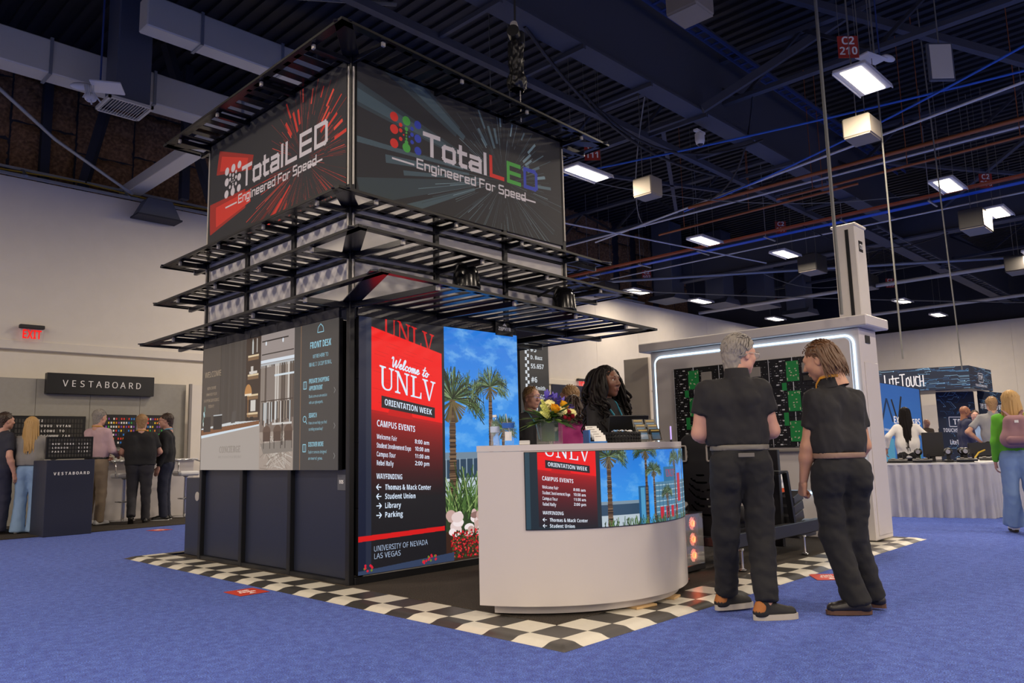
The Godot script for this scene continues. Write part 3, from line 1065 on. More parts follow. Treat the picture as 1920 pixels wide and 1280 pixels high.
# raised lettering; local frame x right, y up, facing +z
func letters(parent: Node3D, s: String, at: Vector3, cap: float, mt: Material, face := "Droid Sans", bold := true, wid := 0.0, depth := 0.003, called := "lettering", align := 1) -> MeshInstance3D:
	var f := SystemFont.new()
	f.font_names = PackedStringArray([face])
	if bold: f.font_weight = 700
	var tm := TextMesh.new()
	tm.font = f; tm.font_size = 64; tm.pixel_size = cap / 46.0; tm.depth = depth; tm.text = s; tm.curve_step = 3.0
	tm.horizontal_alignment = HORIZONTAL_ALIGNMENT_CENTER if align == 1 else HORIZONTAL_ALIGNMENT_LEFT
	tm.vertical_alignment = VERTICAL_ALIGNMENT_BOTTOM
	var o := MeshInstance3D.new()
	o.name = called
	var src := tm.get_mesh_arrays()
	var V: PackedVector3Array = src[Mesh.ARRAY_VERTEX]
	var lo := 1e9; var l := 1e9; var r := -1e9
	for q in V:
		l = minf(l, q.x); r = maxf(r, q.x)
	var k := 1.0 if wid <= 0.0 else wid / (r - l)
	var am := ArrayMesh.new()
	var drop := 15.0 * cap / 46.0
	for j in V.size(): V[j] = v3(V[j].x * k, V[j].y - drop, V[j].z)
	src[Mesh.ARRAY_VERTEX] = V
	am.add_surface_from_arrays(Mesh.PRIMITIVE_TRIANGLES, src)
	o.mesh = am
	o.material_override = mt
	o.position = at
	parent.add_child(o, true)
	return o

func hall() -> void:
	var g := G.new()
	g.box(v3(7, FY - 0.1, 3.5), v3(60, 0.2, 36))
	struct("floor", g, M.blue_carpet)
	# white lower walls with a recessed line and panel joints
	g = G.new()
	g.box(v3(7, 1.5, -13.1), v3(58, 3.04, 0.2)); g.box(v3(7, 4.66, -13.1), v3(58, 3.18, 0.2)); g.box(v3(7, 3.045, -13.14), v3(58, 0.06, 0.12)); g.box(v3(7, 3.16, -12.99), v3(58, 0.16, 0.03), 0.005)
	var wb := struct("wall_back", g, M.wall_white)
	for i in 12: bxp(wb, "joint_strip", v3(5 + i * 2.44, 4.7, -12.998), v3(0.01, 3.0, 0.008), M.wall_white)
	g = G.new()
	g.box(v3(36.1, 3.1, 3.5), v3(0.2, 6.25, 34))
	var wr := struct("wall_right", g, M.wall_white)
	for i in 10: bxp(wr, "joint_strip", v3(35.995, 3.1, -12 + i * 2.44), v3(0.012, 6.1, 0.012), M.wall_white)
	g = G.new(); g.box(v3(-22.1, 4.6, 3.5), v3(0.2, 9.4, 34)); struct("wall_left", g, M.wall_white)
	g = G.new(); g.box(v3(7, 4.6, 20.6), v3(58.4, 9.4, 0.2)); struct("wall_front", g, M.wall_white)
	# dark upper walls
	g = G.new(); g.box(v3(7, 7.9, -13.75), v3(58.4, 3.4, 0.2)); var wu := struct("wall_back_upper", g, M.steel_dark)
	g = G.new(); g.box(v3(36.6, 7.9, 3.5), v3(0.2, 3.4, 34.6)); struct("wall_right_upper", g, M.steel_dark)
	# insulation blankets pinned between the steel
	var rng := RandomNumberGenerator.new()
	rng.seed = 5
	var variants := []
	for q in 4:
		var pg := G.new()
		var f := FastNoiseLite.new()
		f.seed = q; f.frequency = 2.2; f.fractal_octaves = 3
		pg.sheet(12, 12, func(u: float, w: float) -> Vector3:
			var e := minf(minf(u, 1 - u), minf(w, 1 - w))
			return v3((u - 0.5), (w - 0.5), 0.1 * pow(minf(1.0, e * 6.0), 0.5) + 0.07 * f.get_noise_2d(u * 2.0, w * 2.0)))
		variants.append(pg.mesh())
	var x := -4.2
	while x < 24.0:
		var w := rng.randf_range(0.75, 1.25)
		var y := 6.35
		while y < 8.9:
			var hh := rng.randf_range(0.8, 1.25)
			if rng.randf() < 0.9: part(wu, "insulation_blanket", variants[rng.randi() % 4], M.insul, Transform3D(Basis().scaled(v3(w * 0.97, hh * 0.97, 1.0)), v3(x + w / 2, y + hh / 2, -13.64)))
			y += hh
		x += w
		if rng.randf() < 0.22: x += 0.35
	# roof deck with ribs
	g = G.new(); g.box(v3(7, 9.35, 3.5), v3(58.6, 0.1, 34.6))
	for i in 150:
		g.bar(v3(-6 + i * 0.28, 9.27, -13.6), v3(-6 + i * 0.28, 9.27, 12), 0.12, 0.07)
	struct("ceiling", g, M.deck)

func beam_i(g: G, a: Vector3, b: Vector3, w: float, h: float, t := 0.03) -> void:
	g.bar(a + v3(0, t / 2, 0), b + v3(0, t / 2, 0), w, t)
	g.bar(a + v3(0, h - t / 2, 0), b + v3(0, h - t / 2, 0), w, t)
	g.bar(a + v3(0, h / 2, 0), b + v3(0, h / 2, 0), t, h - 2 * t)

func ceiling_things() -> void:
	var g: G
	# main girders along the tower face and across
	var t := thing("steel_girder", "deep navy steel girder running above the tower's dark sign", "beam", v3(-6, 7.0, -3.82))
	g = G.new(); beam_i(g, v3(0, 0, 0), v3(24.6, 0, 0), 0.38, 1.75, 0.04); part(t, "girder", g, M.steel)
	for k in 13: bxp(t, "cross_arm", v3(0.6 + k * 1.75, -0.04, -0.45), v3(0.06, 0.07, 1.3), M.steel)
	g = G.new(); g.bar(v3(0, -0.06, -1.1), v3(24.6, -0.06, -1.1), 0.12, 0.12); part(t, "side_rail", g, M.steel)
	g = G.new()
	for sz in [0.32, 0.52]: g.bar(v3(0, 1.28, sz), v3(24.6, 1.28, sz), 0.02, 0.07)
	for k in 90: g.bar(v3(0.1 + k * 0.27, 1.28, 0.32), v3(0.1 + k * 0.27, 1.28, 0.52), 0.05, 0.02)
	part(t, "ladder_tray", g, M.tray_blue)
	t = thing("steel_girder", "long steel girder slanting down the far right of the roof", "beam", v3(18.6, 6.9, -4.6))
	g = G.new(); beam_i(g, Vector3.ZERO, v3(17.4, 0, 0), 0.36, 1.6, 0.04); part(t, "girder", g, M.steel)
	g = G.new()
	for k in 40: g.bar(v3(0.3 + k * 0.43, 0.06, 0.2), v3(0.3 + k * 0.43, 0.06, 0.44), 0.05, 0.03)
	g.bar(v3(0, 0.06, 0.44), v3(17.4, 0.06, 0.44), 0.02, 0.06); part(t, "ladder_tray", g, M.duct_dark)
	t = thing("steel_girder", "broad dark girder crossing behind the cable tray and hanging lamps", "beam", v3(20.9, 6.95, -13))
	g = G.new(); beam_i(g, Vector3.ZERO, v3(0, 0, 22), 0.38, 1.15, 0.05); part(t, "girder", g, M.steel)
	for q in [[9.6, "steel joist crossing over the gap beside the tower sign"], [15.2, "steel joist crossing between the copper pipe and the lamps"], [27.5, "distant steel joist crossing behind the white column"]]:
		t = thing("steel_joist", q[1], "beam", v3(q[0], 7.55, -13))
		g = G.new()
		for yy in [0.0, 0.85]: g.bar(v3(0, yy, 0), v3(0, yy, 24), 0.14, 0.08)
		part(t, "chord", g, M.steel)
		g = G.new()
		for k in 20: g.bar(v3(0, 0.85 if k % 2 else 0.0, k * 1.2), v3(0, 0.0 if k % 2 else 0.85, (k + 1) * 1.2), 0.06, 0.06)
		part(t, "web", g, M.steel_dark)
	for q in [[v3(11.5, 7, 1.2), v3(8.3, 9.1, -2.9), "slanting steel brace rising at the top right by the big lamp"], [v3(8.4, 7.0, -3.6), v3(10.6, 9.1, -0.9), "slanting navy brace meeting the girder in the upper right"], [v3(25.5, 6.9, -4.4), v3(29.5, 9.1, -7.5), "far slanting brace under the long right girder"]]:
		g = G.new(); g.bar(q[0], q[1], 0.13, 0.13); single("steel_brace", q[2], "beam", g, M.steel)
	# left: ducts, diffuser, wall-top rail
	t = thing("air_duct", "grey square duct along the upper left, above the brown insulation", "duct", v3(-6, 7.5, -11.15))
	g = G.new(); g.box(v3(6, 0.3, 0), v3(12, 0.6, 0.42), 0.02); part(t, "duct", g, M.duct)
	for k in 7: bxp(t, "flange", v3(0.9 + k * 1.7, 0.3, 0), v3(0.05, 0.65, 0.47), M.rail)
	t = thing("air_duct", "grey square duct running level behind the tower's upper left corner", "duct", v3(0.9, 8.0, -9.4))
	g = G.new(); g.box(v3(3.2, 0.28, 0), v3(6.4, 0.56, 0.36), 0.02); part(t, "duct", g, M.duct)
	for k in 4: bxp(t, "flange", v3(0.9 + k * 1.5, 0.28, 0), v3(0.05, 0.6, 0.4), M.rail)
	t = thing("air_duct", "vertical grey duct dropping to a slatted square diffuser at upper left", "duct", v3(1.03, 7.0, -10.47))
	g = G.new(); g.box(v3(0.05, 1.2, 0.0), v3(0.56, 2.2, 0.56), 0.02); part(t, "duct", g, M.duct_dark)
	g = G.new(); g.box(v3(0, 0.04, 0.33), v3(0.72, 0.05, 0.04)); g.box(v3(0, 0.04, -0.33), v3(0.72, 0.05, 0.04)); g.box(v3(0.34, 0.04, 0), v3(0.04, 0.05, 0.7)); g.box(v3(-0.34, 0.04, 0), v3(0.04, 0.05, 0.7)); part(t, "diffuser_frame", g, M.duct)
	for k in 14: part(t, "louvre", bxm(v3(0.008, 0.026, 0.64)), M.duct, Transform3D(Basis(Vector3.BACK, -0.5), v3(-0.3 + k * 0.046, 0.025, 0)))
	g = G.new(); g.box(v3(2.15, 6.52, -11.6), v3(0.3, 0.22, 3.7), 0.01); single("grey_beam", "light grey painted beam slanting up from the white wall's top", "beam", g, M.duct)
	for q in [[v3(1.25, 6.3, -13.3), v3(1.75, 9.2, -12.9), "dark slanting post behind the slatted diffuser"], [v3(0.6, 6.3, -13.4), v3(0.6, 9.2, -13.4), "dark upright post left of the slatted diffuser"], [v3(2.9, 6.3, -12.4), v3(2.9, 9.2, -12.4), "dark upright post behind the tower's left awning tip"], [v3(3.4, 6.3, -12.2), v3(2.2, 9.2, -11.8), "dark leaning strut behind the tower's left awning"]]:
		g = G.new(); g.bar(q[0], q[1], 0.16, 0.16); single("steel_post", q[2], "post", g, M.steel_dark)
	t = thing("wall_top_rail", "thin metal rails running along the top of the left white wall", "rail", v3(-6, 6.25, -12.9))
	g = G.new()
	g.bar(v3(0, 0.02, 0), v3(26, 0.02, 0), 0.05, 0.05); part(t, "rail", g, M.rail)
	g = G.new(); g.bar(v3(0, 0.24, -0.3), v3(26, 0.24, -0.3), 0.05, 0.05); part(t, "rail", g, M.rail)
	for k in 14: 
		g = G.new(); g.bar(v3(0.8 + k * 1.8, 0.02, 0.03), v3(0.8 + k * 1.8, 0.24, -0.32), 0.05, 0.05); part(t, "bracket", g, M.rail)
	var pts := []
	for k in 40: pts.append(v3(-6 + k * 0.65, 6.4 + 0.03 * sin(k * 1.3), -13.05))
	g = G.new(); g.tube(pts, 0.014, 5); single("yellow_cable", "yellow cable strung along the top of the left wall", "cable", g, M.cable_yellow)
	t = thing("wall_speaker", "dark wedge-shaped box hanging on the left wall's top edge", "box", v3(2.5, 6.05, -12.75))
	g = G.new(); g.prism(PackedVector2Array([Vector2(-0.42, -0.16), Vector2(0.42, -0.16), Vector2(0.24, 0.2), Vector2(-0.24, 0.2)]), -0.16, 0.2, func(a: float, b: float, d: float) -> Vector3: return v3(a, b, d)); part(t, "cabinet", g, M.duct_dark)
	bxp(t, "lip", v3(0, -0.17, 0.03), v3(0.88, 0.03, 0.42), M.steel_dark)
	# unlit panel with its driver, upper left
	t = thing("ceiling_panel", "unlit square white panel with loose driver and wires, upper left", "lamp", v3(0.26, 6.6, -8.9), -0.5)
	bxp(t, "panel", v3(0, 0, 0), v3(0.42, 0.03, 0.4), M.white_plastic, 0.008); g = G.new(); g.ball(v3(-0.36, 0.02, -0.1), v3(0.17, 0.06, 0.06), 12); part(t, "driver", g, M.white_plastic)
	g = G.new()
	g.ball(v3(-0.2, -0.22, 0.08), v3(0.09, 0.08, 0.06), 10)
	for k in 5: g.tube([v3(-0.3 + k * 0.03, -0.02, 0.05), v3(-0.26 + k * 0.025, -0.16, 0.1 + 0.02 * (k % 3)), v3(-0.3 + k * 0.06, -0.24 - 0.05 * (k % 3), 0.1)], 0.012, 5)
	part(t, "wire", g, M.white_plastic)
	g = G.new(); g.cyl(v3(-0.1, 0, 0), v3(-0.1, 2.6, 0), 0.014, 0.014, 6); part(t, "conduit", g, M.tray_blue)
	# pipes, trays, cables
	for q in [[[v3(12.15, 6.6, -6.2), v3(12.1, 6.6, 4)], 0.042, "copper", "orange-brown sprinkler pipe crossing the upper right"], [[v3(12.7, 6.45, -4.3), v3(12.6, 6.45, 1.2)], 0.028, "copper", "short brown pipe just below the long copper pipe"], [[v3(13.0, 6.4, -7.6), v3(12.9, 6.42, -2.6)], 0.028, "copper", "brown pipe with red clamps beside the lit middle lamp"],
		[[v3(13.2, 6.7, -9.8), v3(10.0, 6.7, 4)], 0.025, "pipe_white", "thin white conduit crossing beneath the beige box"], [[v3(12.9, 6.7, -10.6), v3(12.75, 6.7, 5)], 0.025, "pipe_white", "thin white conduit crossing above the cable tray"], [[v3(16.8, 6.55, -12), v3(16.6, 6.5, 5)], 0.022, "pipe_white", "far thin white conduit under the roof ribs"], [[v3(10.2, 6.5, -8.8), v3(18.5, 6.5, -7.4)], 0.02, "pipe_white", "white conduit slanting away past the beige box"],
		[[v3(-3.2, 6.0, -7.1), v3(-0.4, 6.55, -5.9), v3(2.6, 7.15, -4.9)], 0.03, "cable_grey", "grey pipe crossing the top left corner"], [[v3(-1.6, 6.9, -9.6), v3(0.25, 6.55, -11.4), v3(2.0, 6.3, -12.7)], 0.03, "rail", "metal rod slanting down to the left wall's top"],
		[[v3(16.5, 6.5, -12.7), v3(21, 6.5, -6), v3(26, 6.4, 2)], 0.05, "rail", "long pale pipe slanting behind the column"], [[v3(24, 6.35, -13), v3(24.2, 6.35, 4)], 0.07, "duct", "round grey pipe crossing the far right"], [[v3(30, 6.3, -12.5), v3(30.2, 6.3, 2)], 0.07, "duct", "farthest round grey pipe under the roof"]]:
		g = G.new(); g.tube(q[0], q[1], 7)
		if q[2] == "copper":
			for u in [0.15, 0.5, 0.85]:
				var hp: Vector3 = q[0][0].lerp(q[0][1], u)
				g.cyl(hp, v3(hp.x, 9.2, hp.z), 0.008, 0.008, 5)
		single("pipe", q[3], "pipe", g, M[q[2]])
	t = thing("cable_tray", "long orange cable tray with blue cables crossing the hall", "cable tray", v3(15.62, 6.6, -13))
	g = G.new(); g.bar(v3(0, 0, 0), v3(0, 0, 20), 0.17, 0.045); part(t, "tray", g, M.tray_orange)
	g = G.new()
	for k in 6: g.tube([v3(0.12 + k * 0.03, -0.08, 0), v3(0.12 + k * 0.03, -0.09, 10), v3(0.12 + k * 0.03, -0.08, 20)], 0.018, 5)
	part(t, "cable", g, M.cable_blue)
	for k in 10:
		g = G.new(); g.bar(v3(-0.1, -0.12, 1 + k * 2.0), v3(0.55, -0.12, 1 + k * 2.0), 0.04, 0.03); g.cyl(v3(0, -0.1, 1 + k * 2.0), v3(0, 2.6, 1 + k * 2.0), 0.01, 0.01, 5); part(t, "hanger", g, M.rail)
	for q in [[v3(8.4, 6.7, -7.2), v3(9.4, 6.55, -2.6), v3(10.4, 6.7, 1.6), 0.02, "cable_blue", "upper blue cable crossing towards the large lamp"], [v3(12.6, 6.7, -6.6), v3(10.9, 6.45, -2.4), v3(9.2, 6.7, 1.4), 0.02, "cable_blue", "lower blue cable crossing below the large lamp"],
		[v3(4.1, 7.0, -3.9), v3(8.2, 6.55, -5.4), v3(11.5, 6.9, -5.0), 0.03, "cable_black", "sagging black cable looping along the girder's arms"], [v3(6.2, 7.0, -4.6), v3(9.3, 6.3, -5.2), v3(10.3, 6.9, -3.4), 0.025, "cable_black", "drooping black cable near the small dome camera"], [v3(7.1, 9.2, 0.9), v3(8.6, 6.9, 1.6), v3(12.0, 6.2, 2.6), 0.025, "cable_grey", "thick grey cable curving down the top right corner"],
		[v3(16, 6.1, -12), v3(22, 5.9, -8), v3(30, 6.0, -3), 0.02, "cable_grey", "grey wire swagging beyond the white column"]]:
		pts = []
		for k in 13:
			var u := k / 12.0
			pts.append(q[0] * (1 - u) * (1 - u) + q[1] * 2 * u * (1 - u) + q[2] * u * u)
		g = G.new(); g.tube(pts, q[3], 5); single("cable", q[5], "cable", g, M[q[4]])
	# hanging rods in front of the right half
	for q in [[v3(5.07, 2.45, -0.2), v3(5.07, 9.2, -0.2), 0.02, "tall brown rod dropping from the roof onto the lit wall"], [v3(9.2, 2.3, -0.9), v3(9.2, 9.2, -0.9), 0.014, "thin rod hanging over the blue neighbour booth"], [v3(12.2, 2.3, -0.85), v3(11.7, 9.2, -0.85), 0.012, "thin wire hanging beside the neighbour's header sign"]]:
		g = G.new(); g.tube([q[1], q[0]], q[2], 6); single("hanging_rod", q[3], "rod", g, M.cable_grey)
	# boxes
	for q in [[v3(4.35, 6.35, -1.42), v3(0.42, 0.32, 0.42), "box_beige", "beige hanging box cut off at the top edge"], [v3(8.85, 5.95, -1.08), v3(0.5, 0.32, 0.42), "box_beige", "beige hanging box below the large lamp"], [v3(8.75, 6.0, -5.06), v3(0.4, 0.36, 0.42), "box_beige", "beige hanging box right of the tower sign"], [v3(16.4, 6.0, -1.3), v3(0.85, 0.45, 0.5), "box_dark", "dark hanging box under the right lamps"], [v3(18.5, 6.2, -6.0), v3(0.8, 0.5, 0.55), "box_dark", "dark hanging box left of the white column"], [v3(16.0, 6.0, -11.6), v3(0.7, 0.45, 0.5), "box_dark", "dark hanging box over the left back wall"], [v3(22.5, 6.0, -1.7), v3(0.8, 0.45, 0.5), "box_dark", "dark hanging box at the far right edge"], [v3(5.0, 6.0, -5.3), v3(0.55, 0.4, 0.5), "box_dark", "dark hanging box seen through the tower's top awning"], [v3(24, 6.5, -6.4), v3(0.8, 0.45, 0.5), "box_dark", "dark hanging box right of the white column"]]:
		t = thing("hanging_box", q[3], "box", q[0])
		bxp(t, "case", Vector3.ZERO, q[1], M[q[2]], 0.02); bxp(t, "grille", v3(0, -q[1].y / 2 - 0.006, 0), v3(q[1].x * 0.94, 0.014, q[1].z * 0.94), M.box_beige, 0.004)
		g = G.new()
		for sx in [-0.4, 0.4]: g.cyl(v3(sx * q[1].x, q[1].y / 2, 0), v3(sx * q[1].x, 9.2 - q[0].y, 0), 0.008, 0.008, 5)
		part(t, "hanger", g, M.cable_grey)
	# vertical air drops beyond the tower
	for q in [[9.9, -9.3, 6.3, "square duct drop right of the tower sign"], [20.6, -12.2, 6.3, "first square duct drop over the back wall"], [23.2, -11.6, 6.35, "second square duct drop over the back wall"], [25.2, -10.9, 6.4, "third square duct drop by the white column"], [27.6, -10.4, 6.3, "last square duct drop half hidden by the column"]]:
		t = thing("air_duct", q[3], "duct", v3(q[0], q[2], q[1]))
		bxp(t, "duct", v3(0, 1.5, 0), v3(0.8, 2.75, 0.8), M.duct_dark, 0.02)
		g = G.new(); g.prism(PackedVector2Array([Vector2(-0.6, 0), Vector2(0.6, 0), Vector2(0.4, 0.2), Vector2(-0.4, 0.2)]), -0.55, 0.55, func(a: float, b: float, d: float) -> Vector3: return v3(a, b, d)); part(t, "hood", g, M.duct_dark)
	t = thing("ceiling_panel", "unlit tilted white panel with driver beside the large lamp", "lamp", v3(8.15, 6.72, -0.62), -0.3)
	bxp(t, "panel", v3(0, 0, 0), v3(0.46, 0.03, 0.22), M.white_plastic, 0.008); g = G.new(); g.ball(v3(0.34, 0.06, 0.04), v3(0.15, 0.05, 0.06), 12); part(t, "driver", g, M.white_plastic)
	g = G.new(); g.cyl(v3(0.2, 0.0, 0), v3(0.2, 2.5, 0), 0.012, 0.012, 6); part(t, "conduit", g, M.tray_blue)
	t = thing("grey_cabinet", "plain grey upright panel hanging right of the large lamp", "panel", v3(9.35, 6.85, 0.0), -0.79); bxp(t, "panel", Vector3.ZERO, v3(0.4, 0.62, 0.05), M.duct_dark, 0.01); bxp(t, "cover", v3(0, 0, 0.03), v3(0.34, 0.56, 0.01), M.duct, 0.004)
	g = G.new(); g.cyl(v3(0, 0.3, 0), v3(0, 2.38, 0), 0.01, 0.01, 5); part(t, "hanger", g, M.cable_grey)
	for q in [[v3(9.6, 7.6, -8.5), v3(15.2, 7.6, -6.2), "first diagonal roof brace between the joists"], [v3(9.6, 7.6, -5.2), v3(15.2, 7.6, -8.4), "second diagonal roof brace crossing the first"], [v3(15.2, 7.6, -3.0), v3(20.8, 7.6, 0.4), "diagonal roof brace over the orange tray"], [v3(15.2, 7.6, 0.6), v3(20.8, 7.6, -3.2), "crossing roof brace near the right lamps"], [v3(21.0, 7.3, -11.0), v3(27.5, 7.6, -7.0), "far diagonal roof brace behind the column"], [v3(21.0, 7.3, -6.0), v3(27.5, 7.6, -11.0), "far crossing roof brace left of the column"]]:
		g = G.new(); g.bar(q[0], q[1], 0.09, 0.07); single("roof_brace", q[2], "beam", g, M.steel)
	for q in [[v3(7.2, 7.0, -4.0), v3(10.2, 6.2, -6.6), v3(13.6, 6.9, -8.4), 0.012, "cable_grey", "thin grey wire crossing behind the beige boxes"], [v3(9.0, 7.0, -7.5), v3(12.5, 6.1, -5.0), v3(15.6, 6.7, -2.2), 0.012, "cable_grey", "thin grey wire swinging towards the orange tray"], [v3(15.6, 6.6, -5.0), v3(18.5, 5.8, -4.4), v3(20.9, 6.95, -3.0), 0.016, "cable_black", "black cable looping under the lamp by the column"], [v3(20.9, 7.0, -9.0), v3(24, 5.9, -8.2), v3(27.5, 7.55, -6.8), 0.014, "cable_grey", "far grey wire looping right of the column"], [v3(9.6, 7.55, -3.2), v3(11.2, 6.5, -4.2), v3(12.1, 6.65, -5.6), 0.02, "cable_black", "black loop of cable over the copper pipe"]]:
		pts = []
		for k in 13:
			var u := k / 12.0
			pts.append(q[0] * (1 - u) * (1 - u) + q[1] * 2 * u * (1 - u) + q[2] * u * u)
		g = G.new(); g.tube(pts, q[3], 5); single("cable", q[5], "cable", g, M[q[4]])
	# dome camera
	t = thing("dome_camera", "small white dome camera under the navy girder", "camera", v3(9.0, 6.72, -4.02))
	bxp(t, "bracket", v3(0, 0.16, 0), v3(0.3, 0.04, 0.08), M.white_plastic); g = G.new(); g.lathe(Vector3.ZERO, [[0.0, -0.1], [0.07, -0.08], [0.09, -0.01], [0.09, 0.12], [0.05, 0.15]], 14); part(t, "body", g, M.white_plastic)
	g = G.new(); g.ball(v3(0, -0.06, 0), v3(0.065, 0.065, 0.065), 12); part(t, "dome", g, M.black_gloss)
	# chain hoist over the tower
	t = thing("chain_hoist", "black chain hoist with chain bag hanging over the tower", "hoist", v3(2.16, 5.32, -2.26), 0.6)
	g = G.new(); g.tube([v3(-0.17, 0.08, 0), v3(0.17, 0.08, 0)], 0.065, 14); part(t, "motor", g, M.black_plastic); bxp(t, "gearbox", v3(0.0, 0.06, 0.02), v3(0.12, 0.16, 0.15), M.black_metal, 0.02)
	g = G.new(); g.tube([v3(-0.1, 0.19, 0), v3(0.1, 0.17, 0)], 0.04, 10); part(t, "brake", g, M.alu)
	var f := Field.new(v3(-0.14, -0.5, -0.12), v3(0.14, 0.02, 0.12), 0.012); f.cap(v3(0, -0.02, 0), v3(0, -0.42, 0), 0.1, 0.095, 0.01, v3(0, 0, 1), 1.3); f.cap(v3(0, -0.4, 0), v3(0.01, -0.43, 0), 0.1, 0.1, 0.01)
	g = G.new(); f.into(g, folds(0.02, 22.0, 9.0, 4)); part(t, "chain_bag", g, mat("141416", 0.38))
	g = G.new()
	for k in 16: g.ball(v3(0.04, -0.5 - k * 0.022, 0.03), v3(0.009, 0.014, 0.005) if k % 2 else v3(0.005, 0.014, 0.009), 6)
	part(t, "chain", g, M.alu)
	g = G.new(); g.tube([v3(0, 0.14, 0), v3(0, 0.35, 0), v3(0, 1.7, 0)], 0.012, 6); part(t, "sling", g, M.cable_black)
	# white column above the lit wall
	t = thing("roof_column", "white building column rising behind the lit wall", "column", v3(7.3, FY, -0.86))
	bxp(t, "shaft", v3(0, 2.0, 0), v3(0.36, 4.0, 0.3), M.wall_white, 0.012); bxp(t, "cap", v3(0, 4.01, 0), v3(0.4, 0.04, 0.34), M.wall_white, 0.01); bxp(t, "chase", v3(-0.185, 2.0, 0.04), v3(0.012, 3.9, 0.045), M.black_plastic)
	bxp(t, "number_plate", v3(-0.02, 3.72, 0.153), v3(0.13, 0.15, 0.008), M.black_plastic); letters(t, "C15", v3(-0.02, 3.68, 0.16), 0.07, M.white_ink, "Droid Sans", true, 0.1)
	# exit signs
	exit_sign(v3(0.45, 3.42, -12.95), "red exit sign on the white wall above the flip-board booth")
	exit_sign(v3(16.2, 3.2, -12.95), "small red exit sign beyond the dark-haired woman")

func exit_sign(at: Vector3, label: String) -> void:
	var red_glow := glow(Color(1.0, 0.05, 0.03), 1.0)
	red_glow.albedo_color = Color("5a0806")
	var t := thing("exit_sign", label, "sign", at)
	bxp(t, "housing", v3(0, 0.07, 0.04), v3(0.4, 0.07, 0.1), M.box_dark, 0.01)
	var pane := bxp(t, "pane", v3(0, -0.08, 0.05), v3(0.38, 0.24, 0.008), M.glass)
	letters(pane, "EXIT", v3(0, -0.07, 0.008), 0.16, red_glow, "Droid Sans", true, 0.3, 0.003, "sign_letters")

func lamps() -> void:
	for q in [[7.68, -0.61, "large lit panel lamp at the red sign C2 210"], [7.7, -5.7, "lit panel lamp at the red sign C2 111 by the tower"], [13.8, -1.15, "lit panel lamp above the orange cable tray at right"], [13.78, -6.75, "lit panel lamp in the middle, above the orange cable tray"], [16.75, -6.0, "lit panel lamp left of the white column's top"], [17.8, -11.65, "lit panel lamp just right of the tower's third awning"], [21.1, -11.2, "lit panel lamp over the back wall's right part"], [27.2, -11.3, "lit panel lamp low above the grey-haired man"], [16.8, -0.92, "lit panel lamp at the red sign C2 206"], [27.2, -6.3, "small lit panel lamp right of the white column"], [31.9, -6.4, "farthest small lit panel lamp above the blue booth"], [22.2, -1.2, "lit panel lamp cut by the right edge of the photo"]]:
		ceiling_lamp(q[0], q[1], q[2], "", true, 0.3 if q[1] < -11.0 else 1.0)
	for x in [-16.0, -10.0, -4.2, 1.7, 7.6, 13.6, 20, 25.4]:
		for z in [5.2, 10.6, 16.2]:
			if Vector2(x, z).x > 12 and z < 6: continue
			ceiling_lamp(x, z, "lit panel lamp hanging outside the view behind the photographer", "lamps outside the view")
	for q in [[-4.2, -0.6], [-10.0, -0.6], [-10.0, -6.0], [-4.9, -6.2], [-16.0, -6], [-8.5, -9.5]]:
		ceiling_lamp(q[0], q[1], "lit panel lamp hanging outside the view behind the photographer", "lamps outside the view")
	for q in [[4.7, -9.6, "added unseen panel lamp washing the back wall, behind the red header sign"], [7.8, -11.0, "added unseen panel lamp washing the back wall, behind the dark header sign"]]: ceiling_lamp(q[0], q[1], q[2], "", true, 0.5)  # two added lamps, out of sight behind the tower, to brighten the back wall
	row_sign(7.75, 6.82, -0.8, "C2", "210", "by the large lamp at top right"); row_sign(7.95, 6.72, -5.75, "C2", "111", "at the tower's right edge"); row_sign(16.6, 6.95, -1.05, "C2", "206", "near the photo's right edge"); row_sign(16.8, 7.0, -6.1, "C2", "107", "left of the white column"); row_sign(18.0, 6.75, -11.4, "C2", "103", "over the back wall beside the awnings"); row_sign(26.6, 6.85, -6.5, "C2", "303", "just right of the white column"); row_sign(26.9, 6.85, -11.2, "C2", "302", "low over the grey-haired man")
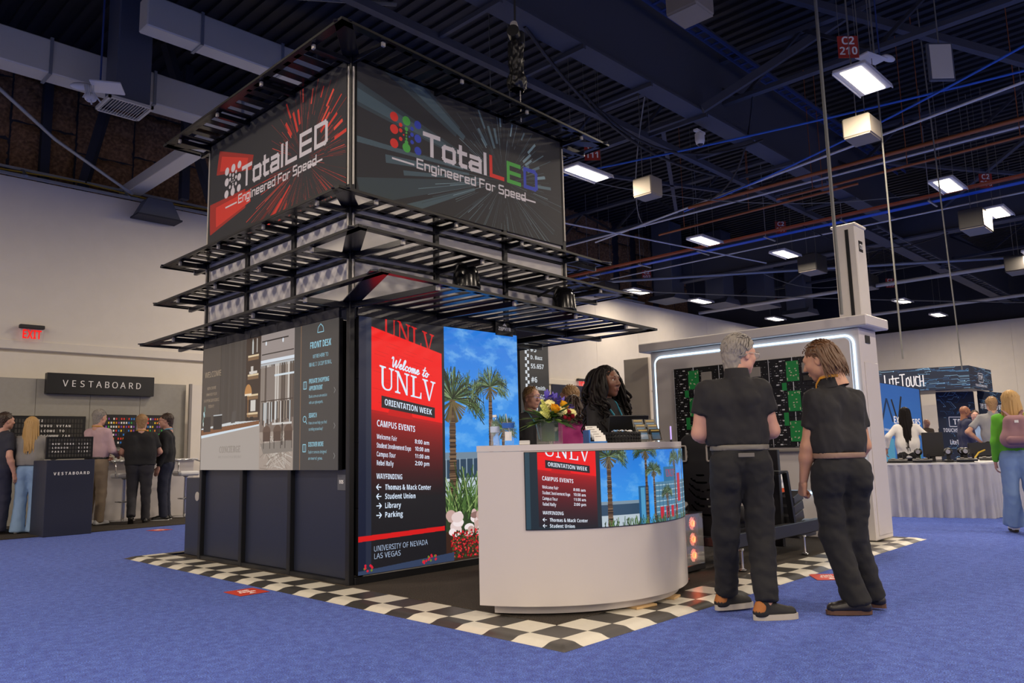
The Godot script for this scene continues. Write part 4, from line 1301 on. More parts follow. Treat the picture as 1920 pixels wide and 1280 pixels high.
# ---------------------------------------------------------------- pictures on screens and printed panels
const GL := {
	"T": [0.8, [[[0, 1], [0.8, 1]], [[0.4, 1], [0.4, 0.08]]]],
	"o": [0.62, [[[0.08, 0.06], [0.54, 0.06], [0.62, 0.14], [0.62, 0.6], [0.54, 0.68], [0.08, 0.68], [0, 0.6], [0, 0.14], [0.08, 0.06]]]],
	"t": [0.42, [[[0.1, 0.95], [0.1, 0.14], [0.18, 0.06], [0.42, 0.06]], [[0.0, 0.68], [0.42, 0.68]]]],
	"a": [0.62, [[[0.05, 0.68], [0.54, 0.68], [0.62, 0.6], [0.62, 0.06]], [[0.62, 0.06], [0.08, 0.06], [0, 0.14], [0, 0.3], [0.08, 0.38], [0.62, 0.38]]]],
	"l": [0.08, [[[0.04, 1.02], [0.04, 0.06]]]],
	"L": [0.72, [[[0, 1], [0, 0.06], [0.72, 0.06]]]],
	"E": [0.72, [[[0.72, 1], [0, 1], [0, 0.06], [0.72, 0.06]], [[0, 0.53], [0.72, 0.53]]]],
	"D": [0.76, [[[0, 1], [0.66, 1], [0.76, 0.9], [0.76, 0.16], [0.66, 0.06], [0, 0.06], [0, 1]]]],
	"n": [0.6, [[[0, 0.06], [0, 0.68], [0.52, 0.68], [0.6, 0.6], [0.6, 0.06]]]],
	"g": [0.6, [[[0.6, 0.06], [0.08, 0.06], [0, 0.14], [0, 0.6], [0.08, 0.68], [0.6, 0.68], [0.6, -0.16], [0.52, -0.24], [0.05, -0.24]]]],
	"i": [0.06, [[[0.03, 0.06], [0.03, 0.6]], [[0.03, 0.93], [0.03, 0.94]]]],
	"e": [0.6, [[[0.56, 0.06], [0.08, 0.06], [0, 0.14], [0, 0.6], [0.08, 0.68], [0.52, 0.68], [0.6, 0.6], [0.6, 0.37], [0, 0.37]]]],
	"r": [0.42, [[[0, 0.06], [0, 0.68], [0.42, 0.68]]]],
	"d": [0.6, [[[0.6, 1.0], [0.6, 0.06], [0.08, 0.06], [0, 0.14], [0, 0.6], [0.08, 0.68], [0.6, 0.68]]]],
	"F": [0.68, [[[0.68, 1], [0, 1], [0, 0.06]], [[0, 0.53], [0.6, 0.53]]]],
	"S": [0.68, [[[0.66, 1], [0.08, 1], [0, 0.92], [0, 0.6], [0.08, 0.53], [0.6, 0.53], [0.68, 0.46], [0.68, 0.14], [0.6, 0.06], [0.0, 0.06]]]],
	"p": [0.6, [[[0, -0.26], [0, 0.68], [0.52, 0.68], [0.6, 0.6], [0.6, 0.14], [0.52, 0.06], [0, 0.06]]]],
}

func burst_print(red: bool) -> ImageTexture:
	var W := 1440
	var Hh := 620
	var p := Pic.new(W, Hh, Color("2b2c30"))
	var rng := RandomNumberGenerator.new()
	rng.seed = 21
	var c := Vector2(0.665 * W, 0.56 * Hh) if not red else Vector2(0.74 * W, 0.6 * Hh)
	var pal := [Color("5f7880"), Color("4b6068"), Color("3a484e"), Color("7d9aa2")] if not red else [Color("d8392a"), Color("a52c22"), Color("6a2220"), Color("e8503c")]
	# broad streaks at the left and the upper left
	var R := func(a0: float, a1: float, r0: float, r1: float, col: Color) -> void:
		var pts := []
		for k in 9:
			var a := lerpf(a0, a1, k / 8.0)
			pts.append(c + Vector2(cos(a), sin(a)) * r1)
		for k in 5:
			var a := lerpf(a1, a0, k / 4.0)
			pts.append(c + Vector2(cos(a), sin(a)) * r0)
		p.poly(pts, col)
	if not red:
		R.call(3.28, 3.40, 330, 1200, pal[2]); R.call(3.30, 3.365, 420, 1150, pal[1]); R.call(3.55, 3.72, 380, 900, pal[2]); R.call(3.60, 3.69, 330, 800, pal[1])
		R.call(3.10, 3.13, 300, 980, pal[1]); R.call(2.80, 2.93, 200, 980, pal[2]); R.call(2.70, 2.76, 240, 900, pal[1]); R.call(3.02, 3.07, 260, 800, pal[1]); R.call(2.95, 2.985, 180, 700, pal[1])
	else:
		R.call(3.32, 3.46, 560, 1000, pal[1]); R.call(3.34, 3.43, 620, 960, pal[0]); R.call(2.99, 3.16, 620, 1060, pal[1]); R.call(3.01, 3.13, 560, 980, pal[0]); R.call(2.5, 2.6, 260, 1100, pal[1]); R.call(2.52, 2.57, 160, 900, pal[0]); R.call(2.68, 2.72, 200, 1000, pal[2]); R.call(2.3, 2.36, 240, 900, pal[1])
	for k in 210:
		var a := rng.randf() * TAU
		if sin(a) < -0.2 and cos(a) < -0.75 and rng.randf() < 0.5: continue
		var r0 := rng.randf_range(30, 260)
		var r1 := r0 + rng.randf_range(30, 330) * (1.3 if sin(a) > 0 else 0.7)
		var w := rng.randf_range(0.0015, 0.009)
		R.call(a, a + w, r0, r1, pal[rng.randi() % 4])
	for k in 16:
		var a := rng.randf_range(-2.3, 0.1)
		var r0 := rng.randf_range(180, 330)
		var q := c + Vector2(cos(a), sin(a)) * r0
		var e := c + Vector2(cos(a), sin(a)) * (r0 + rng.randf_range(30, 110))
		p.line([q, e], rng.randf_range(6, 18), pal[[0, 3][rng.randi() % 2]], true)
	var ink := Color("d8d4d6")
	var dots := [Color("e0342c"), Color("4fae48"), Color("3347b8")] if not red else [ink, ink, ink]
	# metres from the panel's left edge and its top to picture
	var sx := W / 2.78 if not red else W / 2.66
	var sy := Hh / 1.25
	var X := func(m: float) -> float: return m * sx
	var Y := func(m: float) -> float: return m * sy
	var x0 := 0.41 if not red else 0.40
	for q in [[0, 0, 0.047, 0], [0, 0.125, 0.047, 0], [0, 0.265, 0.047, 0], [0.075, 0.06, 0.021, 0], [0.075, 0.115, 0.021, 0], [0.075, 0.2, 0.021, 0], [0.11, 0.15, 0.01, 0], [0.143, 0.0, 0.047, 1], [0.143, 0.082, 0.021, 1], [0.143, 0.12, 0.012, 1], [0.143, 0.15, 0.008, 1], [0.143, 0.18, 0.012, 1], [0.143, 0.215, 0.021, 1], [0.143, 0.27, 0.047, 1], [0.28, 0, 0.042, 2], [0.28, 0.14, 0.042, 2], [0.28, 0.265, 0.042, 2], [0.21, 0.06, 0.021, 2], [0.21, 0.12, 0.021, 2], [0.21, 0.195, 0.021, 2], [0.178, 0.15, 0.01, 2]]:
		p.disc(X.call(x0 + q[0]), Y.call(0.415 + q[1]), q[2] * sx, q[2] * sy, dots[q[3]])
	var size := 0.215 * sy
	var wide := sx / sy
	var x: float = X.call(0.775 if not red else 0.76)
	var by: float = Y.call(0.695)
	var pen := 0.045 * sy
	x = p.strokes("Total", GL, x, by, size, pen, ink, 0.29, wide * 1.02)
	for k in 3:
		x = p.strokes("LED"[k], GL, x + (0 if k else size * 0.05), by, size * 1.0, pen, dots[k] if not red else ink, 0.35, wide * 1.12)
	var y2: float = Y.call(0.855)
	p.strokes("Engineered For Speed", GL, X.call(0.68 if not red else 0.68), y2, 0.092 * sy, 0.0175 * sy, ink, 0.31, wide * 1.0)
	p.rect(X.call(0.385), Y.call(0.822), 0.26 * sx, 0.018 * sy, ink)
	p.rect(X.call(2.1 if not red else 2.04), Y.call(0.822), 0.24 * sx, 0.018 * sy, ink)
	return p.tex()

const SCRIPT := {
	"W": [0.95, [[[0, 0.8], [0.08, 0.95], [0.16, 0.85], [0.2, 0.3], [0.28, 0.0], [0.4, 0.25], [0.52, 0.7], [0.55, 0.3], [0.62, 0.0], [0.78, 0.3], [0.9, 0.75], [0.95, 0.95]]]],
	"e": [0.38, [[[-0.02, 0.12], [0.12, 0.2], [0.26, 0.36], [0.2, 0.46], [0.08, 0.38], [0.06, 0.15], [0.16, 0.0], [0.3, 0.06], [0.4, 0.18]]]],
	"l": [0.32, [[[-0.02, 0.12], [0.14, 0.4], [0.24, 0.85], [0.18, 1.0], [0.08, 0.75], [0.07, 0.2], [0.14, 0.0], [0.28, 0.1], [0.34, 0.2]]]],
	"c": [0.36, [[[0.28, 0.38], [0.18, 0.46], [0.06, 0.34], [0.06, 0.12], [0.16, 0.0], [0.3, 0.07], [0.38, 0.18]]]],
	"o": [0.4, [[[0.2, 0.46], [0.06, 0.34], [0.06, 0.1], [0.16, 0.0], [0.28, 0.1], [0.28, 0.34], [0.2, 0.46], [0.3, 0.36], [0.42, 0.36]]]],
	"m": [0.58, [[[0, 0.3], [0.06, 0.44], [0.08, 0], [0.1, 0.28], [0.2, 0.45], [0.25, 0.3], [0.25, 0], [0.27, 0.28], [0.37, 0.45], [0.43, 0.3], [0.42, 0.08], [0.5, 0], [0.6, 0.16]]]],
	"t": [0.34, [[[0.02, 0.12], [0.14, 0.5], [0.18, 0.95], [0.14, 0.5], [0.1, 0.1], [0.18, 0], [0.32, 0.12]], [[0.0, 0.62], [0.16, 0.65], [0.34, 0.64]]]],
}

func script(p: Pic, s: String, x: float, y: float, size: float, pen: float, c: Color) -> void:
	for ch in s:
		if ch == " ":
			x += size * 0.4
			continue
		for st in SCRIPT[ch][1]:
			var curve := Curve2D.new()
			var q := []
			for a in st: q.append(Vector2(x + (a[0] + a[1] * 0.22) * size, y - a[1] * size))
			for i in q.size():
				var tg: Vector2 = (q[mini(i + 1, q.size() - 1)] - q[maxi(i - 1, 0)]) / 6.0
				curve.add_point(q[i], -tg, tg)
			curve.bake_interval = size * 0.05
			var pts := []
			for b in curve.get_baked_points(): pts.append(b)
			p.line(pts, pen, c, true)
		x += SCRIPT[ch][0] * size

func sky_into(p: Pic, x0: int, y0: int, w: int, h: int, sd: int) -> void:
	var f := FastNoiseLite.new()
	f.seed = sd; f.frequency = 0.012; f.fractal_octaves = 5; f.domain_warp_enabled = true; f.domain_warp_amplitude = 30
	var q := 4
	var im := Image.create(maxi(1, w / q), maxi(1, h / q), false, Image.FORMAT_RGB8)
	for y in im.get_height():
		var v := float(y) / im.get_height()
		for x in im.get_width():
			var n := clampf((f.get_noise_2d(x * 1.6 + y * 0.9, y * 3.4 - x * 0.6) + 0.05) * 2.0, 0, 1) * (1.0 - 0.55 * v)
			im.set_pixel(x, y, Color("2378d8").lerp(Color("3fa6f6"), v).lerp(Color("bcdcf8"), n * 0.45))
	im.resize(w, h, Image.INTERPOLATE_CUBIC)
	p.im.blit_rect(im, Rect2i(0, 0, w, h), Vector2i(x0, y0))

func palm(p: Pic, x: float, top: float, bot: float, tw: float, r: float, sd: int) -> void:
	var rng := RandomNumberGenerator.new()
	rng.seed = sd
	var k := top
	while k < bot:
		var w := tw * (0.8 + 0.35 * (k - top) / (bot - top)) * rng.randf_range(0.88, 1.12)
		p.rect(x - w / 2, k, w, 4, [Color("4a3526"), Color("5d4634"), Color("34251b"), Color("7a6048")][rng.randi() % 4])
		k += 3
	for j in 110:
		var a := rng.randf_range(-PI * 1.12, PI * 0.12)
		var L := r * rng.randf_range(0.65, 1.05)
		var e := Vector2(cos(a), sin(a) * 0.8) * L
		var col: Color = [Color("1c2a16"), Color("2f4522"), Color("121c0d"), Color("4a6234"), Color("7f9468")][rng.randi() % 5]
		var b := Vector2(x, top + r * 0.1)
		var m := b + e * 0.65
		p.line([b, m, b + e + Vector2(0, L * 0.3 * absf(cos(a)))], r * 0.022, col)
		for s in 5:
			var q := m + e * 0.08 * s
			p.line([q, q + Vector2(rng.randf_range(-0.1, 0.1), rng.randf_range(0.08, 0.3)) * L], r * 0.014, col)
	for j in 30:
		var a := rng.randf_range(0.2, PI - 0.2)
		p.line([Vector2(x, top + r * 0.15), Vector2(x + cos(a) * r * 0.42, top + r * (0.15 + 0.5 * sin(a)))], r * 0.03, [Color("6a5a38"), Color("4a4428")][j % 2])

# metres: x from the left edge of the tall screen, y above its lower edge
func campus_board(p: Pic, X: Callable, Y: Callable, k: float, ink: Color) -> void:
	p.warp = func(q: Vector2) -> Vector2:
		var ym: float = (Y.call(0.0) - q.y) / k + 0.075
		return q + Vector2(0, (q.x - X.call(0.13)) * 0.128 * (ym - 0.35))
	p.rect(X.call(0.13), Y.call(2.08), 0.795 * k, (2.08 - 0.62) * k, Color("2a1114"))
	for j in 30:
		var t := j / 29.0
		p.rect(X.call(0.13), Y.call(1.36 - 0.72 * t), 0.795 * k, 0.028 * k, Color("b00f12").lerp(Color("1c1a1e"), pow(t, 0.7)))
	p.rect(X.call(0.13), Y.call(2.08), 0.795 * k, 0.72 * k, Color("ee1010"))
	for j in 40: p.rect(X.call(0.13 + fmod(j * 0.37, 0.6)), Y.call(2.0 - fmod(j * 0.173, 0.6)), 0.12 * k, 0.004 * k, Color("d40c0e"))
	p.poly([Vector2(X.call(0.33), Y.call(1.42)), Vector2(X.call(0.56), Y.call(1.42)), Vector2(X.call(0.58), Y.call(1.34)), Vector2(X.call(0.3), Y.call(1.34))], Color("c40a0c"))
	script(p, "Welcome to", X.call(0.335), Y.call(1.785), 0.094 * k, 0.0125 * k, ink)
	p.text("UNLV", X.call(0.215), Y.call(1.555), 0.205 * k, ink, "serif", false, 0.63 * k)
	p.rect(X.call(0.235), Y.call(1.5), 0.6 * k, 0.105 * k, Color("221d22"))
	p.text("ORIENTATION WEEK", X.call(0.535), Y.call(1.422), 0.055 * k, ink, "sans", true, 0.53 * k, 1)
	p.text("CAMPUS EVENTS", X.call(0.188), Y.call(1.226), 0.055 * k, ink, "sans", true, 0.415 * k)
	var rows := [["Welcome Fair", "8:00 am", 0.215], ["Student Involvement Expo", "10:00 am", 0.37], ["Campus Tour", "11:00 am", 0.2], ["Rebel Rally", "2:00 pm", 0.178]]
	for j in 4:
		p.text(rows[j][0], X.call(0.185), Y.call(1.118 - j * 0.075), 0.042 * k, ink, "sans", true, rows[j][2] * k)
		p.text(rows[j][1], X.call(0.765), Y.call(1.118 - j * 0.068), 0.04 * k, ink, "sans", true, 0.165 * k, 2)
	p.text("WAYFINDING", X.call(0.182), Y.call(0.778), 0.046 * k, ink, "sans", true, 0.275 * k)
	var ways := [["Thomas & Mack Center", -1, 0.51], ["Student Union", -1, 0.33], ["Library", 1, 0.17], ["Parking", 1, 0.19]]
	for j in 4:
		var y: float = 0.686 - j * 0.079
		p.text(ways[j][0], X.call(0.272), Y.call(y), 0.046 * k, ink, "sans", true, ways[j][2] * k)
		var ax: float = X.call(0.182)
		var ay: float = Y.call(y + 0.022)
		var s: int = ways[j][1]
		var tip := Vector2(ax if s < 0 else ax + 0.052 * k, ay)
		p.line([Vector2(ax, ay), Vector2(ax + 0.052 * k, ay)], 0.009 * k, ink)
		p.line([tip + Vector2(-s, -1) * 0.024 * k, tip, tip + Vector2(-s, 1) * 0.024 * k], 0.009 * k, ink)
	p.warp = null

func campus_screen() -> ImageTexture:
	var k := 480.0
	var W := int(1.95 * k)
	var Hh := int(2.16 * k)
	var p := Pic.new(W, Hh, Color("1d1d22"))
	var X := func(m: float) -> float: return m * k
	var Y := func(m: float) -> float: return Hh - m * k
	var ink := Color("dcecff")
	sky_into(p, int(0.955 * k), 0, W - int(0.955 * k), Hh, 3)
	# campus: building, palms, yucca, boulders, flowers
	p.poly([Vector2(X.call(0.95), Y.call(0.98)), Vector2(X.call(1.95), Y.call(0.98)), Vector2(X.call(1.95), Y.call(0.6)), Vector2(X.call(0.95), Y.call(0.6))], Color("6f8598"))
	p.poly([Vector2(X.call(0.95), Y.call(0.91)), Vector2(X.call(1.95), Y.call(0.93)), Vector2(X.call(1.95), Y.call(0.74)), Vector2(X.call(0.95), Y.call(0.72))], Color("2b4258"))
	for j in 12: p.rect(X.call(0.96 + j * 0.085), Y.call(0.92), 0.012 * k, 0.2 * k, Color("8fa3b2"))
	p.rect(X.call(0.95), Y.call(0.74), 1.0 * k, 0.2 * k, Color("b9c6d2"))
	p.rect(X.call(0.95), Y.call(0.56), 1.0 * k, 0.6 * k, Color("2f3f26")); p.rect(X.call(0.95), Y.call(0.26), 1.0 * k, 0.3 * k, Color("3a241c"))
	palm(p, X.call(1.05), Y.call(1.52), Y.call(0.3), 0.085 * k, 0.42 * k, 4)
	palm(p, X.call(1.55), Y.call(1.64), Y.call(0.98), 0.05 * k, 0.26 * k, 5)
	palm(p, X.call(1.72), Y.call(1.22), Y.call(0.9), 0.04 * k, 0.2 * k, 6)
	var rng := RandomNumberGenerator.new()
	rng.seed = 8
	for j in 160:
		var bx := 0.98 + rng.randf() * 0.95
		var b := Vector2(X.call(bx), Y.call(rng.randf_range(0.34, 0.46)))
		p.line([b, b + Vector2(rng.randf_range(-0.28, 0.28), -rng.randf_range(0.2, 0.44)) * k], 0.012 * k, [Color("2d4420"), Color("4a6a34"), Color("88a060"), Color("1a2a14")][rng.randi() % 4])
	for j in 60:
		p.disc(X.call(1.0 + rng.randf() * 0.95), Y.call(rng.randf_range(0.22, 0.42)), rng.randf_range(0.03, 0.085) * k, rng.randf_range(0.025, 0.06) * k, [Color("c3a29a"), Color("e0cbc8"), Color("8d6c66"), Color("f0e2e2"), Color("d2b4b0")][rng.randi() % 5])
	for j in 700:
		p.disc(X.call(1.02 + rng.randf() * 0.93), Y.call(rng.randf_range(0.02, 0.26)), rng.randf_range(0.005, 0.013) * k, rng.randf_range(0.005, 0.012) * k, [Color("d0202a"), Color("e23b3f"), Color("3e5a2c"), Color("2a3d1e"), Color("a8141e")][rng.randi() % 5])
	# the kiosk
	p.rect(0, 0, 0.075 * k, Hh, Color("161d33")); p.rect(0.075 * k, 0, 0.055 * k, Hh, Color("252b3e")); p.rect(0.13 * k, 0, 0.825 * k, Hh, Color("1c1b20"))
	p.warp = func(q: Vector2) -> Vector2: return q + Vector2(0, (q.x - 0.13 * k) * 0.23)
	p.text("UNLV", X.call(0.255), Y.call(2.05), 0.175 * k, Color("c81216"), "serif", false, 0.58 * k)
	p.warp = null
	campus_board(p, X, Y, k, ink)
	p.poly([Vector2(0, Y.call(0.31)), Vector2(0.94 * k, Y.call(0.32)), Vector2(0.94 * k, Y.call(0.28)), Vector2(0, Y.call(0.265))], Color("d31a1c"))
	p.text("UNIVERSITY OF NEVADA", X.call(0.158), Y.call(0.176), 0.044 * k, Color("a9bcd8"), "sans", false, 0.58 * k)
	p.text("LAS VEGAS", X.call(0.16), Y.call(0.115), 0.044 * k, Color("a9bcd8"), "sans", false, 0.275 * k)
	p.poly([Vector2(0, Y.call(0.03)), Vector2(1.05 * k, Y.call(0.075)), Vector2(1.05 * k, Hh), Vector2(0, Hh)], Color("33405c"))
	for j in 26:
		var fx: float = [0.1, 0.72, 0.8][j % 3] + rng.randf_range(-0.04, 0.04)
		p.disc(X.call(fx), Y.call(rng.randf_range(0.02, 0.08)), 0.011 * k, 0.011 * k, Color("d22036") if j % 4 else Color("6c7a2e"))
	return p.tex()

func counter_screen() -> ImageTexture:
	# the same programme, cropped wide; metres along the curve
	var k := 760.0
	var W := int(1.545 * k)
	var Hh := int(0.493 * k)
	var p := Pic.new(W, Hh, Color("22343f"))
	var X := func(m: float) -> float: return m * k
	var Y := func(m: float) -> float: return Hh - m * k
	sky_into(p, int(0.5 * k), 0, W - int(0.5 * k), Hh, 7)
	p.rect(X.call(0.5), Y.call(0.16), 0.34 * k, 0.16 * k, Color("7d93a4")); p.rect(X.call(0.5), Y.call(0.14), 0.34 * k, 0.07 * k, Color("2f4a63")); p.rect(X.call(0.5), Y.call(0.07), 0.4 * k, 0.07 * k, Color("b8c6d0"))
	p.rect(X.call(0.8), Y.call(0.25), 0.1 * k, 0.25 * k, Color("1d5a8a")); p.rect(X.call(0.82), Y.call(0.24), 0.04 * k, 0.24 * k, Color("4f9cc8"))
	p.rect(X.call(0.95), Y.call(0.27), 0.595 * k, 0.27 * k, Color("51809c"))
	for j in 7: p.rect(X.call(0.95), Y.call(0.25 - j * 0.036), 0.595 * k, 0.007 * k, Color("a8c4d2"))
	for j in 14: p.rect(X.call(0.97 + j * 0.042), Y.call(0.26), 0.006 * k, 0.26 * k, Color("38627e"))
	p.rect(X.call(1.08), Y.call(0.37), 0.2 * k, 0.1 * k, Color("2f6d93")); p.text("UNLV", X.call(1.11), Y.call(0.3), 0.05 * k, Color("c42a34"), "serif", false, 0.14 * k)
	p.rect(X.call(1.3), Y.call(0.32), 0.07 * k, 0.2 * k, Color("b81a24"))
	for j in 4: p.rect(X.call(1.02 + j * 0.075), Y.call(0.1), 0.045 * k, 0.08 * k, Color("c0222c"))
	palm(p, X.call(0.565), Y.call(0.47), Y.call(0.0), 0.034 * k, 0.15 * k, 14)
	palm(p, X.call(0.88), Y.call(0.5), Y.call(0.0), 0.024 * k, 0.12 * k, 15)
	palm(p, X.call(0.96), Y.call(0.36), Y.call(0.02), 0.02 * k, 0.09 * k, 16)
	palm(p, X.call(1.26), Y.call(0.43), Y.call(0.0), 0.022 * k, 0.1 * k, 17)
	palm(p, X.call(1.12), Y.call(0.2), Y.call(0.02), 0.02 * k, 0.08 * k, 18)
	palm(p, X.call(1.45), Y.call(0.45), Y.call(0.0), 0.022 * k, 0.1 * k, 19)
	var rng := RandomNumberGenerator.new()
	rng.seed = 9
	for j in 150:
		var b := Vector2(X.call(0.52 + rng.randf() * 1.0), Y.call(0.0))
		p.line([b, b - Vector2(rng.randf_range(-0.02, 0.02), rng.randf_range(0.02, 0.06)) * k], 0.005 * k, [Color("35562a"), Color("5a7a3c"), Color("1f3416")][rng.randi() % 3])
	p.rect(0, 0, 0.03 * k, Hh, Color("27424f")); p.rect(0.03 * k, 0, 0.052 * k, Hh, Color("16262f")); p.rect(0.082 * k, 0, 0.418 * k, Hh, Color("1b2830"))
	var kb := k * 0.49
	campus_board(p, func(m: float) -> float: return m * kb + 0.018 * k, func(m: float) -> float: return (1.585 - m) * kb, kb, Color("e6f2ff"))
	return p.tex()

func shop_screen() -> ImageTexture:
	var k := 420.0
	var W := int(2.64 * k)
	var Hh := int(1.305 * k)
	var p := Pic.new(W, Hh, Color("4a423d"))
	var X := func(m: float) -> float: return m * k
	var Y := func(m: float) -> float: return Hh - m * k
	var rng := RandomNumberGenerator.new()
	rng.seed = 31
	for j in 30: p.rect(X.call(j * 0.043), 0, 0.038 * k, Hh, Color("4b433d").lerp(Color("57504a"), rng.randf()))
	p.rect(X.call(0.0), 0, 0.42 * k, Hh, Color("564d46")); p.rect(X.call(0.42), 0, 0.012 * k, Hh, Color("3d3630"))
	# shelf wall
	p.rect(X.call(0.98), 0, 0.3 * k, Hh, Color("43342b"))
	for q in [1.13, 0.94, 0.74, 0.56]:
		p.rect(X.call(1.02), Y.call(q), 0.22 * k, 0.02 * k, Color("f2d9b0")); p.rect(X.call(1.02), Y.call(q) + 0.02 * k, 0.22 * k, 0.03 * k, Color("8a6a4a"))
	p.poly([Vector2(X.call(1.1), Y.call(1.14)), Vector2(X.call(1.1), Y.call(1.26)), Vector2(X.call(1.115), Y.call(1.3)), Vector2(X.call(1.13), Y.call(1.26)), Vector2(X.call(1.13), Y.call(1.14))], Color("cfd2cf"))
	p.rect(X.call(1.19), Y.call(1.29), 0.02 * k, 0.14 * k, Color("c8c0b8")); p.rect(X.call(1.08), Y.call(1.02), 0.05 * k, 0.08 * k, Color("d8d0c8")); p.rect(X.call(1.05), Y.call(0.97), 0.16 * k, 0.025 * k, Color("e8e0d8")); p.rect(X.call(1.09), Y.call(0.68), 0.1 * k, 0.11 * k, Color("e2dcd4"))
	# lamp
	p.rect(X.call(1.03), Y.call(0.74), 0.012 * k, 0.3 * k, Color("b07a44"))
	var dome := []
	for j in 11: dome.append(Vector2(X.call(1.036) + cos(PI + PI * j / 10) * 0.075 * k, Y.call(0.745) + sin(PI + PI * j / 10) * 0.1 * k))
	p.poly(dome, Color("c98f52")); p.rect(X.call(0.965), Y.call(0.75), 0.14 * k, 0.018 * k, Color("fff0d8"))
	# clothes room
	p.rect(X.call(1.28), 0, 0.63 * k, Hh, Color("8a7a70"))
	p.poly([Vector2(X.call(1.28), 0), Vector2(X.call(1.91), 0), Vector2(X.call(1.91), Y.call(1.04)), Vector2(X.call(1.28), Y.call(1.06))], Color("a89c98"))
	for j in 24: p.line([Vector2(X.call(1.28), j * 0.011 * k), Vector2(X.call(1.91), j * 0.0105 * k + 2)], 1.0, Color("9c908c"))
	p.rect(X.call(1.3), Y.call(1.245), 0.5 * k, 0.012 * k, Color("2c2624")); p.rect(X.call(1.3), Y.call(1.115), 0.6 * k, 0.01 * k, Color("2c2624"))
	for q in [1.38, 1.7]: p.disc(X.call(q), Y.call(1.215), 6, 9, Color("eef6ff"))
	p.rect(X.call(1.28), Y.call(1.055), 0.63 * k, 0.03 * k, Color("eaf4ff")); p.rect(X.call(1.28), Y.call(1.02), 0.63 * k, 0.04 * k, Color("c4c8cc"))
	for j in 16: p.rect(X.call(1.29 + j * 0.039), Y.call(1.0), 0.03 * k, 0.52 * k, [Color("7a6c62"), Color("b8aca2"), Color("968a80"), Color("d8d0c8"), Color("5c5048")][rng.randi() % 5])
	p.rect(X.call(1.4), Y.call(0.98), 0.16 * k, 0.32 * k, Color("8d8078"))
	p.rect(X.call(1.55), Y.call(0.9), 0.36 * k, 0.02 * k, Color("e6f2fa")); p.rect(X.call(1.3), Y.call(0.66), 0.6 * k, 0.01 * k, Color("4a3c34"))
	for j in 26: p.rect(X.call(1.33 + j * 0.021), Y.call(0.64), 0.016 * k, rng.randf_range(0.16, 0.24) * k, [Color("2a2422"), Color("e8e4e0"), Color("a89888"), Color("5c4c42"), Color("cfd8dc"), Color("3a3230")][rng.randi() % 6])
	p.poly([Vector2(X.call(1.28), Y.call(0.36)), Vector2(X.call(1.91), Y.call(0.36)), Vector2(X.call(1.91), Hh), Vector2(X.call(1.28), Hh)], Color("b0a094"))
	for j in 60: p.line([Vector2(X.call(1.29 + rng.randf() * 0.5), Y.call(rng.randf() * 0.34)), Vector2(X.call(1.4 + rng.randf() * 0.5), Y.call(rng.randf() * 0.34))], 3.0, [Color("c8bcb0"), Color("94867a"), Color("d8d0c6")][rng.randi() % 3])
	p.poly([Vector2(X.call(1.3), Y.call(0.25)), Vector2(X.call(1.88), Y.call(0.27)), Vector2(X.call(1.9), Y.call(0.17)), Vector2(X.call(1.36), Y.call(0.15))], Color("8f857c"))
	p.rect(X.call(1.52), Y.call(0.44), 0.36 * k, 0.018 * k, Color("e4e0dc")); p.rect(X.call(1.7), Y.call(0.43), 0.02 * k, 0.2 * k, Color("3a302a"))
	for q in [1.42, 1.62, 1.82]:
		p.disc(X.call(q), Y.call(0.36), 0.075 * k, 0.06 * k, Color("6a5448")); p.rect(X.call(q - 0.07), Y.call(0.36), 0.14 * k, 0.09 * k, Color("5c483e"))
		for s in [-0.06, 0.06]: p.rect(X.call(q + s), Y.call(0.28), 0.01 * k, 0.08 * k, Color("2a201c"))
	# menu column
	p.rect(X.call(1.91), 0, 0.73 * k, Hh, Color("4b4745")); p.rect(X.call(2.02), 0, 0.012 * k, Hh, Color("8a6a50"))
	var ink := Color("9fe0f6")
	p.line([Vector2(X.call(2.3), Y.call(1.21)), Vector2(X.call(2.31), Y.call(1.255)), Vector2(X.call(2.35), Y.call(1.285)), Vector2(X.call(2.39), Y.call(1.255)), Vector2(X.call(2.4), Y.call(1.21)), Vector2(X.call(2.3), Y.call(1.21))], 3, ink)
	p.text("FRONT DESK", X.call(2.35), Y.call(1.075), 0.06 * k, ink, "sans", true, 0.34 * k, 1)
	p.text("WE'RE HERE TO", X.call(2.35), Y.call(0.985), 0.034 * k, ink, "sans", false, 0.25 * k, 1); p.text("MAKE IT EXCEPTIONAL", X.call(2.35), Y.call(0.915), 0.034 * k, ink, "sans", false, 0.36 * k, 1)
	var rows := [["PRIVATE SHOPPING", "APPOINTMENT", "Book a one-on-one session", "with our style experts.", 0.765], ["SEARCH", "", "How can we help you find", "something extraordinary?", 0.46], ["DISCOVER MORE", "", "Explore services designed", "around you.", 0.205]]
	for j in 3:
		var r: Array = rows[j]
		var y: float = r[4]
		p.text(r[0], X.call(2.17), Y.call(y), 0.04 * k, ink, "sans", true, (0.32 if j == 0 else (0.13 if j == 1 else 0.24)) * k)
		if r[1]: p.text(r[1], X.call(2.17), Y.call(y - 0.065), 0.04 * k, ink, "sans", true, 0.22 * k)
		var y3 := y - (0.13 if r[1] else 0.06)
		p.text(r[2], X.call(2.17), Y.call(y3), 0.026 * k, ink, "sans", false, 0.29 * k); p.text(r[3], X.call(2.17), Y.call(y3 - 0.055), 0.026 * k, ink, "sans", false, 0.23 * k)
		p.line([Vector2(X.call(2.57), Y.call(y - 0.06)), Vector2(X.call(2.59), Y.call(y - 0.085)), Vector2(X.call(2.57), Y.call(y - 0.11))], 2.5, Color("9a9896"))
		var c := Vector2(X.call(2.1), Y.call(y - 0.01))
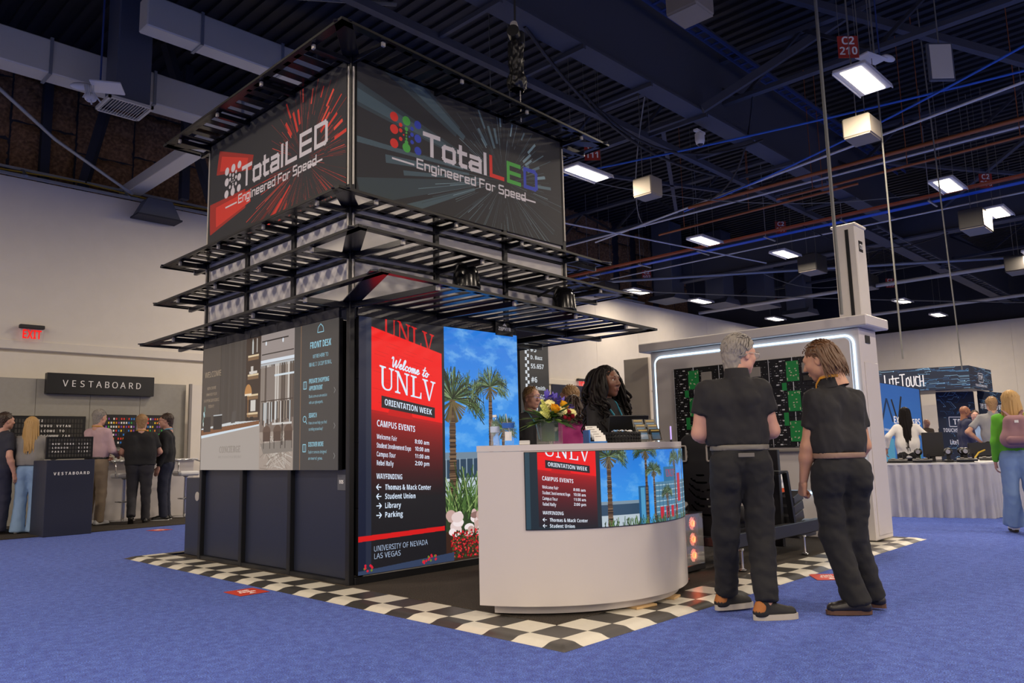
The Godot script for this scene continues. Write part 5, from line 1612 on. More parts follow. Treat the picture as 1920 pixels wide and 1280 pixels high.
		if j == 1:
			var ringp := []
			for q in 17: ringp.append(c + Vector2(cos(TAU * q / 16), sin(TAU * q / 16)) * 0.026 * k)
			p.line(ringp, 3, ink); p.line([c + Vector2(0.018, 0.018) * k, c + Vector2(0.04, 0.045) * k], 3, ink)
		else:
			p.line([c + Vector2(-0.024, -0.03) * k, c + Vector2(0.024, -0.03) * k, c + Vector2(0.024, 0.035) * k, c + Vector2(-0.024, 0.035) * k, c + Vector2(-0.024, -0.03) * k], 3, ink)
			p.line([c + Vector2(-0.014, 0), c + Vector2(0.014, 0)], 2, ink); p.line([c + Vector2(0, -0.03 * k), c + Vector2(0, 0.035 * k)], 2, ink)
	# desk
	var gold := Color("b8a084")
	p.text("WELCOME", X.call(0.05), Y.call(0.985), 0.06 * k, gold, "sans", false, 0.38 * k)
	for j in 4: p.text(["HOW CAN WE", "ENHANCE YOUR", "SHOPPING EXPERIENCE", "TODAY?"][j], X.call(0.22), Y.call(0.85 - j * 0.065), 0.03 * k, gold, "sans", false, [0.2, 0.25, 0.36, 0.13][j] * k, 1)
	for j in 14: p.disc(X.call(0.03 + rng.randf() * 0.05), Y.call(rng.randf_range(0.46, 0.66)), 6, 9, [Color("bfe0e8"), Color("e8f4f0"), Color("6a8a80")][rng.randi() % 3])
	p.poly([Vector2(0, Y.call(0.36)), Vector2(X.call(1.28), Y.call(0.46)), Vector2(X.call(1.28), Hh), Vector2(0, Hh)], Color("b5aaa2"))
	p.poly([Vector2(0, Y.call(0.42)), Vector2(X.call(1.27), Y.call(0.475)), Vector2(X.call(1.27), Y.call(0.44)), Vector2(0, Y.call(0.365))], Color("8a5c3c"))
	p.poly([Vector2(0, Y.call(0.44)), Vector2(X.call(0.7), Y.call(0.485)), Vector2(X.call(1.27), Y.call(0.475)), Vector2(0, Y.call(0.425))], Color("dfe4e6"))
	p.poly([Vector2(0, Y.call(0.365)), Vector2(X.call(1.27), Y.call(0.44)), Vector2(X.call(1.27), Y.call(0.425)), Vector2(0, Y.call(0.335))], Color("e6f4ff"))
	p.text("CONCIERGE", X.call(0.44), Y.call(0.175), 0.065 * k, Color("8f857c"), "serif", true, 0.46 * k); p.text("HERE TO ELEVATE YOUR EXPERIENCE", X.call(0.42), Y.call(0.12), 0.024 * k, Color("9a9088"), "sans", false, 0.5 * k)
	p.rect(X.call(0.05), Y.call(0.56), 0.17 * k, 0.16 * k, Color("3a322e")); p.rect(X.call(0.28), Y.call(0.57), 0.2 * k, 0.15 * k, Color("312c2a")); p.rect(X.call(0.28), Y.call(0.575), 0.2 * k, 0.012 * k, Color("c8ccce"))
	p.poly([Vector2(X.call(0.68), Y.call(0.47)), Vector2(X.call(0.71), Y.call(0.59)), Vector2(X.call(0.79), Y.call(0.595)), Vector2(X.call(0.77), Y.call(0.475))], Color("5a5450"))
	for q in [1.03, 1.1, 1.13]: p.disc(X.call(q), Y.call(0.5), 0.025 * k, 0.02 * k, Color("2c2420"))
	return p.tex()

func race_screen() -> ImageTexture:
	var p := Pic.new(512, 1280, Color("3d3b3a"))
	for j in 30:
		for c in 2: p.rect(90 + c * 36 + (0), 40 + j * 40, 34, 19, Color("e8eef6") if (j + c) % 2 == 0 else Color("3d3b3a"))
		for c in 2: p.rect(90 + c * 36, 60 + j * 40, 34, 19, Color("e8eef6") if (j + c) % 2 == 1 else Color("3d3b3a"))
	var ink := Color("e6edf4")
	var rows := [["#5", "D. Bazz", "55.657", 190], ["#6", "D. Smith", "55.666", 560], ["#7", "M. Reed", "56.012", 930]]
	for r in rows:
		p.text(r[0], 190, r[3], 66, ink, "sans", true); p.text(r[1], 190, r[3] + 90, 46, ink, "sans", true); p.text(r[2], 190, r[3] + 200, 56, ink, "sans", true)
	return p.tex()
# ---------------------------------------------------------------- the tower
const X0 := 0.275
const X1 := 3.13
const Z0 := -2.515
const Z1 := -5.29

func mat_and_carpet() -> void:
	var t := thing("checkered_mat", "black and cream checkered flooring around the tower's booth", "floor mat", Vector3.ZERO)
	var xe := 6.0
	var ze := -6.25
	var r := 0.165
	var flat := 0.085
	var meshes := {}
	# profile of the sloping outer edge, by distance beyond the grid line
	var edge := func(d: float) -> float:
		if d <= flat: return 0.0
		return -0.019 * smoothstep(0.0, 1.0, (d - flat) / (r - flat))
	var nx := int(ceil((xe - r) / S))
	var nz := int(ceil((-ze - r) / S))
	for i in range(-1, nx + 1):
		for j in range(-1, nz + 1):
			if i > 0 and i < nx - 1 and j > 0 and j < nz - 1: continue
			var a := v3(maxf(i * S, -r), 0, minf(-j * S, r))
			var b := v3(minf((i + 1) * S, xe), 0, maxf(-(j + 1) * S, ze))
			if b.x - a.x < 0.01 or a.z - b.z < 0.01: continue
			var sloped := i == -1 or j == -1 or i >= nx - 1 or j >= nz - 1
			var key := [snappedf(b.x - a.x, 0.001), snappedf(a.z - b.z, 0.001), i if i == -1 or i >= nx - 1 else 0, j if j == -1 or j >= nz - 1 else 0]
			if not meshes.has(key):
				var g := G.new()
				if sloped:
					g.sheet(8 if i < 0 or i >= nx - 1 else 1, 8 if j < 0 or j >= nz - 1 else 1, func(u: float, w: float) -> Vector3:
						var q := a.lerp(v3(b.x, 0, a.z), u) + v3(0, 0, (b.z - a.z) * w)
						var d := maxf(maxf(-q.x, q.x - (xe - r)), maxf(q.z, (ze + r) - q.z))
						return v3(q.x - a.x, edge.call(d), q.z - a.z))
				else:
					g.box(v3((b.x - a.x) / 2, -0.009, (b.z - a.z) / 2), v3(b.x - a.x - 0.003, 0.018, a.z - b.z - 0.003), 0.0015)
				meshes[key] = g.mesh()
			part(t, "tile", meshes[key], M.tile_black if (i + j) % 2 == 0 else M.tile_cream, Transform3D(Basis(), a))
	var g := G.new()
	g.box(v3((S + xe - r - S) / 2, -0.006, (-S + ze + r + S) / 2), v3(xe - r - 2 * S, 0.022, -(ze + r) - 2 * S), 0.004)
	single("black_carpet", "black pile carpet inside the checkered border", "carpet", g, M.black_carpet)
	for q in [[v3(-0.34, FY + 0.002, -3.06), 0.0, "red square floor sticker near the booth's left edge"], [v3(2.97, FY + 0.002, 0.31), -0.9, "red floor sticker peeking out behind the right man's shoes"], [v3(1.45, FY + 0.002, -9.35), 0.3, "red floor sticker at the edge of the flip-board booth"]]:
		var s := thing("floor_sticker", q[2], "sticker", q[0], q[1])
		bxp(s, "sheet", v3(0, 0.001, 0), v3(0.25, 0.002, 0.29), mat("c8402f", 0.5))
		for k in 2:
			var l := letters(s, ["South", "Hall"][k], v3(0.0, 0.003, 0.03 - 0.07 * k), 0.035, M.white_ink, "Droid Sans", true)
			l.rotation.x = -PI / 2
		var tr := G.new(); tr.tri(v3(-0.03, 0.004, 0.11), v3(0.03, 0.004, 0.11), v3(0, 0.004, 0.06)); part(s, "arrow", tr, M.white_ink)

# a flat louvred ring; corners of the outer edge in order near, right, back, left
func awning(label: String, y: float, outer: Array) -> void:
	var t := thing("louvre_awning", label, "awning", v3(0, y, 0))
	var inner := [v3(X0, 0, Z0), v3(X1, 0, Z0), v3(X1, 0, Z1), v3(X0, 0, Z1)]
	var th := 0.012
	for k in 4:
		var a: Vector3 = outer[k]
		var b: Vector3 = outer[(k + 1) % 4]
		var c: Vector3 = inner[k]
		var d: Vector3 = inner[(k + 1) % 4]
		var dir := (d - c).normalized()
		var out := v3(dir.z, 0, -dir.x)
		if out.dot(a - c) < 0: out = -out
		# rails: strips of plate along the outer and inner edge
		for q in [[a, b, -0.085, 0.0, "outer_rail"], [c, d, -0.01, 0.08, "inner_rail"]]:
			var p0: Vector3 = q[0]
			var p1: Vector3 = q[1]
			var g := G.new()
			var n := (p1 - p0).cross(Vector3.UP).normalized()
			if n.dot(out) < 0: n = -n
			var m0: Vector3 = (p0 + n * q[2]).lerp(p0 + n * q[3], 0.5)
			var m1: Vector3 = (p1 + n * q[2]).lerp(p1 + n * q[3], 0.5)
			g.bar(m0, m1, absf(q[3] - q[2]), th, 0.002)
			part(t, q[4], g, M.awning)
		var lip := G.new(); lip.bar(a + v3(0, -0.004, 0), b + v3(0, -0.004, 0), 0.006, 0.022); part(t, "edge_strip", lip, M.frame_edge)
		# slats
		for bay in 3:
			for s in 5:
				var u := (bay + (s + 0.5) / 5.0) / 3.0
				var p0 := c.lerp(d, u) + out * 0.03
				var q0 := a + (b - a) * clampf(((c.lerp(d, u) - a).dot((b - a).normalized())) / (b - a).length(), 0, 1) - out * 0.04
				var g := G.new(); g.bar(p0, q0, 0.092, th, 0.002); part(t, "slat", g, M.awning)
		# arms under the plate at every post, with their end caps
		for i in (4 if k % 2 == 0 else 4):
			var u := i / 3.0
			var p0 := c.lerp(d, u)
			var tt := ((p0 - a).dot((b - a).normalized())) / (b - a).length()
			var q0 := a + (b - a) * clampf(tt, 0, 1) - out * 0.06
			var g := G.new(); g.bar(p0 + v3(0, -0.033, 0), q0 + v3(0, -0.033, 0), 0.035, 0.05, 0.003); var arm := part(t, "arm", g, M.awning)
			g = G.new(); g.box(q0 + v3(0, -0.033, 0) + out * 0.003, v3(0.034, 0.044, 0.034), 0.004); part(arm, "end_cap", g, M.alu)
		# corner gusset
		var g := G.new(); g.bar(c, a + (c - a).normalized() * 0.04, 0.15, th, 0.002); part(t, "gusset", g, M.awning)

func tower() -> void:
	var t := thing("display_tower", "black metal display tower with posts, navy base panels and pale upper panels", "tower", Vector3.ZERO)
	var g: G
	var xs := [X0, 1.235, 2.17, X1]
	var zs := [Z0, -3.45, -4.37, Z1]
	var corners := {}
	for i in 4:
		for q in [v3(xs[i], 0, Z0), v3(xs[i], 0, Z1), v3(X0, 0, zs[i]), v3(X1, 0, zs[i])]: corners[q] = true
	for q in corners:
		g = G.new()
		var lowb := 0.0
		if is_equal_approx(q.z, Z0) and q.x > 1.0 or is_equal_approx(q.x, X1): lowb = 2.3
		var corner: bool = (is_equal_approx(q.x, X0) or is_equal_approx(q.x, X1)) and (is_equal_approx(q.z, Z0) or is_equal_approx(q.z, Z1))
		var top := 4.58 if corner else 3.36
		g.box(v3(q.x, (lowb + top) / 2, q.z), v3(0.055, top - lowb, 0.055), 0.006)
		var post := part(t, "post", g, M.black_metal)
		if corner:
			for e in [[0.03, 0], [0, 0.03], [-0.03, 0], [0, -0.03]]:
				for y in [[3.4, 4.5], [2.4, 3.3]]:
					g = G.new(); g.box(v3(q.x + e[0], (y[0] + y[1]) / 2, q.z + e[1]), v3(0.018, y[1] - y[0], 0.018), 0.004); part(post, "alu_strip", g, M.alu)
	for z in [Z0 - 0.04, Z1]:
		g = G.new(); g.box(v3(2.31, 1.16, z), v3(0.055, 2.32, 0.055), 0.006); part(t, "post", g, M.black_metal)
	# beams round the tower at each level
	for y in [2.34, 2.74, 3.14, 3.36, 4.56]:
		for q in [[v3(X0, y, Z0), v3(X1, y, Z0)], [v3(X0, y, Z1), v3(X1, y, Z1)], [v3(X0, y, Z0), v3(X0, y, Z1)], [v3(X1, y, Z0), v3(X1, y, Z1)]]:
			g = G.new(); g.bar(q[0], q[1], 0.045, 0.06 if y > 4 or y < 2.5 else 0.026, 0.004); part(t, "beam", g, M.black_metal)
	# pale panels between the awnings
	for k in 3:
		for y in [[2.375, 2.722], [2.758, 3.122], [3.158, 3.345]]:
			var hh: float = y[1] - y[0]
			var ym: float = (y[0] + y[1]) / 2
			for q in [[v3(X0 + 0.012, ym, (zs[k] + zs[k + 1]) / 2), v3(0.02, hh, absf(zs[k] - zs[k + 1]) - 0.06)], [v3((xs[k] + xs[k + 1]) / 2, ym, Z0 - 0.012), v3(xs[k + 1] - xs[k] - 0.06, hh, 0.02)], [v3((xs[k] + xs[k + 1]) / 2, ym, Z1 + 0.012), v3(xs[k + 1] - xs[k] - 0.06, hh, 0.02)], [v3(X1 - 0.012, ym, (zs[k] + zs[k + 1]) / 2), v3(0.02, hh, absf(zs[k] - zs[k + 1]) - 0.06)]]:
				bxp(t, "pale_panel", q[0], q[1], M.white_fabric, 0.002)
	# navy base panels on the shop-screen side
	for k in 3:
		var z: float = (zs[k] + zs[k + 1]) / 2
		bxp(t, "base_panel", v3(X0 + 0.035, 0.49, z), v3(0.03, 0.9, absf(zs[k] - zs[k + 1]) - 0.05), M.navy_panel, 0.004)
		if k < 2: bxp(t, "base_panel", v3((xs[k] + xs[k + 1]) / 2, 1.15, Z1 + 0.03), v3(xs[k + 1] - xs[k] - 0.05, 2.2, 0.03), M.navy_panel, 0.004)
	bxp(t, "plinth", v3(X0 + 0.03, 0.02, (Z0 + Z1) / 2), v3(0.1, 0.04, Z0 - Z1), M.black_metal, 0.004)
	bxp(t, "backing", v3(X0 + 0.16, 1.15, (Z0 + Z1) / 2), v3(0.02, 2.2, Z0 - Z1 - 0.1), M.black_plastic)
	# glossy black header above the tall screen
	bxp(t, "header_panel", v3(1.3, 2.285, Z0 + 0.02), v3(1.95, 0.085, 0.03), mat("2c2c30", 0.16, 0.2), 0.004)
	var zp := bxp(t, "name_plate", v3(2.09, 2.29, Z0 + 0.05), v3(0.25, 0.14, 0.02), M.black_plastic, 0.003)
	letters(zp, "ZEPHYR", v3(0, -0.02, 0.012), 0.036, M.white_ink, "Droid Sans", true, 0.18)
	var crown := G.new(); crown.tri(v3(-0.03, 0.03, 0.012), v3(0.03, 0.03, 0.012), v3(0, 0.06, 0.012)); part(zp, "emblem", crown, M.white_ink)
	# small print of a speaker on the last base panel
	var eos := bxp(t, "base_print", v3(X0 + 0.016, 0.83, -2.66), v3(0.004, 0.13, 0.12), mat("54565c", 0.5), 0.001)
	var el := letters(eos, "EOS", v3(-0.004, -0.01, 0), 0.03, M.white_ink, "Droid Sans", true, 0.06, 0.002); el.rotation.y = -PI / 2
	# printed headers
	var s := thing("header_sign", "dark blue-grey printed header with red, green and blue logo dots", "sign", v3((X0 + X1) / 2, 3.97, Z0 + 0.01))
	g = G.new(); g.quad(v3(-1.39, -0.625, 0.021), v3(1.39, -0.625, 0.021), v3(1.39, 0.6, 0.021), v3(-1.39, 0.6, 0.021)); part(s, "print", g, print_mat(burst_print(false)))
	bxp(s, "backing", v3(0, -0.01, 0.008), v3(2.79, 1.23, 0.02), M.black_metal, 0.002)
	s = thing("header_sign", "red printed header with white logo on the tower's left face", "sign", v3(X0 - 0.01, 3.97, (Z0 + Z1) / 2), -PI / 2)
	g = G.new(); g.quad(v3(-1.355, -0.625, 0.021), v3(1.355, -0.625, 0.021), v3(1.355, 0.6, 0.021), v3(-1.355, 0.6, 0.021)); part(s, "print", g, print_mat(burst_print(true)))
	bxp(s, "backing", v3(0, -0.01, 0.008), v3(2.72, 1.23, 0.02), M.black_metal, 0.002)
	for q in [[v3((X0 + X1) / 2, 3.97, Z1 - 0.01), PI, 2.78, "plain dark header panel on the tower's back"], [v3(X1 + 0.01, 3.97, (Z0 + Z1) / 2), PI / 2, 2.7, "plain dark header panel on the tower's far side"]]:
		s = thing("plain_sign", q[3], "sign", q[0], q[1]); bxp(s, "panel", v3(0, -0.01, 0.01), v3(q[2], 1.22, 0.02), mat("2b2c30", 0.7), 0.002)
	# shop screen, five columns of modules
	s = thing("led_screen", "wide shop screen with a concierge desk, on the tower's left face", "screen", v3(X0 - 0.03, 0.935, Z1 + 0.02), -PI / 2)
	g = G.new(); g.quad(v3(0, 0, 0.011), v3(2.64, 0, 0.011), v3(2.64, 1.305, 0.011), v3(0, 1.305, 0.011)); part(s, "screen_face", g, screen_mat(shop_screen(), 0.75))
	for k in 5: bxp(s, "module", v3(0.264 + k * 0.528, 0.65, -0.012), v3(0.527, 1.3, 0.04), M.black_plastic, 0.003)
	for k in 5:
		var bar := bxp(s, "top_bar", v3(0.264 + k * 0.528, 1.35, -0.005), v3(0.52, 0.085, 0.03), mat("3a3a3e", 0.3, 0.3), 0.003)
		bxp(bar, "hook", v3(0, 0.06, 0.0), v3(0.03, 0.09, 0.02), M.black_metal, 0.003)
	# tall campus screen, two columns
	s = thing("led_screen", "tall bright screen with a red UNLV programme and palm trees", "screen", v3(0.325, 0.078, Z0 + 0.04))
	g = G.new(); g.quad(v3(0, 0, 0.012), v3(1.95, 0, 0.012), v3(1.95, 2.16, 0.012), v3(0, 2.16, 0.012)); part(s, "screen_face", g, screen_mat(campus_screen(), 1.0))
	for i in 4:
		for j in 4: bxp(s, "module", v3(0.2438 + i * 0.4875, 0.27 + j * 0.54, -0.015), v3(0.486, 0.538, 0.05), M.black_plastic, 0.003)
	bxp(s, "foot_rail", v3(0.95, -0.045, -0.02), v3(1.95, 0.06, 0.05), M.black_metal, 0.003)
	awning("topmost black louvred awning around the tower, above the printed headers", 4.585, [v3(-0.17, 0, -2.0), v3(3.62, 0, -2.17), v3(3.62, 0, -5.62), v3(-0.15, 0, -5.62)])
	awning("second black louvred awning, just under the printed headers", 3.2, [v3(-0.118, 0, -2.1), v3(3.75, 0, -2.31), v3(3.75, 0, -5.7), v3(-0.1, 0, -5.7)])
	awning("third black louvred awning, between the two lower rows of pale panels", 2.79, [v3(-0.17, 0, -1.76), v3(3.75, 0, -2.02), v3(3.75, 0, -5.76), v3(-0.1, 0, -5.85)])
	awning("lowest and deepest black louvred awning, over the screens", 2.36, [v3(-0.24, 0, -1.37), v3(3.8, 0, -1.75), v3(3.8, 0, -6.0), v3(-0.12, 0, -6.15)])
	for q in [[v3(1.3, 2.66, -2.16), "black bell-shaped floodlight behind the lowest awning, over the tall screen"], [v3(2.62, 2.6, -2.1), "black bell-shaped floodlight at the lowest awning's right end"]]:
		s = thing("floodlight", q[1], "lamp", q[0])
		g = G.new(); g.lathe(v3(0, -0.13, 0), [[0.0, 0.02], [0.13, 0.0], [0.135, 0.03], [0.12, 0.16], [0.09, 0.24], [0.03, 0.26], [0, 0.26]], 16); part(s, "shade", g, M.black_gloss)
		g = G.new(); g.tube([v3(0, 0.12, 0), v3(0.02, 0.16, -0.1), v3(0.02, 0.1, -0.38)], 0.014, 6); part(s, "arm", g, M.black_metal)
	# narrow stand at the far end of the base
	s = thing("display_stand", "narrow navy stand at the far end of the tower's base", "stand", v3(X0 + 0.3, 0.005, -5.62))
	bxp(s, "cabinet", v3(0, 0.42, 0), v3(0.5, 0.84, 0.4), M.navy_panel, 0.008); bxp(s, "tablet", v3(0.03, 0.98, -0.03), v3(0.03, 0.26, 0.3), M.black_plastic, 0.006)
	g = G.new(); g.lathe(v3(-0.252, 0.64, 0.1), [[0.0, 0.004], [0.05, 0.004], [0.05, 0.0]], 20, Basis(Vector3.BACK, PI / 2)); part(s, "badge", g, M.alu)
	# race results screen and dark post seen past the tall screen
	s = thing("led_screen", "grey race-times screen beside a checkered strip, past the tall screen", "screen", v3(4.55, 1.16, -4.6))
	g = G.new(); g.quad(v3(0, 0, 0.012), v3(0.62, 0, 0.012), v3(0.62, 1.55, 0.012), v3(0, 1.55, 0.012)); part(s, "screen_face", g, screen_mat(race_screen(), 0.8))
	bxp(s, "cabinet", v3(0.31, 0.775, -0.03), v3(0.64, 1.57, 0.06), M.black_plastic, 0.004); bxp(s, "stand", v3(0.31, -0.58, -0.03), v3(0.4, 1.15, 0.06), M.black_metal, 0.004)
	s = thing("screen_post", "black upright frame at the right edge of the tall screen", "post", v3(2.44, 0, -2.75)); bxp(s, "upright", v3(0, 1.07, 0), v3(0.07, 2.13, 0.07), M.black_metal, 0.006); bxp(s, "foot", v3(0, 0.01, 0), v3(0.2, 0.012, 0.3), M.black_metal, 0.003)
# ---------------------------------------------------------------- counter, lit wall, racing seat
const CC := Vector3(1.15, 0, -1.15)
const CR := 1.09

func pol(r: float, deg: float, y: float) -> Vector3:
	return CC + v3(cos(deg_to_rad(deg)) * r, y, sin(deg_to_rad(deg)) * r)

func arc_wall(g: G, r0: float, r1: float, a0: float, a1: float, y0: float, y1: float, n := 48) -> void:
	g.sheet(n, 1, func(u: float, w: float) -> Vector3: return pol(r1, lerpf(a0, a1, u), lerpf(y0, y1, w)))
	g.sheet(n, 1, func(u: float, w: float) -> Vector3: return pol(r0, lerpf(a0, a1, u), lerpf(y0, y1, w)), true)
	g.sheet(n, 1, func(u: float, w: float) -> Vector3: return pol(lerpf(r1, r0, w), lerpf(a0, a1, u), y1))
	g.sheet(n, 1, func(u: float, w: float) -> Vector3: return pol(lerpf(r1, r0, w), lerpf(a0, a1, u), y0), true)
	for a in [a0, a1]: 
		if a == a0: g.quad(pol(r0, a, y0), pol(r1, a, y0), pol(r1, a, y1), pol(r0, a, y1))
		else: g.quad(pol(r1, a, y0), pol(r0, a, y0), pol(r0, a, y1), pol(r1, a, y1))

func counter() -> void:
	var t := thing("reception_counter", "white curved reception counter with a screen wrapped round its front", "counter", Vector3.ZERO)
	var g := G.new(); arc_wall(g, 0.6, CR, 161.0, 22.0, 0.072, 1.058); part(t, "body", g, M.counter_white)
	g = G.new(); arc_wall(g, 0.58, CR + 0.002, 161.2, 21.8, 1.0605, 1.1); part(t, "top", g, M.counter_white)
	g = G.new(); arc_wall(g, 0.66, CR - 0.07, 157.0, 26.0, 0.016, 0.071); part(t, "toe_kick", g, M.white_laminate)
	for q in [[98.0, 0.2], [76.0, 0.14]]:
		g = G.new(); g.box(Vector3.ZERO, v3(q[1], 0.014, 0.1), 0.001); part(t, "wood_shim", g, M.wood_pale, Transform3D(Basis(Vector3.UP, deg_to_rad(90 - q[0])), pol(CR - 0.08, q[0], 0.008)))
	var s := thing("curved_screen", "curved screen on the white counter repeating the UNLV programme", "screen", Vector3.ZERO)
	g = G.new(); g.sheet(40, 1, func(u: float, w: float) -> Vector3: return pol(CR + 0.007, lerpf(143.6, 62.5, u), lerpf(0.555, 1.048, w))); part(s, "screen_face", g, screen_mat(counter_screen(), 0.95))
	g = G.new(); arc_wall(g, CR + 0.001, CR + 0.006, 143.9, 62.2, 0.55, 1.052, 40); part(s, "bezel", g, M.black_plastic)

func petal(g: G, base: Vector3, out: Vector3, up: Vector3, L: float, w: float, curl: float, cup: float) -> void:
	var side := out.cross(up).normalized()
	g.sheet(4, 5, func(u: float, v: float) -> Vector3:
		var x := (u - 0.5) * 2.0
		var wid := w * sin(PI * (0.12 + 0.8 * v)) * 0.5
		var lift := up * (L * v) + out * (cup * sin(PI * v * 0.6) * L + curl * v * v * L)
		return base + lift + side * x * wid - out * (x * x) * wid * 0.55)

func flowers(at: Vector3) -> void:
	var t := thing("flower_vase", "glass vase of yellow roses, purple irises and greenery on the counter", "flowers", at, 0.3)
	var g := G.new()
	g.box(v3(0, 0.01, 0), v3(0.13, 0.016, 0.13), 0.004)
	for k in 4: g.box(Basis(Vector3.UP, k * PI / 2) * v3(0, 0.082, 0.066), v3(0.132, 0.16, 0.005) if k % 2 == 0 else v3(0.005, 0.16, 0.132), 0.002)
	part(t, "vase", g, M.clear)
	var rng := RandomNumberGenerator.new()
	rng.seed = 12
	var green := [mat("47692f", 0.55), mat("6c8c3e", 0.55), mat("2d4a22", 0.6), mat("5c7c3c", 0.55)]
	for m in green:
		m.backlight_enabled = true; m.backlight = Color(0.15, 0.22, 0.08)
	g = G.new(); g.sheet(16, 2, func(u: float, w: float) -> Vector3: return v3(cos(TAU * u) * 0.06, 0.02 + w * 0.135, sin(TAU * u) * 0.06), true); part(t, "wrap_leaf", g, mat("2c5224", 0.4))
	g = G.new()
	for k in 14:
		var a := rng.randf() * TAU
		g.tube([v3(cos(a) * 0.03, 0.02, sin(a) * 0.03), v3(cos(a + 2.0) * 0.02, 0.13, sin(a + 2.0) * 0.02), v3(cos(a) * 0.06, 0.24, sin(a) * 0.06)], 0.0035, 5)
	part(t, "stem", g, green[0])
	# leaves
	for k in 56:
		var a := rng.randf() * TAU
		var el := rng.randf_range(-0.25, 0.7)
		var d := v3(cos(a), el, sin(a)).normalized()
		var L := rng.randf_range(0.08, 0.17)
		g = G.new(); petal(g, v3(0, 0.165, 0) + d * 0.05, d * 0.35 - Vector3.UP * 0.4, d, L, L * rng.randf_range(0.22, 0.4), 0.3, 0.1); part(t, "leaf", g, green[k % 4])
	for k in 9:
		var a := rng.randf_range(-0.5, 3.6)
		var d := v3(cos(a), 0.05, sin(a)).normalized()
		g = G.new()
		for q in 9:
			var b := v3(0, 0.17, 0) + d * (0.06 + q * 0.017) - v3(0, q * q * 0.0008, 0)
			for sd in [-1, 1]: petal(g, b, -Vector3.UP * 0.3, (d * 0.6 + d.cross(Vector3.UP) * sd).normalized(), 0.042 - q * 0.0025, 0.014, 0.1, 0.0)
		part(t, "fern_leaf", g, green[1 + k % 3])
	# roses
	var yellow := mat("f0b41c", 0.6); yellow.backlight_enabled = true; yellow.backlight = Color(0.3, 0.2, 0.02)
	var rose := G.new()
	for k in 16:
		var a := k * 2.4
		var r := 0.006 + k * 0.0016
		petal(rose, v3(cos(a) * r * 0.5, 0, sin(a) * r * 0.5), v3(cos(a), 0, sin(a)), Vector3.UP, 0.05 - k * 0.0006, 0.045 + k * 0.0016, 0.05 + k * 0.018, 0.12 + k * 0.012)
	var rm := rose.mesh()
	for q in [v3(-0.085, 0.215, 0.07), v3(0.045, 0.245, 0.075), v3(0.1, 0.19, 0.09)]:
		part(t, "yellow_rose", rm, yellow, Transform3D(Basis(Vector3.BACK, -q.x * 4.0) * Basis(Vector3.RIGHT, 0.75), q))
	# carnations: ruffled balls
	var cream := mat("ece29a", 0.8)
	var cf := Field.new(v3(-0.05, -0.05, -0.05), v3(0.05, 0.05, 0.05), 0.005); cf.ell(Vector3.ZERO, v3(0.034, 0.027, 0.034), 0.004)
	g = G.new(); cf.into(g, folds(0.016, 95.0, 60.0, 3)); var cm := g.mesh()
	for q in [v3(-0.03, 0.215, 0.105), v3(0.085, 0.205, 0.125), v3(-0.055, 0.265, 0.03)]: part(t, "carnation", cm, cream, Transform3D(Basis(), q))
	# irises
	var purple := mat("6a5cc0", 0.6); purple.backlight_enabled = true; purple.backlight = Color(0.1, 0.08, 0.25)
	g = G.new()
	for k in 6:
		var a := k * TAU / 6
		petal(g, Vector3.ZERO, v3(cos(a), 0, sin(a)), (Vector3.UP * (1.0 if k % 2 else 0.35) + v3(cos(a), 0, sin(a)) * (0.3 if k % 2 else 0.9)).normalized(), 0.062, 0.026, -0.1 if k % 2 else 0.35, 0.1)
	var im := g.mesh()
	for q in [v3(-0.03, 0.3, 0.0), v3(0.03, 0.315, -0.02), v3(0.075, 0.3, 0.0), v3(0.13, 0.265, 0.02), v3(0.155, 0.225, 0.04), v3(0.0, 0.285, 0.05), v3(0.1, 0.27, 0.05)]:
		part(t, "iris_flower", im, purple, Transform3D(Basis(Vector3.BACK, -q.x * 5.0) * Basis(Vector3.UP, q.y * 20), q))
	# small red blooms
	var red := mat("a3142e", 0.6)
	for q in [v3(-0.05, 0.165, 0.13), v3(0.015, 0.19, 0.13), v3(0.045, 0.205, 0.12), v3(0.03, 0.17, 0.145), v3(0.055, 0.18, 0.14), v3(-0.01, 0.155, 0.14)]:
		part(t, "red_bloom", rm, red, Transform3D(Basis(Vector3.RIGHT, 0.9).scaled(Vector3.ONE * 0.5), q))
	# snapdragon spikes on the left
	var lime := mat("d6d878", 0.7)
	for k in 3:
		g = G.new()
		var d := v3(-1.0, 0.12 + 0.22 * k, 0.15).normalized()
		for q in 11:
			var b := v3(-0.05, 0.18, 0.03) + d * (0.04 + q * 0.017)
			for e in 3: petal(g, b, d, (Basis(d, e * 2.1 + q) * v3(0, 1, 0.1)).normalized(), 0.024 * (1.0 - q * 0.06), 0.02, 0.5, 0.1)
		part(t, "snapdragon", g, lime)

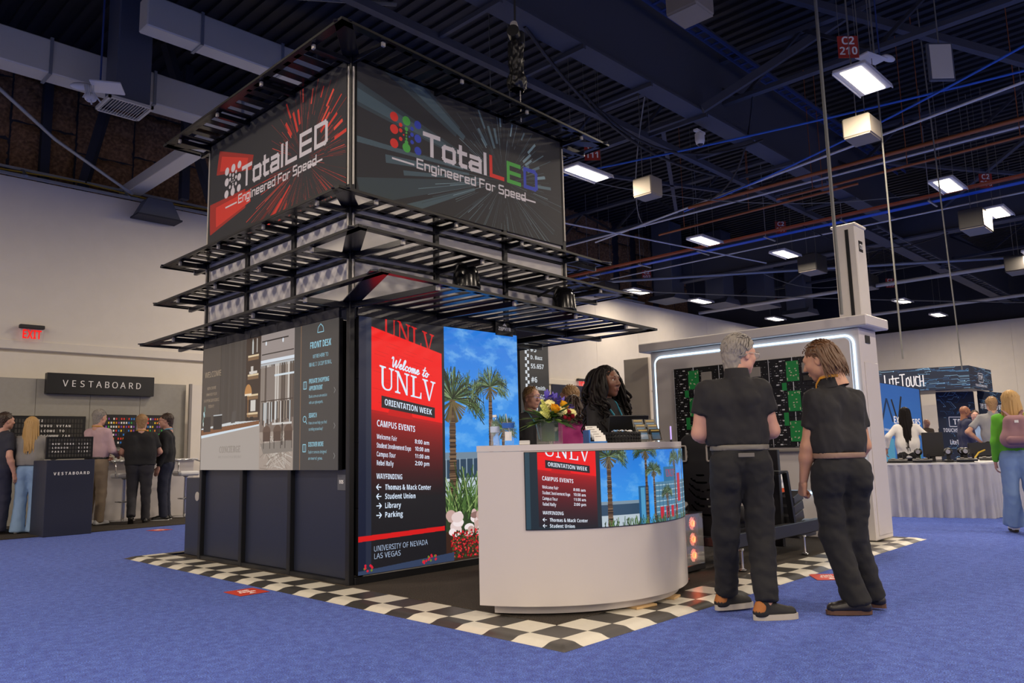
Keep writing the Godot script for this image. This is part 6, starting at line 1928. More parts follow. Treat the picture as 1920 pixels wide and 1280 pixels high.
func counter_things() -> void:
	var T0 := 1.1005
	var g := G.new()
	var t := thing("water_bottle", "clear plastic water bottle at the counter's left end", "bottle", v3(0.245, T0, -0.75))
	g.lathe(Vector3.ZERO, [[0.0, 0.0], [0.03, 0.002], [0.032, 0.01], [0.03, 0.03], [0.032, 0.04], [0.03, 0.055], [0.032, 0.07], [0.031, 0.09], [0.032, 0.13], [0.029, 0.15], [0.014, 0.185], [0.012, 0.195]], 18); part(t, "bottle", g, M.clear)
	g = G.new(); g.lathe(Vector3.ZERO, [[0.0325, 0.088], [0.0325, 0.128]], 18); part(t, "label", g, mat(Color(0.75, 0.8, 0.88, 1), 0.5))
	g = G.new(); g.lathe(Vector3.ZERO, [[0.014, 0.19], [0.014, 0.206], [0.0, 0.207]], 14); part(t, "cap", g, M.white_plastic)
	g = G.new(); g.lathe(Vector3.ZERO, [[0.0, 0.003], [0.0285, 0.004], [0.029, 0.085], [0.0, 0.086]], 14); part(t, "water", g, M.glass)
	t = thing("plastic_cup", "clear plastic cup with a blue band and straw beside the bottle", "cup", v3(0.278, T0, -0.655))
	g = G.new(); g.lathe(Vector3.ZERO, [[0.0, 0.0], [0.034, 0.002], [0.043, 0.15], [0.045, 0.155], [0.042, 0.15]], 20); part(t, "cup", g, M.clear)
	g = G.new(); g.lathe(Vector3.ZERO, [[0.0415, 0.115], [0.0435, 0.148]], 20); part(t, "blue_band", g, mat("2c62b4", 0.5))
	g = G.new(); g.sheet(8, 1, func(u: float, w: float) -> Vector3: return v3(sin(lerpf(-0.6, 0.6, u) - 0.8) * 0.0405, 0.03 + 0.06 * w, cos(lerpf(-0.6, 0.6, u) - 0.8) * 0.0405)); part(t, "sticker", g, M.paper)
	g = G.new(); g.cyl(v3(0.02, 0.06, 0), v3(-0.02, 0.21, 0.0), 0.003, 0.003, 6); part(t, "straw", g, M.white_plastic)
	t = thing("white_box", "small white charger box between cup and vase", "box", v3(0.36, T0, -0.585), 0.79); bxp(t, "box", v3(0, 0.014, 0), v3(0.125, 0.028, 0.07), M.white_plastic, 0.004); bxp(t, "lid_line", v3(0, 0.019, 0), v3(0.1265, 0.0015, 0.0715), M.grey_panel)
	flowers(v3(0.5, T0, -0.48))
	t = thing("card_holder", "blue holder fanning out white business cards", "card holder", v3(0.775, T0, -0.31), -0.55)
	bxp(t, "holder", v3(-0.055, 0.045, -0.01), v3(0.012, 0.09, 0.12), mat("3c7cc8", 0.4), 0.002); bxp(t, "base", v3(0, 0.006, 0.0), v3(0.13, 0.012, 0.13), mat("3c7cc8", 0.4), 0.002)
	for k in 5:
		var c := part(t, "card", bxm(v3(0.085, 0.05, 0.002)), M.paper, Transform3D(Basis(Vector3.RIGHT, -0.35), v3(-0.005 + k * 0.006, 0.095 - k * 0.016, -0.05 + k * 0.024)))
		bxp(c, "print_line", v3(-0.01, 0.015, 0.0015), v3(0.04, 0.004, 0.001), M.grey_panel)
	t = thing("tread_bowl", "black tyre-shaped bowl with sweets on the counter", "bowl", v3(1.03, T0, -0.27))
	g = G.new(); g.lathe(Vector3.ZERO, [[0.1, 0.0], [0.125, 0.002], [0.13, 0.035], [0.125, 0.072], [0.1, 0.075], [0.095, 0.05], [0.09, 0.02], [0.0, 0.015]], 36); part(t, "bowl", g, M.black_plastic)
	for k in 36:
		for r in 3:
			part(t, "tread_block", bxm(v3(0.02, 0.018, 0.008), 0.002), M.black_cloth, Transform3D(Basis(Vector3.UP, -TAU * k / 36.0 + PI / 2) * Basis(Vector3.BACK, 0.5 if r % 2 else -0.5), v3(cos(TAU * k / 36.0) * 0.131, 0.014 + r * 0.023, sin(TAU * k / 36.0) * 0.131)))
	var rng := RandomNumberGenerator.new(); rng.seed = 4
	for k in 14:
		g = G.new(); g.ball(Vector3.ZERO, v3(0.018, 0.01, 0.012), 8)
		part(t, "sweet", g, [M.chrome, mat("7aa6d8", 0.3), M.white_plastic][k % 3], Transform3D(Basis(Vector3.UP, rng.randf() * 6), v3(cos(k * 2.4) * 0.07 * sqrt(k / 14.0), 0.075 + rng.randf() * 0.008, sin(k * 2.4) * 0.07 * sqrt(k / 14.0))))
	t = thing("laptop", "black laptop open behind the tyre-shaped bowl", "laptop", v3(1.28, T0, -0.42), 2.5)
	bxp(t, "keyboard", v3(0, 0.008, 0.05), v3(0.3, 0.014, 0.2), M.black_plastic, 0.004); part(t, "lid", bxm(v3(0.3, 0.2, 0.01), 0.004), M.black_plastic, Transform3D(Basis(Vector3.RIGHT, -0.35), v3(0, 0.105, -0.08)))
	for q in [[1.185, -0.215, "clear two-tier stand of dark leaflets nearest the bowl"], [1.315, -0.2, "clear two-tier stand of dark leaflets at the counter's right end"]]:
		t = thing("leaflet_stand", q[2], "leaflet stand", v3(q[0], T0, q[1]), -0.55)
		bxp(t, "base", v3(0, 0.004, 0), v3(0.12, 0.008, 0.16), M.glass)
		for k in 3:
			var b := Transform3D(Basis(Vector3.RIGHT, -0.4), v3(0, 0.052 + k * 0.036, 0.05 - k * 0.042))
			var c := part(t, "leaflet", bxm(v3(0.085, 0.09, 0.004), 0.001), mat("26241f", 0.4), b)
			bxp(c, "picture", v3(0, -0.01, 0.0025), v3(0.06, 0.05, 0.001), mat("3f6e96", 0.4)); bxp(c, "title_bar", v3(0, 0.032, 0.0025), v3(0.065, 0.01, 0.001), mat("b49a54", 0.5))
			if k == 0: part(t, "pocket", bxm(v3(0.1, 0.05, 0.003)), M.clear, b.translated_local(v3(0, -0.025, 0.005)))

func round_rect(x0: float, x1: float, y0: float, y1: float, r: float, n := 6) -> PackedVector2Array:
	var p := PackedVector2Array()
	for c in [[x1 - r, y0 + r, -PI / 2], [x1 - r, y1 - r, 0.0], [x0 + r, y1 - r, PI / 2], [x0 + r, y0 + r, PI]]:
		for k in n + 1: p.append(Vector2(c[0] + cos(c[2] + PI / 2 * k / n) * r, c[1] + sin(c[2] + PI / 2 * k / n) * r))
	return p

func lit_wall() -> void:
	var t := thing("display_wall", "white freestanding display wall edged with a glowing light strip", "display wall", v3(5.307, 0, 0))
	bxp(t, "body", v3(0.252, 1.165, -1.495), v3(0.505, 2.31, 2.755), M.white_laminate, 0.01); bxp(t, "cap", v3(0.24, 2.385, -1.495), v3(0.68, 0.12, 3.0), M.white_laminate, 0.012)
	bxp(t, "side_door", v3(0.27, 1.0, -0.113), v3(0.4, 1.88, 0.012), M.white_laminate, 0.003); bxp(t, "name_plate", v3(0.22, 2.2, -0.112), v3(0.13, 0.09, 0.012), M.black_plastic, 0.004)
	var g := G.new(); g.prism(round_rect(-2.765, -0.215, 0.535, 2.215, 0.07), 0.02, 0.045, func(a: float, b: float, d: float) -> Vector3: return v3(-d, b, a)); part(t, "face_panel", g, M.white_laminate)
	g = G.new(); g.prism(round_rect(-2.7, -0.28, 0.6, 2.15, 0.05), 0.0, 0.021, func(a: float, b: float, d: float) -> Vector3: return v3(-d, b, a)); part(t, "panel_spacer", g, M.white_laminate)
	var rr := round_rect(-2.795, -0.185, 0.505, 2.245, 0.1, 8)
	var pts := []
	for q in rr: pts.append(v3(-0.012, q.y, q.x))
	pts.append(pts[0])
	g = G.new(); g.tube(pts, 0.011, 8, false); part(t, "led_strip_light", g, glow(Color(0.72, 0.87, 1.0), 2.6))
	for q in [[v3(-0.03, 2.245, -1.49), Vector2(2.4, 0.02)], [v3(-0.03, 0.505, -1.49), Vector2(2.4, 0.02)], [v3(-0.03, 1.37, -2.795), Vector2(0.02, 1.5)], [v3(-0.03, 1.37, -0.185), Vector2(0.02, 1.5)]]:
		var a := AreaLight3D.new()
		a.name = "strip_light"; a.area_size = q[1]; a.light_energy = 0.08; a.light_color = Color(0.78, 0.9, 1.0); a.area_range = 30.0; a.shadow_enabled = true
		a.rotation = v3(0, PI / 2, 0); a.position = q[0]
		t.add_child(a, true)
	bxp(t, "shelf", v3(-0.075, 0.985, -1.5), v3(0.1, 0.03, 1.96), M.grey_panel, 0.006)
	# backs of screen modules
	var s := thing("module_screen", "wall of open black screen modules with green circuit boards", "screen", v3(5.255, 1.02, -2.48), -PI / 2)
	var green := mat("1d8a44", 0.45); var white := mat("d4d6da", 0.5)
	var rng := RandomNumberGenerator.new(); rng.seed = 77
	for i in 3:
		for j in 3:
			var c := v3(0.33 + i * 0.653, 0.173 + j * 0.346, 0.012)
			var cab := bxp(s, "module", c, v3(0.648, 0.341, 0.024), M.black_plastic, 0.003)
			var b := bxp(cab, "circuit_board", v3(-0.03, 0.01, 0.018), v3(0.15, 0.235, 0.008), green, 0.001)
			bxp(cab, "small_board", v3(-0.14, -0.165 if j > 0 else 0.12, 0.018), v3(0.055, 0.09, 0.008), green, 0.001)
			bxp(cab, "power_supply", v3(0.16, 0.035, 0.025), v3(0.14, 0.12, 0.03), M.grey_panel, 0.004)
			bxp(cab, "power_supply", v3(0.17, -0.085, 0.02), v3(0.15, 0.06, 0.02), M.box_dark, 0.004)
			g = G.new()
			for k in 110:
				var p := v3(rng.randf_range(-0.31, 0.31), snappedf(rng.randf_range(-0.16, 0.16), 0.028), 0.014)
				g.box(p, v3([0.004, 0.006, 0.011][rng.randi() % 3], 0.004, 0.004))
			for k in 6: g.box(v3(-0.22 + (k % 2) * 0.05, -0.14 + k * 0.055, 0.016), v3(0.03, 0.014, 0.01))
			g.box(v3(-0.322, 0, 0.014), v3(0.004, 0.33, 0.006)); g.box(v3(-0.03, 0.15, 0.016), v3(0.006, 0.05, 0.01)); g.box(v3(-0.03, -0.14, 0.016), v3(0.006, 0.05, 0.01))
			var st := part(cab, "connectors", g, white); st.set_meta("kind", "stuff")
			g = G.new()
			for k in 10: g.bar(v3(-0.3 + k * 0.06, -0.16, 0.013), v3(-0.26 + k * 0.06, 0.16 if k % 2 else -0.05, 0.013), 0.008, 0.006)
			st = part(cab, "ribs", g, M.black_cloth); st.set_meta("kind", "stuff")
			g = G.new()
			for k in 8: g.box(v3(-0.03 + rng.randf_range(-0.05, 0.05), 0.01 + rng.randf_range(-0.1, 0.1), 0.024), v3(0.016, 0.012, 0.004))
			for sx in [-0.095, 0.035]: g.box(v3(sx, 0.1, 0.024), v3(0.008, 0.03, 0.004)); g.box(v3(sx, -0.08, 0.024), v3(0.008, 0.03, 0.004))
			st = part(cab, "chips", g, mat("c8c8a8", 0.5)); st.set_meta("kind", "stuff")

func racing_rig() -> void:
	# seat facing the lit wall
	var t := thing("racing_chair", "black racing bucket seat seen from behind, with harness slots", "seat", v3(2.98, 0.012, -0.66))
	var f := Field.new(v3(-0.42, 0.2, -0.4), v3(0.55, 1.22, 0.4), 0.016)
	f.cap(v3(-0.12, 0.42, 0), v3(-0.24, 0.92, 0), 0.22, 0.2, 0.05, v3(1, -0.2, 0).normalized(), 3.4)
	f.cap(v3(-0.24, 0.95, -0.16), v3(-0.24, 0.95, 0.16), 0.14, 0.13, 0.05, v3(1, 0, 0), 2.4)
	f.cap(v3(-0.26, 1.05, -0.09), v3(-0.26, 1.05, 0.09), 0.11, 0.11, 0.05, v3(1, 0, 0), 2.2)
	for sd in [-1, 1]:
		f.cap(v3(-0.16, 0.87, sd * 0.26), v3(-0.1, 0.62, sd * 0.25), 0.07, 0.08, 0.05)
		f.cap(v3(-0.05, 0.45, sd * 0.24), v3(0.35, 0.42, sd * 0.24), 0.07, 0.06, 0.05)
		f.ell(v3(-0.27, 0.985, sd * 0.15), v3(0.2, 0.07, 0.045), 0.012, true)
	f.cap(v3(0.0, 0.37, -0.12), v3(0.38, 0.37, -0.1), 0.09, 0.08, 0.05); f.cap(v3(0.0, 0.37, 0.12), v3(0.38, 0.37, 0.1), 0.09, 0.08, 0.05)
	var g := G.new(); f.into(g); part(t, "shell", g, M.black_cloth)
	for sd in [-1, 1]:
		g = G.new()
		var pts := []
		for q in round_rect(-0.045, 0.045, -0.068, 0.068, 0.014, 3): pts.append(v3(-0.318, 0.985 + q.y, sd * 0.15 + q.x))
		pts.append(pts[0]); g.tube(pts, 0.009, 6, false); part(t, "slot_trim", g, M.grey_panel)
	g = G.new()
	for sd in [-1, 1]: g.bar(v3(-0.1, 0.3, sd * 0.2), v3(0.35, 0.3, sd * 0.2), 0.03, 0.04)
	part(t, "seat_bracket", g, M.black_metal)
	t = thing("racing_rig", "dark metal racing simulator frame with pedal deck and chrome levelling feet", "simulator", v3(0, 0.012, 0))
	for z in [-0.36, -0.95]:
		bxp(t, "side_beam", v3(3.5, 0.24, z), v3(1.85, 0.12, 0.07), mat("2c2d31", 0.4, 0.4), 0.008)
	for x in [2.65, 3.3, 4.3]: bxp(t, "cross_beam", v3(x, 0.23, -0.655), v3(0.08, 0.08, 0.52), mat("2c2d31", 0.4, 0.4), 0.006)
	for q in [v3(2.7, 0, -0.3), v3(3.93, 0, -0.3), v3(2.7, 0, -1.02), v3(3.93, 0, -1.02)]:
		g = G.new(); g.lathe(q, [[0.0, 0.0], [0.035, 0.0], [0.03, 0.012], [0.012, 0.02], [0.011, 0.16], [0.02, 0.165], [0.02, 0.18], [0, 0.18]], 12); g.bar(q + v3(0, 0.17, 0), q + v3(0, 0.17, -0.06 if q.z > -0.6 else 0.06), 0.03, 0.012); part(t, "levelling_foot", g, M.chrome)
	bxp(t, "upright_panel", v3(4.02, 0.52, -0.62), v3(0.05, 0.95, 0.16), M.black_metal, 0.006); bxp(t, "upright_panel", v3(4.02, 0.52, -1.05), v3(0.05, 0.95, 0.1), M.black_metal, 0.006)
	for k in 3: part(t, "pedal_step", bxm(v3(0.22, 0.09, 0.34), 0.006), mat("3c3c40", 0.35, 0.3), Transform3D(Basis(Vector3.BACK, 0.25), v3(4.2 + k * 0.05, 0.32 + k * 0.09, -0.62 - k * 0.02)))
	bxp(t, "pedal_base", v3(4.32, 0.2, -0.6), v3(0.4, 0.16, 0.34), mat("3c3c40", 0.35, 0.3), 0.006)
	bxp(t, "wheel_deck", v3(3.72, 0.78, -0.66), v3(0.2, 0.03, 0.6), M.black_metal, 0.005)
	for z in [-0.36, -0.95]: g = G.new(); g.bar(v3(3.85, 0.28, z), v3(3.75, 0.78, z), 0.05, 0.04); part(t, "upright", g, M.black_metal)
	var wl := G.new()
	var pts := []
	for k in 25: pts.append(v3(3.5 + 0.05 * sin(TAU * k / 24), 0.88 + 0.14 * sin(TAU * k / 24), -0.66 + 0.15 * cos(TAU * k / 24)))
	wl.tube(pts, 0.015, 7, false); wl.tube([v3(3.5, 0.88, -0.8), v3(3.5, 0.88, -0.52)], 0.014, 6); wl.tube([v3(3.5, 0.88, -0.66), v3(3.7, 0.82, -0.66)], 0.03, 10); part(t, "steering_wheel", wl, M.black_plastic)
	g = G.new(); g.tube([v3(3.2, 1.06, -0.35), v3(3.3, 1.11, -0.42), v3(3.5, 1.12, -0.55)], 0.022, 8); part(t, "white_arm", g, M.white_plastic); g = G.new(); g.bar(v3(3.5, 0.8, -0.55), v3(3.5, 1.12, -0.55), 0.03, 0.03); part(t, "arm_post", g, M.black_metal)
	t = thing("racing_helmet", "orange and white helmet on the simulator's pedal deck", "helmet", v3(4.3, 0.66, -0.72))
	f = Field.new(v3(-0.17, -0.17, -0.17), v3(0.17, 0.17, 0.17), 0.012); f.ell(Vector3.ZERO, v3(0.14, 0.13, 0.12), 0.02); f.cut(v3(0, -0.1, 0), v3(0, -1, 0)); f.ell(v3(0.0, 0.0, 0.12), v3(0.1, 0.045, 0.06), 0.01, true)
	g = G.new(); f.into(g); part(t, "shell", g, M.white_plastic)
	g = G.new(); g.sheet(14, 4, func(u: float, w: float) -> Vector3: return v3(sin(lerpf(-0.9, 0.9, u)) * 0.125, lerpf(-0.045, 0.045, w), cos(lerpf(-0.9, 0.9, u)) * 0.112)); part(t, "visor", g, M.glass)
	g = G.new(); g.sheet(20, 2, func(u: float, w: float) -> Vector3: return v3(cos(TAU * u) * 0.143, -0.085 + 0.04 * w, sin(TAU * u) * 0.123), true); part(t, "stripe", g, mat("d8531e", 0.4))
	# computer with three glowing fans
	t = thing("gaming_computer", "black computer case with three glowing orange fans beside the counter", "computer", v3(2.435, 0.012, -0.83))
	bxp(t, "base", v3(0, 0.035, 0), v3(0.3, 0.05, 0.5), M.black_plastic, 0.006); bxp(t, "case", v3(0, 0.27, -0.02), v3(0.27, 0.42, 0.44), M.black_plastic, 0.006); bxp(t, "top", v3(0, 0.485, 0), v3(0.29, 0.012, 0.5), M.black_metal, 0.003)
	var pane := bxp(t, "front_pane", v3(0, 0.27, 0.245), v3(0.28, 0.42, 0.005), M.glass); bxp(t, "fan_wall", v3(0, 0.27, 0.203), v3(0.26, 0.41, 0.004), mat("1c2748", 0.4))
	for k in 3:
		var c := v3(0.0, 0.135 + k * 0.132, 0.225)
		g = G.new(); g.lathe(c, [[0.022, 0.0], [0.022, 0.012], [0.03, 0.012], [0.03, 0.0]], 24, Basis(Vector3.RIGHT, PI / 2)); var fan := part(t, "fan_light", g, glow(Color(1.0, 0.34, 0.1), 2.2))
		g = G.new()
		for b in 9: petal(g, c + v3(cos(TAU * b / 9) * 0.03, sin(TAU * b / 9) * 0.03, -0.004), v3(0, 0, 0.3), v3(cos(TAU * b / 9 + 0.4), sin(TAU * b / 9 + 0.4), 0), 0.03, 0.026, 0.2, 0.0)
		part(fan, "blade_light", g, glow(Color(0.75, 0.2, 0.08), 0.45))
		g = G.new(); g.lathe(c, [[0.06, -0.01], [0.06, 0.01], [0.064, 0.01], [0.064, -0.01]], 24, Basis(Vector3.RIGHT, PI / 2)); part(fan, "fan_ring", g, M.black_plastic)
		g = G.new(); g.lathe(c + v3(0, 0, -0.012), [[0.03, 0.0], [0.057, 0.001]], 24, Basis(Vector3.RIGHT, PI / 2)); part(fan, "halo_light", g, glow(Color(0.9, 0.24, 0.08), 0.4))
		var l := OmniLight3D.new(); l.name = "fan_glow"; l.position = c + v3(0, 0, 0.03); l.light_energy = 0.004; l.light_color = Color(1, 0.35, 0.1); l.light_size = 0.02; l.omni_range = 30.0; l.omni_attenuation = 2.0; l.shadow_enabled = true; t.add_child(l, true)
	t = thing("pen_cup", "small clear cup of white pens on the computer case", "cup", v3(2.41, 0.504, -0.75))
	g = G.new(); g.lathe(Vector3.ZERO, [[0.0, 0.0], [0.028, 0.001], [0.03, 0.07]], 14); part(t, "cup", g, M.clear)
	for k in 4: g = G.new(); g.tube([v3(0, 0.005, 0), v3(cos(k * 1.7) * 0.03, 0.11, sin(k * 1.7) * 0.03)], 0.004, 6); part(t, "pen", g, M.white_plastic)
	g = G.new(); g.box(v3(0, 0.055, 0), v3(0.016, 0.11, 0.01), 0.004); single("purple_marker", "upright purple glowing light stick behind the leaflets", "light stick", g, glow(Color(0.5, 0.15, 1.0), 0.6), T(v3(2.02, 1.12, -0.5)))
	g = G.new(); g.cyl(Vector3(0, 0, 0), Vector3(0, 1.11, 0), 0.01, 0.01, 8); g.lathe(Vector3.ZERO, [[0.0, 0.0], [0.09, 0.0], [0.09, 0.01], [0, 0.012]], 16); single("slim_stand", "slim black stand carrying the purple light stick", "stand", g, M.black_metal, T(v3(2.02, 0.006, -0.5)))
	# grey return panel left of the lit wall and dark booths far behind
	g = G.new(); g.box(v3(6.0, 1.18, -3.58), v3(0.06, 2.36, 0.44), 0.006); single("taupe_partition", "plain taupe panel standing between the woman and the lit wall", "panel", g, M.taupe)
	for q in [[v3(14.9, 1.5, -12.4), v3(1.5, 3.0, 0.1), "dark navy backdrop behind the blond visitor"], [v3(16.6, 1.33, -12.3), v3(0.9, 2.7, 0.1), "dark navy backdrop under the small exit sign"]]:
		g = G.new(); g.box(q[0], q[1], 0.01); single("dark_backdrop", q[2], "backdrop", g, M.navy_panel)
# ---------------------------------------------------------------- neighbours' booths
func flip_board(called: String, label: String, at: Vector3, w: float, h: float, cols: int, rows: int, lines: Array, turn := 0.0, colours := false, sd := 1, skip := Vector2i(0, 0)) -> void:
	var t := thing(called, label, "flip board", at, turn)
	bxp(t, "case", v3(w / 2, h / 2, -0.02), v3(w, h, 0.05), M.black_plastic, 0.004)
	var cw := w * 0.92 / cols
	var chh := h * 0.86 / rows
	var rng := RandomNumberGenerator.new(); rng.seed = sd
	var dark := G.new()
	var by := {}
	var pal := ["e23b2e", "f08a24", "f2d22e", "3fae49", "2f7fd8", "8a4bb8", "f2f2f2", "1c1c1e"]
	for r in rows:
		for c in cols:
			var p := v3(w * 0.04 + (c + 0.5) * cw, h * 0.93 - (r + 0.5) * chh, 0.008)
			if colours and rng.randf() < 0.9:
				var k: String = pal[rng.randi() % pal.size()]
				if not by.has(k): by[k] = G.new()
				by[k].box(p, v3(cw * 0.55, chh * 0.5, 0.006))
			else:
				dark.box(p, v3(cw * 0.72, chh * 0.74, 0.004))
	if dark.v.size(): part(t, "dark_flaps", dark, M.box_dark).set_meta("kind", "stuff")
	for k in by: part(t, "colour_flaps", by[k], mat(k, 0.5)).set_meta("kind", "stuff")
	for r in lines.size():
		for c in lines[r].length():
			if lines[r][c] == " ": continue
			var l := letters(t, lines[r][c], v3(w * 0.04 + (c + 0.5) * cw, h * 0.93 - (r + 0.5) * chh - chh * 0.22, 0.012), chh * 0.44, M.white_ink, "Droid Sans", true, 0.0, 0.002, "letter")

func flip_booth() -> void:
	var g: G
	var grey := tri_mat(noise_tex(0.05, Color("9c998f"), Color("a09d94"), 256, 3, 30), 0.8, 0.8)
	var t := thing("booth_backwall", "grey panelled back wall of the flip-board booth", "booth wall", v3(-0.4, FY, -12.55))
	for k in 4: bxp(t, "panel", v3(0.44 + k * 0.885, 1.27, 0), v3(0.88, 2.54, 0.05), grey, 0.004)
	t = thing("booth_return", "pale grey return wall beside the flip-board booth's back wall", "booth wall", v3(3.2, FY, -12.5)); bxp(t, "panel", v3(0.35, 1.27, 0.1), v3(0.8, 2.54, 0.04), M.wall_white, 0.004); bxp(t, "edge_post", v3(-0.03, 1.27, 0.1), v3(0.05, 2.56, 0.06), M.grey_panel, 0.004)
	t = thing("booth_sign", "long black box sign reading VESTABOARD on the grey wall", "sign", v3(1.53, 2.44, -12.455)); bxp(t, "box", Vector3.ZERO, v3(1.85, 0.37, 0.14), M.black_plastic, 0.006)
	var word := "VESTABOARD"
	for k in 10: letters(t, word[k], v3(-0.63 + k * 0.14, -0.055, 0.074), 0.115, M.white_ink, "Droid Sans", false, 0.0, 0.004, "letter")
	flip_board("flip_board", "wide black flip board with white letters, left on the grey wall", v3(0.12, 1.24, -12.46), 1.17, 0.62, 22, 6, ["      ZZZ ", "      UVUVUU VVTAN", "      WELCOME TO", "      VFOCOMMW ZAH", "", ""], 0.0, false, 3)
	flip_board("flip_board", "flip board of many coloured squares behind the pink-shirted man", v3(1.5, 1.3, -12.46), 0.68, 0.6, 14, 7, [], 0.0, true, 5)
	flip_board("flip_board", "flip board of coloured squares beside the man in the dark hoodie", v3(2.35, 1.3, -12.46), 0.52, 0.6, 11, 7, [], 0.0, true, 8)
	t = thing("pedestal", "dark navy pedestal lettered VESTABOARD in front of the blonde woman", "pedestal", v3(0.31, FY, -10.15)); bxp(t, "cabinet", v3(0, 0.55, 0), v3(0.65, 1.1, 0.66), mat("23273a", 0.5), 0.006)
	for k in 10: letters(t, word[k], v3(-0.21 + k * 0.05, 0.88, 0.333), 0.042, M.white_ink, "Droid Sans", true, 0.0, 0.003, "letter")
	flip_board("flip_board", "small flip board listing New York, London and Paris on the pedestal", v3(0.0, 1.095, -9.95), 0.64, 0.33, 15, 5, ["", " NEW YORK 1:30", " LONDON   6:30", " PARIS    7:30", ""], 0.0, false, 6)
	g = G.new(); g.box(v3(1.4, -0.0, 1.1), v3(4.2, 0.012, 2.6), 0.004); single("booth_carpet", "black carpet under the flip-board booth", "carpet", g, M.black_carpet, T(v3(0.2, FY + 0.006, -12.4)))
	# high table and stools
	t = thing("bar_counter", "pale grey waist-high counter under the coloured flip boards", "counter", v3(2.25, FY, -12.2)); bxp(t, "cabinet", v3(0, 0.52, 0), v3(1.7, 1.04, 0.45), M.white_laminate, 0.006); bxp(t, "top", v3(0, 1.06, 0.02), v3(1.8, 0.03, 0.55), M.white_plastic, 0.006)
	for q in [[v3(1.7, FY + 0.012, -11.6), "white-seated chrome bar stool between the two men"], [v3(2.75, FY + 0.012, -11.5), "chrome bar stool half hidden behind the man in the hoodie"]]:
		t = thing("bar_stool", q[1], "stool", q[0])
		g = G.new(); g.lathe(Vector3.ZERO, [[0.0, 0.0], [0.21, 0.0], [0.2, 0.012], [0.04, 0.03], [0.03, 0.05], [0.028, 0.72], [0.05, 0.74], [0, 0.74]], 24); part(t, "pole", g, M.chrome)
		bxp(t, "seat", v3(0, 0.79, 0), v3(0.38, 0.09, 0.36), M.white_plastic, 0.03)
		g = G.new(); g.tube([v3(-0.2, 0.78, 0.15), v3(-0.21, 1.0, 0.16), v3(-0.2, 1.04, -0.1), v3(0.2, 1.04, -0.1), v3(0.21, 1.0, 0.16), v3(0.2, 0.78, 0.15)], 0.013, 8); part(t, "back_rail", g, M.chrome)
		g = G.new(); g.tube([v3(-0.14, 0.34, 0.02), v3(-0.12, 0.34, 0.18), v3(0.12, 0.34, 0.18), v3(0.14, 0.34, 0.02)], 0.012, 8); part(t, "foot_rest", g, M.chrome)
	t = thing("coffee_cup", "paper coffee cup on the pale counter between the men", "cup", v3(1.72, FY + 1.076, -12.05)); g = G.new(); g.lathe(Vector3.ZERO, [[0.0, 0.0], [0.035, 0.0], [0.045, 0.15], [0.0, 0.15]], 16); part(t, "cup", g, M.white_plastic); g = G.new(); g.lathe(Vector3.ZERO, [[0.0385, 0.04], [0.044, 0.11]], 16); part(t, "sleeve", g, mat("2c2420", 0.7)); g = G.new(); g.lathe(Vector3.ZERO, [[0.048, 0.15], [0.046, 0.165], [0, 0.17]], 16); part(t, "lid", g, M.black_plastic)

func pleats(g: G, pts: Array, h: float, amp: float, per: float) -> void:
	var L := 0.0
	for k in pts.size() - 1: L += (pts[k + 1] - pts[k]).length()
	var f := FastNoiseLite.new(); f.frequency = 3.0
	var n := int(L / per * 6)
	g.sheet(n, 8, func(u: float, w: float) -> Vector3:
		var d := u * L
		var k := 0
		while k < pts.size() - 2 and d > (pts[k + 1] - pts[k]).length():
			d -= (pts[k + 1] - pts[k]).length(); k += 1
		var a: Vector3 = pts[k]
		var b: Vector3 = pts[k + 1]
		var dir := (b - a).normalized()
		var nn := v3(-dir.z, 0, dir.x)
		var e := minf(minf(u, 1 - u) * 20, 1.0)
		return a + dir * d + v3(0, h * w, 0) + nn * (amp * sin(TAU * u * L / per + 1.5 * f.get_noise_1d(u * 8)) + 0.02 * f.get_noise_2d(u * 20, w * 1.5)) * e * (1.0 - 0.55 * w))

